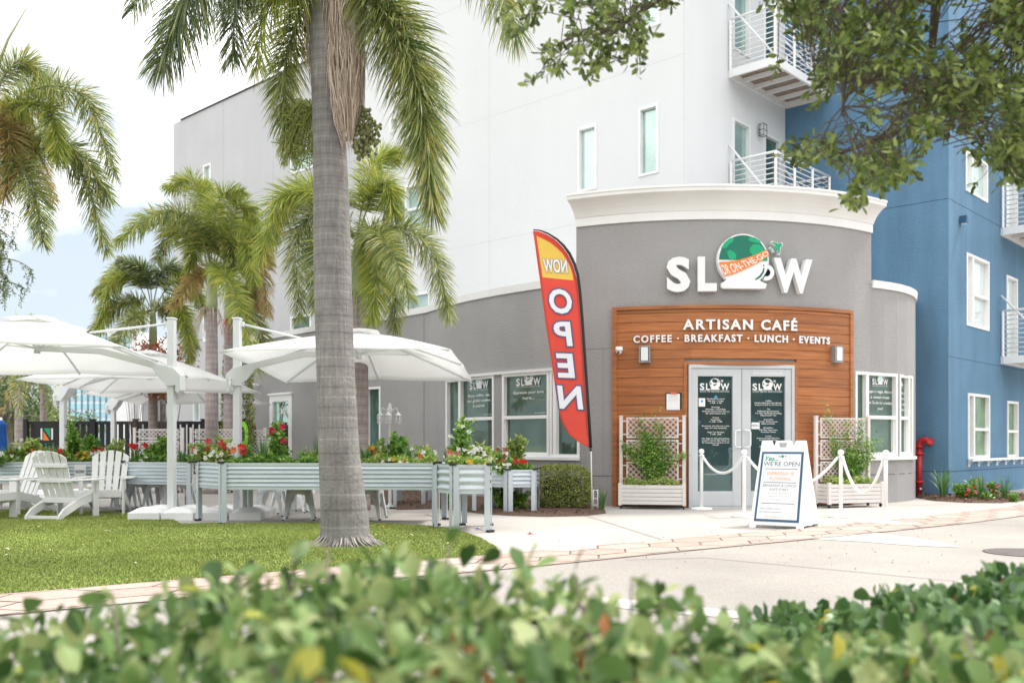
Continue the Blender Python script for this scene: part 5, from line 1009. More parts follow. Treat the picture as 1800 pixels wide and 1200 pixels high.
# ---------------------------------------------------------------- corrugated planters
galv = mat('galvanised', (.58, .64, .69), .42, .06, 3, metal=.35); galvd = mat('galvanised_shade', (.40, .44, .47), .45, .06, 3, metal=.4); soil = mat('soil', (.06, .04, .03), .95, .3, 20)
def planter(name, pts, z0, z1, label, legs=None, nwave=5, group='raised corrugated metal planters on legs', capm=True):
    """pts: plan outline (counter-clockwise seen from above), box from z0 to z1 with a leg at each corner"""
    c = sum((Vector(p) for p in pts), Vector((0, 0))) / len(pts); e = empty(name, (c.x, c.y, 0), label, 'planter', group); q = [Vector(p) - c for p in pts]; n = len(q)
    rows = []; H = z1 - z0; m_ = nwave * 8
    for i in range(m_ + 1):
        t = i / m_; z = z0 + .035 + (H - .07) * t; s_ = math.sin(2 * math.pi * nwave * t); rows.append((z, .011 * (math.copysign(abs(s_) ** .6, s_))))
    rows = [(z0, 0), (z0 + .034, 0)] + rows + [(z1 - .034, 0), (z1, .0)]
    b = MB(); k = len(rows)
    for i in range(n):
        a, d = q[i], q[(i + 1) % n]; t = (d - a).normalized(); nn = Vector((t.y, -t.x)); vs = []
        for z, o in rows: vs += [(*(a + nn * o), z), (*(d + nn * o), z)]
        b.add(vs, [(2 * j, 2 * j + 1, 2 * j + 3, 2 * j + 2) for j in range(k - 1)], 0, True)
    b.build('panel', galv, e)
    b = MB(); b.add([(*(p * .985), z1 - .06) for p in q], [tuple(range(n))]); b.add([(*(p * .985), z0 + .02) for p in q], [tuple(range(n))[::-1]]); b.build('soil', soil, e)
    for i in range(n):
        p = q[i]; a = (q[i - 1] - p).normalized(); d = (q[(i + 1) % n] - p).normalized(); w = .07; th = .012; b = MB()
        for t in (a, d):
            o = Vector((-t.y, t.x)) if t is a else Vector((t.y, -t.x)); o = o * (1 if o.dot(p) > 0 else -1)
            b.beam((*(p + t * w / 2 + o * .014), z1 / 2 + .012), (*(p + t * w / 2 + o * .014), z1 / 2 + .0121), .01, .01) if False else None
            c0 = p + t * w / 2 + o * .016; ang = math.atan2(t.y, t.x); b.box((c0.x, c0.y, (z1 + .03) / 2 - .0), (w, .008, z1 - .03), rz=ang)
        lg = b.build('leg', galv, e)
        b = MB(); b.box((p.x * .995, p.y * .995, .015), (.085, .06, .03), rz=math.atan2((d - a).y, (d - a).x)); b.build('foot', dark, lg)
        b = MB(); b.box((p.x * 1.004, p.y * 1.004, z1 + .004), (.09, .055, .03), rz=math.atan2((d - a).y, (d - a).x)); b.build('corner_cap', dark, lg)
    return e
g = lambda px, py: tuple(G(px, py).xy)
a0, a1 = Vector(g(390, 922)), Vector(g(769, 923.5)); t = (a1 - a0).normalized(); nn = Vector((-t.y, t.x))
planter('metal_planter', [tuple(a0), tuple(a1), tuple(a1 + nn * .98), tuple(a0 + nn * 1.05), tuple(a0 - t * .56 + nn * .62)], .46, .81, 'long corrugated metal planter in front, running behind the thick palm trunk')
o1, o2 = Vector(g(797, 935.2)), Vector(g(862, 935.2)); t = (o2 - o1).normalized(); nn = Vector((-t.y, t.x))
planter('metal_planter', [tuple(o1), tuple(o2), tuple(o2 - t * .03 + nn * .95), tuple(o1 + t * .05 + nn * .95), tuple(o1 - t * .25 + nn * .42)], .46, .81, 'short corrugated metal planter with angled sides nearest the driveway', nwave=3)
o1, o2 = Vector(g(893, 903)), Vector(g(941, 902)); t = (o2 - o1).normalized(); nn = Vector((-t.y, t.x))
planter('metal_planter', [tuple(o1), tuple(o2), tuple(o2 + t * .2 + nn * .5), tuple(o2 + nn * .9), tuple(o1 + nn * .95), tuple(o1 - t * .42 + nn * .5)], .40, .665, 'low corrugated metal planter on the mulch before the cafe windows', nwave=3)
planter('metal_planter', [tuple(P(216, 0, 14.75).xy), tuple(P(336, 0, 14.5).xy), tuple(P(331, 0, 15.5).xy), tuple(P(222, 0, 15.7).xy)], .43, .775, 'corrugated metal planter behind the left umbrella mast')
planter('metal_planter', [tuple(P(-60, 0, 14.9).xy), tuple(P(210, 0, 14.95).xy), tuple(P(207, 0, 15.9).xy), tuple(P(-60, 0, 15.9).xy)], .43, .775, 'long corrugated metal planter behind the white lounge chairs')
planter('metal_planter', [tuple(P(690, 0, 15.4).xy), tuple(P(745, 0, 15.9).xy), tuple(P(760, 0, 16.8).xy), tuple(P(700, 0, 16.6).xy)], .46, .78, 'corrugated metal planter standing behind the long one near the narrow window')
s = empty('planter_sign', (P(141, 0, 14.87).x, 14.87, .63), 'small white sign with a SLOW logo fixed to the planter behind the chairs', 'sign'); MB().box((0, 0, 0), (.18, .01, .2)).build('panel', ltr, s)
b = MB(); line(b, "SLOW", lambda u, z, o: Vector((u, -.007, z)), 0, -.03, .14, .045, 0, off=.03); b.build('lettering', ink, s)
s = empty('notice', (0, 0, 0), 'small white notice with dark print on the grey wall left of the side door', 'sign'); s1_ = CP.s_px(466); s.location = CP.m(s1_, 1.25); b = MB(); ff = on(CP, s1_); zn = CP.z_px(466, 765)
b.prism([(-.085, zn), (.085, zn), (.085, zn + .2), (-.085, zn + .2)], ff, .004, .012); b.build('board', ltr, s, world=True); b = MB(); [line(b, t_, ff, 0, zn + .15 - i * .035, .11, .018, .014) for i, t_ in enumerate(('PLEASE', 'USE', 'MAIN', 'DOOR'))]; b.build('lettering', ink, s, world=True)

# low greenery filling each planter, one clump per planter stretch
def filler(px0, px1, Y0, Y1, z, label, m=lf_plant, h=.10, n=1500):
    a, b_ = P(px0, 0, Y0), P(px1, 0, Y1); e = empty('low_greenery', ((a.x + b_.x) / 2, (Y0 + Y1) / 2, z), label, 'plant', 'low plants filling the metal planters'); u = RNG.uniform(0, 1, n); x = a.x + (b_.x - a.x) * u - e.location[0]; y = Y0 + (Y1 - Y0) * u + RNG.uniform(.05, .45, n) - e.location[1]
    zz = RNG.uniform(-.05, 1, n) * h * (.8 + .5 * np.sin(x * 6) * np.sin(x * 14 + 1)); k = n; V, Q = leaves(np.stack([x, y, zz], 1), norm(rdir(k, .3) + np.array([0, -.1, .4])), rdir(k, .8), RNG.uniform(.04, .085, k), .03); npmesh('foliage', V, Q, m, e)
filler(0, 205, 14.95, 15.0, .75, 'low greenery along the planter behind the white chairs', n=2600); filler(222, 332, 14.8, 14.6, .75, 'low greenery in the planter behind the left front mast', n=1300)
filler(392, 560, 12.45, 12.45, .77, 'low greenery in the left half of the long front planter', n=2200); filler(618, 765, 12.45, 12.45, .77, 'low greenery in the right half of the long front planter', n=2000, m=lf_pale)
filler(785, 858, 11.5, 11.5, .78, 'low greenery in the short angled planter', n=800, m=lf_pale); filler(880, 938, 14.4, 14.4, .64, 'low greenery in the low planter on the mulch', n=700)

# ---------------------------------------------------------------- umbrellas
canvas = mat('umbrella_canvas', (.92, .92, .915), .8, .02, 2, transl=.62); frame_g = mat('umbrella_frame', (.72, .74, .76), .42, .03, 2)
def umbrella(mast, cen, label, half=1.55, rim=2.22, peak=2.78, tilt=(0.0, 0.0), yaw=0, mast_h=2.83, base=True):
    e = empty('cantilever_umbrella', (mast[0], mast[1], 0), label, 'umbrella', 'white cantilever umbrellas over the patio'); d = Vector((cen[0] - mast[0], cen[1] - mast[1])); dl = d.length; du = d.normalized()
    if base:
        b = MB()
        bo = empty('umbrella_base', (mast[0], mast[1], 0), label_base.pop(0), 'umbrella base', 'white tank bases under the umbrellas')
        for i, (sx_, sy_) in enumerate(((-1, -1), (1, -1), (-1, 1), (1, 1))):
            b = MB(); w = .44; pr_ = [(0, .0), (.0, .10), (.05, .135), (.14, .165), (.26, .175), (.38, .165), (.47, .135), (.52, .10), (.52, 0)]
            nn_ = 12; V = []; 
            for iu in range(nn_ + 1):
                for iv in range(nn_ + 1):
                    u, v = iu / nn_, iv / nn_; hgt = .10 + .075 * (1 - (abs(2 * u - 1)) ** 3) * (1 - abs(2 * v - 1) ** 3); ed = min(u, 1 - u, v, 1 - v); V.append((sx_ * (.012 + u * w), sy_ * (.012 + v * w), hgt))
            F_ = [(i_ * (nn_ + 1) + j, (i_ + 1) * (nn_ + 1) + j, (i_ + 1) * (nn_ + 1) + j + 1, i_ * (nn_ + 1) + j + 1) for i_ in range(nn_) for j in range(nn_)]
            b.add(V, F_, 0, True); ring_ = [(sx_ * (.012 + u * w), sy_ * (.012 + v * w)) for u, v in ((0, 0), (1, 0), (1, 1), (0, 1))]
            b.add([(x, y, .0) for x, y in ring_] + [(x, y, .10) for x, y in ring_], [(0, 1, 5, 4), (1, 2, 6, 5), (2, 3, 7, 6), (3, 0, 4, 7)]); b.build('water_tank', whitep, bo)
        MB().box((0, 0, .02), (.8, .06, .03)).box((0, 0, .04), (.06, .8, .006)).build('cross_frame', dark, bo)
    MB().box((0, 0, mast_h / 2), (.10, .13, mast_h)).box((0, 0, mast_h + .012), (.12, .15, .03)).build('mast', frame_g, e, bevel=.012)
    zc = 2.02; ang = math.atan2(du.y, du.x); Rz = Matrix.Rotation(ang, 4, 'Z')
    b = MB(); b.prism([(-.13, zc - .24), (-.16, zc - .2), (-.16, zc + .02), (-.06, zc + .12), (.20, zc + .18), (.24, zc + .1), (.12, zc - .06), (.06, zc - .1), (.06, zc - .14), (-.06, zc - .14), (-.085, zc - .12), (-.085, zc - .22)], lambda u, v, o: Rz @ Vector((u, o, v)), -.095, .095); slv = b.build('sleeve', frame_g, e, bevel=.006)
    b = MB(); b.tube([Rz @ Vector((-.10, -.13, zc - .04)), Rz @ Vector((-.10, -.13, zc - .2))], .014, 8); b.tube([Rz @ Vector((-.10, -.1, zc - .04)), Rz @ Vector((-.10, -.15, zc - .04))], .02, 8); b.build('crank_handle', whitep, slv)
    tl = Matrix.Rotation(tilt[0], 4, 'X') @ Matrix.Rotation(tilt[1], 4, 'Y'); C = Vector((cen[0] - mast[0], cen[1] - mast[1], 0)); Zm = Matrix.Rotation(yaw, 4, 'Z')
    def cp(u, v, z): p = tl @ (Zm @ Vector((u, v, z - rim))); return Vector((p.x + C.x, p.y + C.y, p.z + rim))
    a0_ = Rz @ Vector((.10, 0, zc + .12)); hub = cp(0, 0, rim + .16); apex = cp(0, 0, peak)
    b = MB(); mid = (a0_ + hub) / 2 + Vector((0, 0, .10)); b.beam(a0_, mid, .06, .09); b.beam(mid, hub, .055, .08); b.build('arm', frame_g, e, bevel=.005)
    b = MB(); tp = Rz @ Vector((.06, 0, mast_h - .06)); jn = a0_.lerp(hub, .72) + Vector((0, 0, .22)); mr_ = cp(*(Zm.inverted() @ Vector((-du.x * half * .45, -du.y * half * .45, 0))).xy, peak - (peak - rim) * .40); b.tube([tp, mr_ + Vector((0, 0, .03))], .017, 8); b.box(tuple(tp), (.06, .08, .07)); b.build('stay_rod', frame_g, e)
    NU, NR = 64, 10; V = []
    def rimpt(a):
        c_, s_ = math.cos(a), math.sin(a); k = half / max(abs(c_), abs(s_)); return c_ * k, s_ * k
    for j in range(NR + 1):
        r_ = j / NR
        for i in range(NU):
            a = 2 * math.pi * i / NU; x, y = rimpt(a); fr = (i % (NU // 8)) / (NU / 8); sg = math.sin(math.pi * fr) * .022 * r_ ** 1.5; cor = (math.hypot(x, y) / half - 1) * .10
            V.append(cp(x * r_, y * r_, peak - (peak - rim) * (.8 * r_ + .2 * r_ ** 2) - sg - cor * r_))
    Fc = [(j * NU + i, j * NU + (i + 1) % NU, (j + 1) * NU + (i + 1) % NU, (j + 1) * NU + i) for j in range(1, NR) for i in range(NU)] + [(i, (i + 1) % NU, NU + (i + 1) % NU, NU + i) for i in range(NU)]
    b = MB(); b.add(V, Fc, 0, True); cn_ = b.build('canopy', canvas, e, solid=.004)
    b = MB(); Vv = [cp(rimpt(2 * math.pi * i / 32)[0] * r_, rimpt(2 * math.pi * i / 32)[1] * r_, z + (.012 * math.sin(i * 1.6) if r_ > .2 else 0)) for r_, z in ((.0, peak + .05), (.12, peak + .0), (.22, peak - .055)) for i in range(32)]
    b.add(Vv, [(j * 32 + i, j * 32 + (i + 1) % 32, (j + 1) * 32 + (i + 1) % 32, (j + 1) * 32 + i) for j in range(2) for i in range(32)], 0, True); b.build('vent', canvas, cn_, solid=.004)
    MB().tube([hub - Vector((0, 0, .07)), hub + Vector((0, 0, .05)), apex - Vector((0, 0, .04))], [.045, .045, .02], 12).build('hub', frame_g, e)
    for i in range(8):
        a = 2 * math.pi * i / 8; x, y = rimpt(a); f = lambda r_: cp(x * r_, y * r_, peak - (peak - rim) * (.8 * r_ + .2 * r_ ** 2) - (math.hypot(x, y) / half - 1) * .10 * r_ - .022)
        b = MB()
        for p_, q_ in ((.04, .35), (.35, .7), (.7, .985)): b.beam(f(p_), f(q_), .018, .03)
        rb = b.build('rib', frame_g, e); b = MB(); b.beam(hub, f(.45), .014, .022); b.build('strut', frame_g, rb)
    return e
label_base = ['white plastic tank base on the lawn under the left umbrella mast', 'white plastic tank base behind the long front planter under the right umbrella mast', 'white tank base of the umbrella mast right of the fence sign', 'white tank base of the farthest umbrella mast']
umbrella((-4.87, 13.6), (-6.85, 13.7), 'white square umbrella at far left, nearest, its mast rising beside the chairs', half=1.72, rim=2.27, peak=2.86, yaw=R(5), tilt=(R(-2.5), 0))
umbrella((-3.93, 13.6), (-2.27, 14.05), 'white square umbrella in the centre, partly behind the thick palm trunk', half=1.55, rim=2.22, peak=2.72, yaw=R(-3), tilt=(R(-4), 0))
umbrella((-8.74, 18.5), (-6.75, 17.7), 'white square umbrella behind the nearest left one, its mast by the fence sign', half=1.65, rim=2.15, peak=2.75, tilt=(R(-1), 0))
umbrella((-9.9, 23.6), (-7.95, 23.0), 'farthest white square umbrella, low behind the two left masts', half=1.7, rim=2.16, peak=2.62, tilt=(R(-2), 0))
# folded blue umbrella
e = empty('folded_umbrella', (P(2, 0, 16).x, 16, 0), 'folded blue patio umbrella at the left picture edge above the planter', 'umbrella'); bl_ = mat('blue_canvas', (.01, .10, .42), .8, .1, 8)
b = MB(); b.lathe([(.03, 1.45), (.05, 1.42), (.09, 1.38), (.075, 1.33), (.09, 1.1), (.11, .8), (.13, .62), (.10, .6)], n=14); b.build('canopy', bl_, e); MB().tube([(0, 0, 0), (0, 0, 1.5)], .02, 8).build('pole', whitep, e)

# ---------------------------------------------------------------- lounge chairs (slatted armchairs)
def lounge(label):
    e = empty('adirondack_chair', (0, 0, 0), label, 'lounge chair', 'white slatted lounge chairs on the lawn')      # local: sitter faces -y, width along x
    def brd(b, pts, fn, d0, d1): b.prism(pts, fn, d0, d1)
    for s_ in (-1, 1):
        b = MB(); fn = lambda u, v, o: Vector((s_ * .27 + o, u, v)); b.prism([(-.38, .26), (-.38, .36), (-.30, .38), (.02, .30), (.34, .17), (.46, .07), (.47, .0), (.40, .0), (.33, .05), (-.02, .18)], fn, -.016, .016); b.build('leg', white, e, bevel=.004)
        b = MB(); b.box((s_ * .31, -.34, .275), (.03, .12, .55)); b.box((s_ * .335, -.34, .47), (.02, .07, .16)); b.build('leg', white, e, bevel=.004)
        b = MB(); fn = lambda u, v, o: Vector((s_ * .355 + u * s_, v, .565 + o)); b.prism([(-.07, -.45), (.06, -.45), (.085, -.40), (.085, -.1), (.05, .22), (.0, .34), (-.06, .34), (-.07, .0)][::s_], fn, -.0, .022); b.build('armrest', white, e, bevel=.006)
    for i in range(7):
        t_ = i / 6; y = -.37 + t_ * .42; z = .385 - t_ * .115; b = MB(); b.box((0, y, z), (.56, .062, .02)); b.build('seat_slat', white, e, bevel=.003)
    MB().box((0, -.392, .33), (.58, .02, .11)).build('front_board', white, e, bevel=.003)
    tilt_ = math.radians(22); up_ = Vector((0, math.sin(tilt_), math.cos(tilt_))); ou_ = Vector((0, math.cos(tilt_), -math.sin(tilt_))); o0 = Vector((0, .04, .245)); hs = [.70, .78, .815, .78, .70]
    for i in range(5):
        wx = .092; xb = (i - 2) * .102; xt = (i - 2) * .118; n_ = 6; h_ = hs[i]; tp_ = []
        for k in range(n_ + 1):
            u = -1 + 2 * k / n_; X_ = xt + u * wx * .5; ar = math.sqrt(max(0, 1 - (X_ / .36) ** 2)) * .30; tp_.append((X_, .53 + ar * .96))
        pl = [(xb - wx * .42, 0), (xb + wx * .42, 0)] + tp_[::-1]
        b = MB(); b.prism(pl, lambda u, v, o: o0 + Vector((u, 0, 0)) + up_ * v + ou_ * o, -.01, .01); b.build('back_slat', white, e, bevel=.004)
    for v, w_ in ((.60, .55), (.36, .72), (.04, .56)):
        b = MB(); c_ = o0 + up_ * v + ou_ * .026; b.box(tuple(c_), (w_, .03, .05) if v > .1 else (w_, .03, .07), M=None); b.build('back_rail', white, e, bevel=.003)
    MB().box((0, .42, .045), (.51, .02, .05)).build('stretcher', white, e, bevel=.003)
    MB().box((0, .058 + .02, .29), (.05, .004, .012)).build('label_plate', dark, e)
    return e
ch0 = lounge('white slatted lounge chair with its back to the viewer, nearest on the lawn'); c1 = G(116, 907)
ch0.location = (c1.x + .02, c1.y + .25, 0); ch0.rotation_euler = (0, 0, R(180 - 8 + 180)); 
ch0.scale = (.95, .95, .95)
def chair(px, Y, rz, label): c = copy_tree(ch0); c.scale = (.95, .95, .95); c.location = ((px - CX) * Y / F, Y, 0); c.rotation_euler = (0, 0, R(rz)); c['label'] = label
# local sitter faces -y: 0 = faces the camera, 180 = back to the camera
ch0.rotation_euler = (0, 0, R(180 + 170 - 170)); ch0.location = (c1.x, c1.y + .05, 0); ch0.rotation_euler = (0, 0, R(172))
ch0.location = (-6.38, 13.5, 0); ch0.rotation_euler = (0, 0, R(168))
chair(188, 14.45, 12, 'white slatted lounge chair facing left beside the umbrella base, rightmost of the four')
chair(38, 14.4, -24, 'white slatted lounge chair facing the viewer behind the nearest one, its back leaning left')
chair(-38, 13.3, 82, 'white slatted lounge chair cut off by the left picture edge')
# ---------------------------------------------------------------- metal stools
def stool(label):
    e = empty('metal_stool', (0, 0, 0), label, 'stool', 'white sheet metal stools under the planter edge'); h = .47
    MB().box((0, 0, h), (.31, .31, .018)).build('seat', metalw, e, bevel=.01)
    b = MB(); n_ = 10
    for k in range(4):      # skirt arches
        M = Matrix.Rotation(k * math.pi / 2, 4, 'Z'); vs = []
        for i in range(n_ + 1):
            u = -1 + 2 * i / n_; a = .10 + .11 * abs(u) ** 2.6; vs += [M @ Vector((u * .155, -.157, h - .01)), M @ Vector((u * (.155 + a * .12), -.157 - a * .12, h - .01 - a))]
        b.add(vs, [(2 * i, 2 * i + 1, 2 * i + 3, 2 * i + 2) for i in range(n_)], 0, True)
    b.build('skirt', metalw, e, solid=.003)
    for sx_, sy_ in ((-1, -1), (1, -1), (1, 1), (-1, 1)):
        b = MB(); vs = []
        for z, w in ((h - .02, .10), (h - .2, .085), (.2, .055), (.0, .03)):
            f = 1 - z / h; cx_, cy_ = sx_ * (.155 + .055 * f), sy_ * (.155 + .055 * f); vs += [(cx_ - sx_ * w, cy_, z), (cx_, cy_, z), (cx_, cy_ - sy_ * w, z)]
        b.add(vs, [f for j in range(3) for f in ((3 * j, 3 * j + 1, 3 * j + 4, 3 * j + 3), (3 * j + 1, 3 * j + 2, 3 * j + 5, 3 * j + 4))], 0, False); lg = b.build('leg', metalw, e, solid=.004); MB().box((sx_ * .203, sy_ * .203, .008), (.03, .03, .016)).build('foot', dark, lg)
    return e
st0 = stool('white metal stool under the long planter, left of the thick palm trunk'); st0.location = (P(478, 0, 14.0).x, 14.0, 0)
for px, Y, rz, lb in ((527, 13.3, 8, 'white metal stool partly hidden by the left side of the thick palm trunk'), (649, 13.4, -6, 'white metal stool just right of the thick palm trunk'), (243, 15.5, 12, 'white metal stool behind the left tank base, leftmost'), (283, 15.3, -15, 'white metal stool behind the left umbrella mast foot'), (318, 15.6, 5, 'white metal stool right of the left umbrella mast foot'), (560, 15.0, 20, 'white metal stool further back under the long planter'), (505, 14.6, 30, 'white metal stool behind the two under the long planter, turned sideways'), (222, 15.9, 10, 'white metal stool seen beside the right lounge chair')):
    c = copy_tree(st0); c.location = (P(px, 0, Y).x, Y, 0); c.rotation_euler = (0, 0, R(rz)); c['label'] = lb
e = empty('metal_bench_table', (P(565, 0, 15.2).x, 15.2, 0), 'low white bench seen under the long planter beyond the stools', 'bench'); MB().box((0, 0, .44), (1.1, .35, .03)).build('seat', metalw, e, bevel=.01)
for sx_ in (-1, 1): MB().box((sx_ * .5, 0, .21), (.04, .3, .42)).build('leg', metalw, e)

# ---------------------------------------------------------------- trellis planters
trel = mat('trellis_white', (.72, .68, .66), .6, .04, 4); 
def trellis(label, W=1.06, H=1.5, vine=True, seed=1, group='white trellis planter screens'):
    e = empty('trellis_planter', (0, 0, 0), label, 'planter screen', group); hw = W / 2
    b = MB()
    for i in range(5): b.box((0, -.17, .105 + i * .064), (W - .02, .018, .058)); b.box((0, .17, .105 + i * .064), (W - .02, .018, .058))
    for s_ in (-1, 1):
        for i in range(5): b.box((s_ * (hw - .02), 0, .105 + i * .064), (.018, .32, .058))
    b.box((0, 0, .09), (W - .06, .3, .02)); b.build('planter_box', trel, e, bevel=.003); MB().box((0, 0, .37), (W - .06, .31, .02)).build('soil', soil, e)
    for s_ in (-1, 1):
        MB().box((s_ * (hw + .012), .16, .06 + (H - .06) / 2), (.055, .055, H - .06)).box((s_ * (hw + .012), .16, H + .01), (.065, .065, .02)).build('post', trel, e, bevel=.004)
        MB().box((s_ * (hw + .012), -.17, .24), (.055, .05, .36)).build('post', trel, e, bevel=.004)
        for y in (-.15, .15): M = Matrix.Rotation(math.pi / 2, 3, 'Y'); MB().lathe([(.028, -.01), (.032, 0), (.028, .01)], (s_ * hw, y, .032), 12, M=M).build('wheel', dark, e)
    zp = [(.42, .76), (.79, 1.12), (1.15, H - .01)]
    for z0, z1 in zp:
        b = MB(); x0, x1 = -hw + .075, hw - .075
        for c_, d_ in (((x0 + x1) / 2, 0),): b.box((c_, .16, z0 + .012), (x1 - x0, .02, .024)); b.box((c_, .16, z1 - .012), (x1 - x0, .02, .024)); b.box((x0 + .012, .16, (z0 + z1) / 2), (.024, .02, z1 - z0 - .05)); b.box((x1 - .012, .16, (z0 + z1) / 2), (.024, .02, z1 - z0 - .05))
        for x in (x0 - .03, x1 + .03):
            for z in (z0 + .06, z1 - .06): b.box((x, .16, z), (.05, .015, .02))
        h_ = z1 - z0; st = .092
        for sg in (1, -1):
            k = -h_
            while k < x1 - x0 + h_:
                for off in (0, .022):
                    if sg > 0: xa, za, xb, zb_ = x0 + k + off, z0, x0 + k + off + h_, z1
                    else: xa, za, xb, zb_ = x0 + k + off, z1, x0 + k + off + h_, z0
                    lo, hi = x0 + .01, x1 - .01
                    if xb > lo and xa < hi:
                        if xa < lo: za += (zb_ - za) * (lo - xa) / (xb - xa); xa = lo
                        if xb > hi: zb_ = za + (zb_ - za) * (hi - xa) / (xb - xa); xb = hi
                        if xb - xa > .01: b.beam((xa, .156 + sg * .004, za), (xb, .156 + sg * .004, zb_), .007, .009, up=(0, 1, 0))
                k += st
        b.build('lattice_panel', trel, e)
    if vine:
        v = empty('climbing_vine', (0, 0, 0), vine_l.pop(0), 'vine', 'vines climbing the trellis screens'); rs = np.random.default_rng(seed); b = MB(); T = []
        for i in range(15):
            x = rs.uniform(-.12, .2); p = [np.array([x * .5, .05, .38])]
            top = rs.uniform(.5, 1.02) if i > 2 else rs.uniform(1.2, 1.55); sprd = rs.normal(0, .3)
            for j in range(1, 7): p.append(np.array([x + sprd * (j / 6) ** 1.3 + rs.normal(0, .03), .10 + rs.normal(0, .03), .38 + top * j / 6 * .85]))
            b.tube([tuple(q) for q in p], list(np.linspace(.006, .002, 7)), 4); c_ = curve_pts(p, 30); T.append(c_[6:])
        b.build('stems', twig, v); T = np.concatenate(T); k = 3200; i = rs.integers(0, len(T), k); i = i[T[i][:, 2] + rs.normal(0, .25, k) < 1.5]; k = len(i)
        V, Q = leaves(T[i] + rs.normal(0, .035, (k, 3)) * np.array([1.3, .8, 1.3]), norm(rs.normal(size=(k, 3)) + np.array([0, -.4, 0])), norm(rs.normal(size=(k, 3)) + np.array([0, -.9, .5])), rs.uniform(.035, .06, k), .027); npmesh('foliage', V, Q, lf_plant, v)
        gc = empty('low_greens', (0, 0, 0), green_l_.pop(0), 'plant', 'low plants in the trellis boxes'); k = 700; x = rs.uniform(-hw + .06, hw - .06, k); V, Q = leaves(np.stack([x, rs.uniform(-.17, .12, k), .37 + rs.uniform(0, .1, k) * (1 + .4 * np.sin(x * 12))], 1), norm(rs.normal(size=(k, 3)) + np.array([0, -.3, .6])), norm(rs.normal(size=(k, 3)) + np.array([0, 0, 1.])), .055, .03); npmesh('foliage', V, Q, lf_pale, gc)
        return e, v, gc
    return e, None, None
vine_l = ['green vine on the trellis left of the entrance doors', 'green vine on the trellis right of the entrance doors']; green_l_ = ['low bright greens in the box of the trellis left of the doors', 'low bright greens in the box of the trellis right of the doors']
for (pxa, pxb, py, lb, sd_, yawoff) in ((1091, 1207, 890, 'white trellis planter with a vine left of the entrance doors', 5, 0), (1404, 1524, 893, 'white trellis planter with a vine right of the entrance doors', 8, 0)):
    c = G((pxa + pxb) / 2, py); s_ = CP.s_px((pxa + pxb) / 2); nrm_ = CP.nrm(s_); ce = CP.at(s_) + nrm_ * .36; rz = math.atan2(nrm_.x, -nrm_.y)
    for o in trellis(lb, W=(pxb - pxa) / F * ce.y * .93, seed=sd_, group='trellis planters beside the doors'):
        o.location = (ce.x, ce.y, 0); o.rotation_euler = (0, 0, rz * .8)
for px, Y, rz, lb in ((275, 20.5, 4, 'white lattice screen on the patio behind the left mast'), (372, 20.5, -3, 'white lattice screen between the two umbrella masts'), (437, 22.0, 0, 'white lattice screen against the side wall by the hose')):
    o, _, _ = trellis(lb, W=1.0, H=1.38, vine=False, group='white lattice screens at the back of the patio'); o.location = (P(px, 0, Y).x, Y, 0); o.rotation_euler = (0, 0, R(rz))

# ---------------------------------------------------------------- stanchions and ropes
def stan(px, py, lb):
    c = G(px, py); e = empty('stanchion', (c.x, c.y, 0), lb, 'stanchion', 'white rope stanchions before the doors')
    MB().lathe([(.0, 0), (.175, .0), (.18, .012), (.16, .028), (.06, .04), (.032, .05), (.0, .05)], n=32).build('base', whitep, e)
    MB().lathe([(.027, .045), (.027, .86), (.026, .865)], n=18).build('post', whitep, e)
    MB().lathe([(.0, .862), (.045, .862), (.048, .87), (.045, .878), (.03, .882), (.022, .89), (.035, .9), (.046, .925), (.04, .955), (.02, .972), (.0, .975)], n=20).build('cap', whitep, e); return c
cs = [stan(1233, 895, 'white stanchion in front of the left door leaf, leftmost'), stan(1308, 908, 'white stanchion partly behind the folding sidewalk sign'), stan(1478, 908.5, 'white stanchion right of the folding sidewalk sign'), stan(1557, 919.5, 'white stanchion nearest the driveway, rightmost')]
def rope(a, b_, sag_, lb):
    A = a + Vector((0, 0, .86)); B = b_ + Vector((0, 0, .86)); d = (B - A).normalized(); A += d * .045; B -= d * .045; e = empty('stanchion_rope', (A + B) / 2, lb, 'rope', 'white ropes between the stanchions'); o = Vector(e.location)
    pts = [A.lerp(B, t) - Vector((0, 0, sag_ * (1 - (2 * t - 1) ** 2))) - o for t in np.linspace(0, 1, 22)]; MB().tube(pts, .021, 10).build('rope', whitep, e)
rope(cs[0], cs[1], .25, 'white rope sagging between the two stanchions at the doors'); rope(cs[1], cs[2], .42, 'white rope passing behind the folding sidewalk sign'); rope(cs[2], cs[3], .48, 'white rope hanging lowest between the two right stanchions')

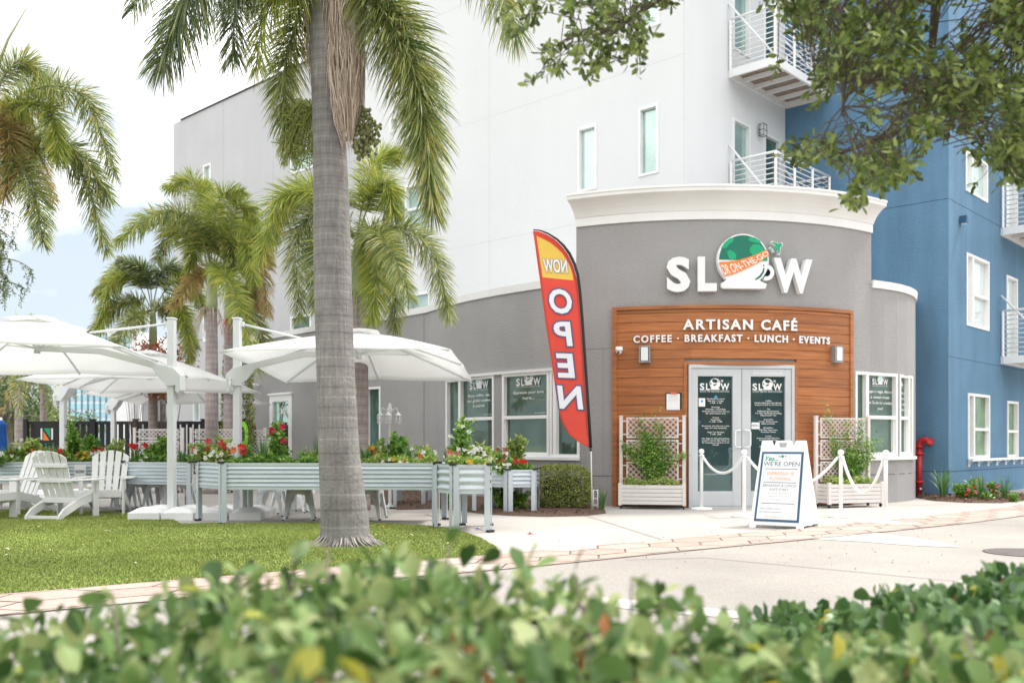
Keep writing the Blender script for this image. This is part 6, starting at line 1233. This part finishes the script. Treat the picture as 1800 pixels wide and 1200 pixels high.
# ---------------------------------------------------------------- folding sidewalk sign
def aframe():
    th = R(34); ux = Vector((math.cos(th), -math.sin(th), 0)); bk = Vector((math.sin(th), math.cos(th), 0)); c = G(1363, 929); W, Hh, sp = .66, 1.1, .72
    e = empty('sidewalk_sign', c, 'white folding sidewalk sign with a blue framed poster saying WE\'RE OPEN', 'sidewalk sign')
    top = .05; lean = (sp - top) / 2 / Hh
    def fn(u, v, o=0.0): return ux * u + bk * (v * lean - o) + Vector((0, 0, v + o * lean))
    def fr(u, v, o=0.0): return ux * u + bk * (sp - v * lean + o) + Vector((0, 0, v + o * lean))
    h = W / 2; hh = Hh
    outl = [(-h - .01, 0), (-h + .07, 0), (-h + .08, .04), (h - .08, .04), (h - .07, 0), (h + .01, 0), (h - .045, .88), (h - .055, hh - .01), (h - .075, hh), (h - .17, hh), (h - .185, hh - .01), (h - .2, .99), (.11, .99), (.085, hh - .01), (.07, hh), (-.09, hh), (-.105, hh - .01), (-.13, .99), (-h + .19, .99), (-h + .165, hh - .01), (-h + .15, hh), (-h + .055, hh), (-h + .04, hh - .01), (-h + .03, .88)]
    b = MB(); b.prism(outl, fn, -.04, 0); b.build('front_board', whitep, e, bevel=.006); b = MB(); b.prism(outl[::-1], fr, -.04, 0); b.build('back_board', whitep, e, bevel=.006)
    b = MB(); b.prism([(-.045, hh - .085), (.03, hh - .085), (.045, hh - .03), (-.06, hh - .03)], fn, .0005, .002); b.build('handle_recess', mat('recess_grey', (.4, .4, .4), .8), e)
    b = MB(); 
    for s_ in (-1, 1): b.add([fn(s_ * (h - .05), .25, -.04), fr(s_ * (h - .05), .25, -.04), fr(s_ * (h - .06), .28, -.04), fn(s_ * (h - .06), .28, -.04)], [(0, 1, 2, 3)])
    b.add([fn(h - .004, .05, -.038), fr(h - .004, .05, -.038), fr(h - .052, 1.0, -.038), fn(h - .052, 1.0, -.038)], [(0, 1, 2, 3)]); b.build('side_web', whitep, e, solid=.004)
    x0, x1, z0, z1 = -.285, .285, .085, .955
    blu = mat('poster_blue', (.03, .10, .20), .5, 0); b = MB(); b.prism([(x0, z0), (x1, z0), (x1 - .018, z1), (x0 + .018, z1)], fn, .002, .006); po = b.build('poster_frame', blu, e)
    b = MB(); m = .028; b.prism([(x0 + m, z0 + m), (x1 - m, z0 + m), (x1 - m - .017, z1 - m), (x0 + m + .017, z1 - m)], fn, .0065, .009); b.build('poster', mat('poster_white', (.80, .82, .84), .4, .01), po)
    q = .0105; b = MB(); line(b, "WE'RE OPEN", fn, 0, .775, .46, .055, q, off=-.006); line(b, "BREAKFAST & LUNCH", fn, 0, .515, .42, .032, q, off=-.01); line(b, "SOFT START", fn, 0, .465, .24, .032, q, off=-.01)
    for z in (.735, .565, .305): b.add([fn(-.21, z, q), fn(.21, z, q), fn(.21, z + .006, q), fn(-.21, z + .006, q)], [(0, 1, 2, 3)])
    line(b, "SL", fn, -.03, .885, .04, .022, q); line(b, "W", fn, .045, .885, .03, .022, q); line(b, "Scan and Book now for", fn, -.085, .235, .27, .02, q, shear=.3, off=-.01); line(b, "this delicious experience", fn, -.085, .195, .29, .02, q, shear=.3, off=-.01); b.build('lettering', ink, po)
    b = MB(); line(b, "ESPRESSO IS", fn, 0, .66, .34, .042, q, off=.0); line(b, "FLOWING", fn, 0, .595, .27, .042, q, off=.0); line(b, "www.slowotg.com", fn, -.05, .14, .22, .016, q); b.build('lettering', mat('poster_orange', (.85, .28, .07), .5, 0), po)
    b = MB(); line(b, "Yes...", fn, -.13, .84, .17, .06, q, off=.02, shear=.4); b.prism(cir(.005, .896, .018, 14), fn, q - .001, q + .001); b.build('lettering', mat('poster_teal', (.0, .33, .25), .5, 0), po)
    b = MB(); line(b, "SATURDAY BRUNCH &", fn, 0, .425, .31, .022, q, off=-.015); line(b, "SUNDAY HIGH TEA", fn, 0, .385, .28, .022, q, off=-.015); line(b, "STARTING IN JULY", fn, 0, .345, .26, .022, q, off=-.015); b.build('lettering', mat('poster_grey', (.35, .37, .38), .5, 0), po)
aframe()

# ---------------------------------------------------------------- feather flag
def flag():
    Y = 14.9; c = P(1040, 0, Y); e = empty('feather_flag', (c.x, Y, 0), 'tall red feather flag on a black edged pole, lettering reversed, NOW OPEN', 'flag')
    Lx = [(402, 937), (430, 941), (500, 950.5), (560, 958.5), (620, 967.5), (700, 979), (740, 987), (762, 999), (778, 1018), (787, 1037.5)]; Rx = [(402, 937.6), (404, 950), (410, 964), (420, 979), (432, 991), (446, 1001), (464, 1009.5), (484, 1015.5), (510, 1019), (560, 1023), (640, 1028.5), (720, 1034), (787, 1038)]
    ys = np.concatenate([np.linspace(402.2, 430, 12), np.linspace(433, 787, 60)]); xl = np.interp(ys, [p[0] for p in Lx], [p[1] for p in Lx]); xr = np.interp(ys, [p[0] for p in Rx], [p[1] for p in Rx]) - 3
    def cloth(px, py):
        a = np.interp(py, [p[0] for p in Lx], [p[1] for p in Lx]); f = (1038 - px) / 100.; yy = Y - .05 + .16 * f + .006 * math.sin((px - a) * .09 + py * .02) + .008 * math.sin(py * .02); return Vector(((px - CX) * Y / F - c.x, yy - Y, CH + (HY - py) * Y / F))
    N = 10; b = MB(); b.add([cloth(l + (max(r, l + .5) - l) * i / N, y) for y, l, r in zip(ys, xl, xr) for i in range(N + 1)], [(j * (N + 1) + i, j * (N + 1) + i + 1, (j + 1) * (N + 1) + i + 1, (j + 1) * (N + 1) + i) for j in range(len(ys) - 1) for i in range(N)], 0, True)
    b.build('cloth', mat('flag_red', (.85, .10, .07), .7, .05, 2, transl=.25), e, solid=.002)
    off = lambda p, k=.006: p + Vector((0, -k, 0))
    def panel(poly, k, m_, nm):
        def cl(poly, ax, lo, hi):      # cut the polygon into small cells so that it follows the cloth
            out = []
            for sgn_, lim in ((1, lo), (-1, hi)):
                out = []
                for i in range(len(poly)):
                    a, d = poly[i - 1], poly[i]; ia, id_ = sgn_ * (a[ax] - lim) >= 0, sgn_ * (d[ax] - lim) >= 0
                    if ia != id_: t_ = (lim - a[ax]) / (d[ax] - a[ax]); out.append((a[0] + (d[0] - a[0]) * t_, a[1] + (d[1] - a[1]) * t_))
                    if id_: out.append(d)
                poly = out
                if not poly: return []
            return poly
        b = MB(); x0, x1 = min(p[0] for p in poly), max(p[0] for p in poly); y0, y1 = min(p[1] for p in poly), max(p[1] for p in poly); nx, ny = max(1, int((x1 - x0) / 8) + 1), max(1, int((y1 - y0) / 10) + 1)
        for i in range(nx):
            st_ = cl(poly, 0, x0 + (x1 - x0) * i / nx, x0 + (x1 - x0) * (i + 1) / nx)
            for j in range(ny):
                if not st_: break
                ce = cl(st_, 1, y0 + (y1 - y0) * j / ny, y0 + (y1 - y0) * (j + 1) / ny)
                if len(ce) > 2: b.add([off(cloth(*p), k) for p in ce], [tuple(range(len(ce)))])
        b.build(nm, m_, e)
    panel([(943.5, 412), (955, 418), (967, 425), (978, 434), (988, 444), (996, 456), (1002, 468), (1006, 480), (1008, 493), (954, 486)], .005, mat('flag_yellow', (.80, .53, .09), .7, .04), 'yellow_panel')
    wht = mat('flag_white', (.78, .79, .84), .7, .02); out_ = mat('flag_outline', (.13, .10, .22), .7, 0)
    cols = [MB(), MB()]
    def glyph(s_, cx_, cy_, w, h, skew=0.115, ov=.05, rot=0.0):
        for k, (of_, dd) in enumerate(((ov, .011), (0.03, .018))):
            vs, fs = text(s_, 1, offset=of_); x0 = min(v.x for v in text(s_, 1, offset=.03)[0]); x1 = max(v.x for v in text(s_, 1, offset=.03)[0])
            cols[1 - k].add([off(cloth(cx_ - (v.x - (x0 + x1) / 2) / (x1 - x0) * w - (v.y / .729 - .5) * h * skew * 1.0, cy_ - (v.y / .729 - .5) * h + rot * -(v.x - (x0 + x1) / 2) / (x1 - x0) * w), dd) for v in vs], fs)
    # white faces in cols[0], outlines in cols[1]
    glyph('NOW', 976, 466, 42, 24, .1, .055, .07)
    for s_, x, y, w, h in (('O', 985, 528, 40, 42), ('P', 989, 585, 30, 42), ('E', 993.5, 641, 29, 42), ('N', 1002, 697, 41, 40)): glyph(s_, x, y, w, h, .115, .075, .05)
    cols[1].build('letter_outline', out_, e); cols[0].build('lettering', wht, e)
    pts = [P(x, y, Y) - c + Vector((0, -.0, 0)) for y, x in Rx]; pts = [Vector((p.x, -.06 + .12 * (1038 - x) / 100., P(0, y, Y).z)) for p, (y, x) in zip(pts, Rx)]
    b = MB(); b.tube(pts, [.008 + .016 * min(1, i / 5) for i in range(len(pts))], 8); b.build('pole_sleeve', black, e)
    b = MB(); lo = pts[-1]; b.tube([lo, Vector((lo.x + .005, -.05, .9)), Vector((lo.x + .02, -.05, .02))], .010, 8); b.build('pole', whitep, e); b = MB(); b.tube([(lo.x - .0, -.05, .94), (lo.x - .0, -.05, .99)], .019, 8); b.build('clip', black, e)
    b = MB()
    for x in (0, .07): b.tube([(lo.x + .04 + x, -.03, .0), (lo.x + .04 + x, -.03, .34)], .006, 6)
    for z in (.1, .2, .33): b.tube([(lo.x + .04, -.03, z), (lo.x + .11, -.03, z)], .005, 6)
    b.build('ground_stake', metalw, e)
flag()

# ---------------------------------------------------------------- wall fittings
lamp_w = mat('lamp_glass', (.78, .80, .82), .3, 0)
for px, lb, k in ((1134.5, 'grey framed white wall lamp left of the doors on the wood panel', 1), (1464, 'grey framed white wall lamp right of the doors on the wood panel', .6)):
    s_ = CP.s_px(px); z0, z1 = CP.z_px(px, 638), CP.z_px(px, 609); f_ = on(CP, s_); e = empty('wall_lamp', CP.m(s_, z0), lb, 'wall lamp', 'wall lamps on the wood panel'); zc = (z0 + z1) / 2
    b = MB(); hw = .09; b.prism([(-hw, z0), (hw, z0), (hw, z1), (-hw, z1)], f_, .045, .07); [b.prism(p, f_, .07, .15) for p in ([(-hw, z0), (-hw + .018, z0), (-hw + .018, z1), (-hw, z1)], [(hw - .018, z0), (hw, z0), (hw, z1), (hw - .018, z1)], [(-hw + .019, z0), (hw - .019, z0), (hw - .019, z0 + .02), (-hw + .019, z0 + .02)], [(-hw + .019, z1 - .02), (hw - .019, z1 - .02), (hw - .019, z1), (-hw + .019, z1)])]; b.build('bracket', mat('lamp_frame', (.30, .31, .32), .5, metal=.3), e, world=True)
    b = MB(); b.prism([(-.058, z0 + .025), (.058, z0 + .025), (.058, z1 - .025), (-.058, z1 - .025)], f_, .075, .165); b.build('shade', lamp_w, e, world=True, bevel=.01)
def camera_dome(path, px, py, lb, o):
    s_ = path.s_px(px); z = path.z_px(px, py); f_ = on(path, s_); e = empty('security_camera', path.m(s_, z), lb, 'security camera', 'white security cameras on the walls'); c = f_(0, z, o); n = path.nrm(s_)
    b = MB(); b.lathe([(.0, .05), (.06, .05), (.062, .0), (.055, -.02), (.0, -.022)], tuple(c), 18); b.beam(f_(0, z + .03, 0.004), f_(0, z + .03, o), .06, .05); b.build('housing', whitep, e, world=True); b = MB(); b.lathe([(0, -.075), (.025, -.068), (.042, -.045), (.044, -.021), (.0, -.021)], tuple(c), 16); b.build('dome', whitep, e, world=True); b = MB(); M = Vector((n.x, n.y, -.3)).normalized().to_track_quat('Z', 'Y').to_matrix(); b.lathe([(0, .0), (.02, 0), (.02, .012), (0, .012)], tuple(c + Vector((n.x, n.y, 0)) * .038 + Vector((0, 0, -.048))), 12, M=M); b.build('lens', black, e, world=True)
camera_dome(CP, 1091, 616, 'white dome camera on the wood panel left of the wall lamp', .12); camera_dome(CP, 455, 678, 'white camera on the grey side wall beside the umbrella', .16)
s_ = CP.s_px(1184); f_ = on(CP, s_); z0, z1 = CP.z_px(1184, 719), CP.z_px(1184, 689); e = empty('clipboard', CP.m(s_, z0), 'black clipboard with white papers hung on the wood panel left of the doors', 'clipboard')
b = MB(); b.prism([(-.13, z0), (.13, z0), (.13, z1 - .01), (-.13, z1 - .01)], f_, .048, .054); b.build('board', black, e, world=True); b = MB(); b.prism([(-.115, z0 - .012), (.10, z0 - .012), (.10, z1 - .03), (-.115, z1 - .03)], f_, .056, .058); pp = b.build('paper', ltr, e, world=True); b = MB(); [line(b, t_, f_, -.01, z1 - .07 - i * .02, .15, .008, .0595) for i, t_ in enumerate(('DAILY MENU', 'soup and salads', 'sandwiches of the day', 'cakes and pastries', 'fresh juices'))]; b.build('print', mat('print_grey', (.3, .3, .32), .6, 0), pp, world=True); b = MB(); b.prism([(-.06, z1 - .035), (.06, z1 - .035), (.05, z1), (-.05, z1)], f_, .059, .07); b.build('clip', mat('clip_red', (.6, .15, .08), .4, 0), e, world=True)
for px, py, pth, lb in ((1333, 231, Pf, 'wire cage wall lantern beside the balcony door on the white building'),):
    s_ = pth.s_px(px); z = pth.z_px(px, py); f_ = on(pth, s_); e = empty('wall_lantern', pth.m(s_, z), lb, 'wall lantern'); b = MB()
    for u in (-.07, .07):
        for o in (.05, .16): b.tube([f_(u, z - .12, o), f_(u, z + .12, o)], .006, 5)
    for zz in (-.12, 0, .12): b.tube([f_(-.07, z + zz, .05), f_(-.07, z + zz, .16), f_(.07, z + zz, .16), f_(.07, z + zz, .05), f_(-.07, z + zz, .05)], .006, 5)
    b.build('cage', dark, e, world=True); b = MB(); b.tube([f_(0, z - .1, .10), f_(0, z + .1, .10)], .045, 12); b.beam(f_(0, z, .003), f_(0, z, .06), .05, .05); b.build('glass', lamp_w, e, world=True)
s_ = Pr.s_px(1687); z = Pr.z_px(1687, 388); f_ = on(Pr, s_); e = empty('wall_light', Pr.m(s_, z), 'small dark blue shielded light on the blue wall', 'wall light'); b = MB(); b.prism([(-.05, z - .06), (.09, z - .06), (.07, z + .05), (-.02, z + .09)], f_, .004, .14); b.build('shield', mat('light_blue_paint', (.03, .09, .18), .5, 0), e, world=True); b = MB(); b.prism([(-.03, z - .075), (.07, z - .075), (.07, z - .061), (-.03, z - .061)], f_, .03, .12); b.build('lens', lamp_w, e, world=True)
# red standpipe
red = mat('red_paint', (.50, .02, .025), .4, .1, 6); e = empty('standpipe', (P(1616, 0, 18.75).x, 18.75, 0), 'tall red fire standpipe with a bent top beside the cafe corner', 'standpipe')
MB().lathe([(.052, 0), (.052, 1.02), (.05, 1.02)], n=18).build('pipe', red, e); MB().tube([(0, 0, 1.0), (0, 0, 1.06), (.02, -.02, 1.12), (.09, -.08, 1.13), (.13, -.12, 1.10)], [.055, .06, .06, .058, .055], 14).build('elbow', red, e)
for z in (.3, .86, 1.0): MB().lathe([(.06, z - .025), (.082, z - .02), (.082, z + .02), (.06, z + .025)], n=18).build('collar', red, e)
MB().lathe([(0, -.03), (.075, -.03), (.075, .03), (0, .03)], (.14, -.13, 1.09), 14, M=Matrix.Rotation(R(70), 3, 'X')).build('cap', red, e); MB().box((0, -.064, .17), (.04, .004, .03)).build('label_plate', ltr, e)
# garden lamp
def garden_lamp():
    c = P(685, 0, 15.6); e = empty('garden_lamp', (c.x, c.y, 0), 'white garden lamp post with three hanging lanterns above the long planter', 'lamp post'); zb = CH + (HY - 743) * 15.6 / F
    MB().lathe([(.09, 0), (.09, .03), (.03, .06), (.022, .1), (.02, zb + .05), (.035, zb + .06), (.035, zb + .2), (.05, zb + .22), (.03, zb + .26), (.02, zb + .31), (.0, zb + .33)], n=14).build('post', whitep, e)
    for i, a in enumerate((R(200), R(-20), R(-95))):
        d = Vector((math.cos(a), math.sin(a), 0)); r_ = .155 if i < 2 else .12; b = MB(); b.tube([d * .02 + Vector((0, 0, zb + .12)), d * .06 + Vector((0, 0, zb + .22)), d * (r_ * .8) + Vector((0, 0, zb + .24)), d * r_ + Vector((0, 0, zb + .17))], .008, 6)
        for k in range(0, 1): pass
        ln = b.build('arm', whitep, e); c_ = d * r_; b = MB(); b.lathe([(.0, zb + .19), (.012, zb + .17), (.03, zb + .15), (.055, zb + .125), (.06, zb + .12), (0, zb + .119)], tuple(c_), 12); b.lathe([(0, zb - .005), (.05, zb - .005), (.05, zb + .005), (0, zb + .005)], tuple(c_), 12)
        for k in range(6): q = k * math.pi / 3; b.tube([c_ + Vector((.045 * math.cos(q), .045 * math.sin(q), zb)), c_ + Vector((.05 * math.cos(q), .05 * math.sin(q), zb + .12))], .005, 5)
        b.build('lantern', whitep, e)
garden_lamp()
# hose on its hanger by the side wall
e = empty('garden_hose', (P(427, 0, 21.5).x, 21.5, 1.25), 'coiled bright green hose hanging right of the second umbrella mast', 'hose'); b = MB()
for k in range(5): r_ = .10 + .012 * k; b.tube([(r_ * .7 * math.cos(a), -.03 + .012 * k, r_ * 2.0 * math.sin(a)) for a in np.linspace(0, 6.283, 22)], .016, 6)
b.build('coil', mat('hose_green', (.25, .65, .05), .5, 0), e)
e = empty('grill_cover', (P(432, 0, 22.6).x, 22.6, 0), 'black covered grill standing by the corner of the grey side wall', 'grill'); MB().lathe([(.0, 0), (.26, 0), (.27, .9), (.26, 1.3), (.22, 1.5), (.12, 1.62), (0, 1.66)], n=16).build('cover', black, e)
# manhole, petals and fallen leaves
c = G(1800, 972); e = empty('manhole_cover', (c.x, c.y, .006), 'round cast iron manhole cover at the right edge of the driveway', 'manhole cover'); iron = mat('iron', (.16, .14, .13), .7, .2, 12); MB().lathe([(0, 0), (.36, 0), (.36, .006), (.33, .008), (0, .008)], n=40).build('cover', iron, e)
b = MB()
for k in range(-5, 6): w = math.sqrt(max(0, .31 ** 2 - (k * .055) ** 2)); b.box((0, k * .055, .010), (2 * w, .022, .005))
b.build('ribs', mat('iron_rib', (.25, .22, .2), .7), e)
def scatter(name, n, poly, m, ln, label, z=.03, cat='fallen leaves', flat=.25):
    a = np.array(poly); x = RNG.uniform(a[:, 0].min(), a[:, 0].max(), n * 4); y = RNG.uniform(a[:, 1].min(), a[:, 1].max(), n * 4); k = inside(poly, x, y); x, y = x[k][:n], y[k][:n]; n = len(x); D = rdir(n); D[:, 2] *= flat
    V, Q = leaves(np.stack([x, y, np.full(n, z)], 1), D, rdir(n, 4), RNG.uniform(.5, 1.2, n) * ln, ln * .4); tag(npmesh(name, V, Q, m), label, cat, kind='stuff')
scatter('fallen_leaves', 260, lawn_poly, mat('dry_leaf_pale', (.62, .58, .40), .7, .1, island=islands((.55, .5, .3), (.75, .72, .55), (.4, .25, .12))), .05, 'small pale fallen leaves scattered on the lawn')
scatter('dry_leaves', 90, [g(900, 940), g(1500, 915), g(1790, 950), g(1650, 1010), g(1100, 1000)], mat('dry_leaf_brown', (.2, .13, .08), .8, .1), .035, 'tiny brown leaf bits on the driveway and pavers', z=.016)
for px, py, m_, lb in ((931, 941, pet_r, 'red fallen petal on the pale concrete before the low planter'), (843, 931, mat('petal_violet', (.05, .03, .3), .6, 0), 'dark violet fallen petal between the short angled planter legs'), (678, 928, pet_o, 'orange fallen leaf on the lawn edge behind the thick palm trunk')):
    c = G(px, py); e = empty('fallen_petal', (c.x, c.y, .012), lb, 'petal', 'single petals on the ground'); V, Q = leaves(np.zeros((4, 3)) + RNG.normal(0, .015, (4, 3)) * np.array([1, 1, .2]), rdir(4), np.array([[0, -.3, 1.]] * 4), .06, .035); V[:, 2] = np.abs(V[:, 2]) * .6; npmesh('petal', V, Q, m_, e)
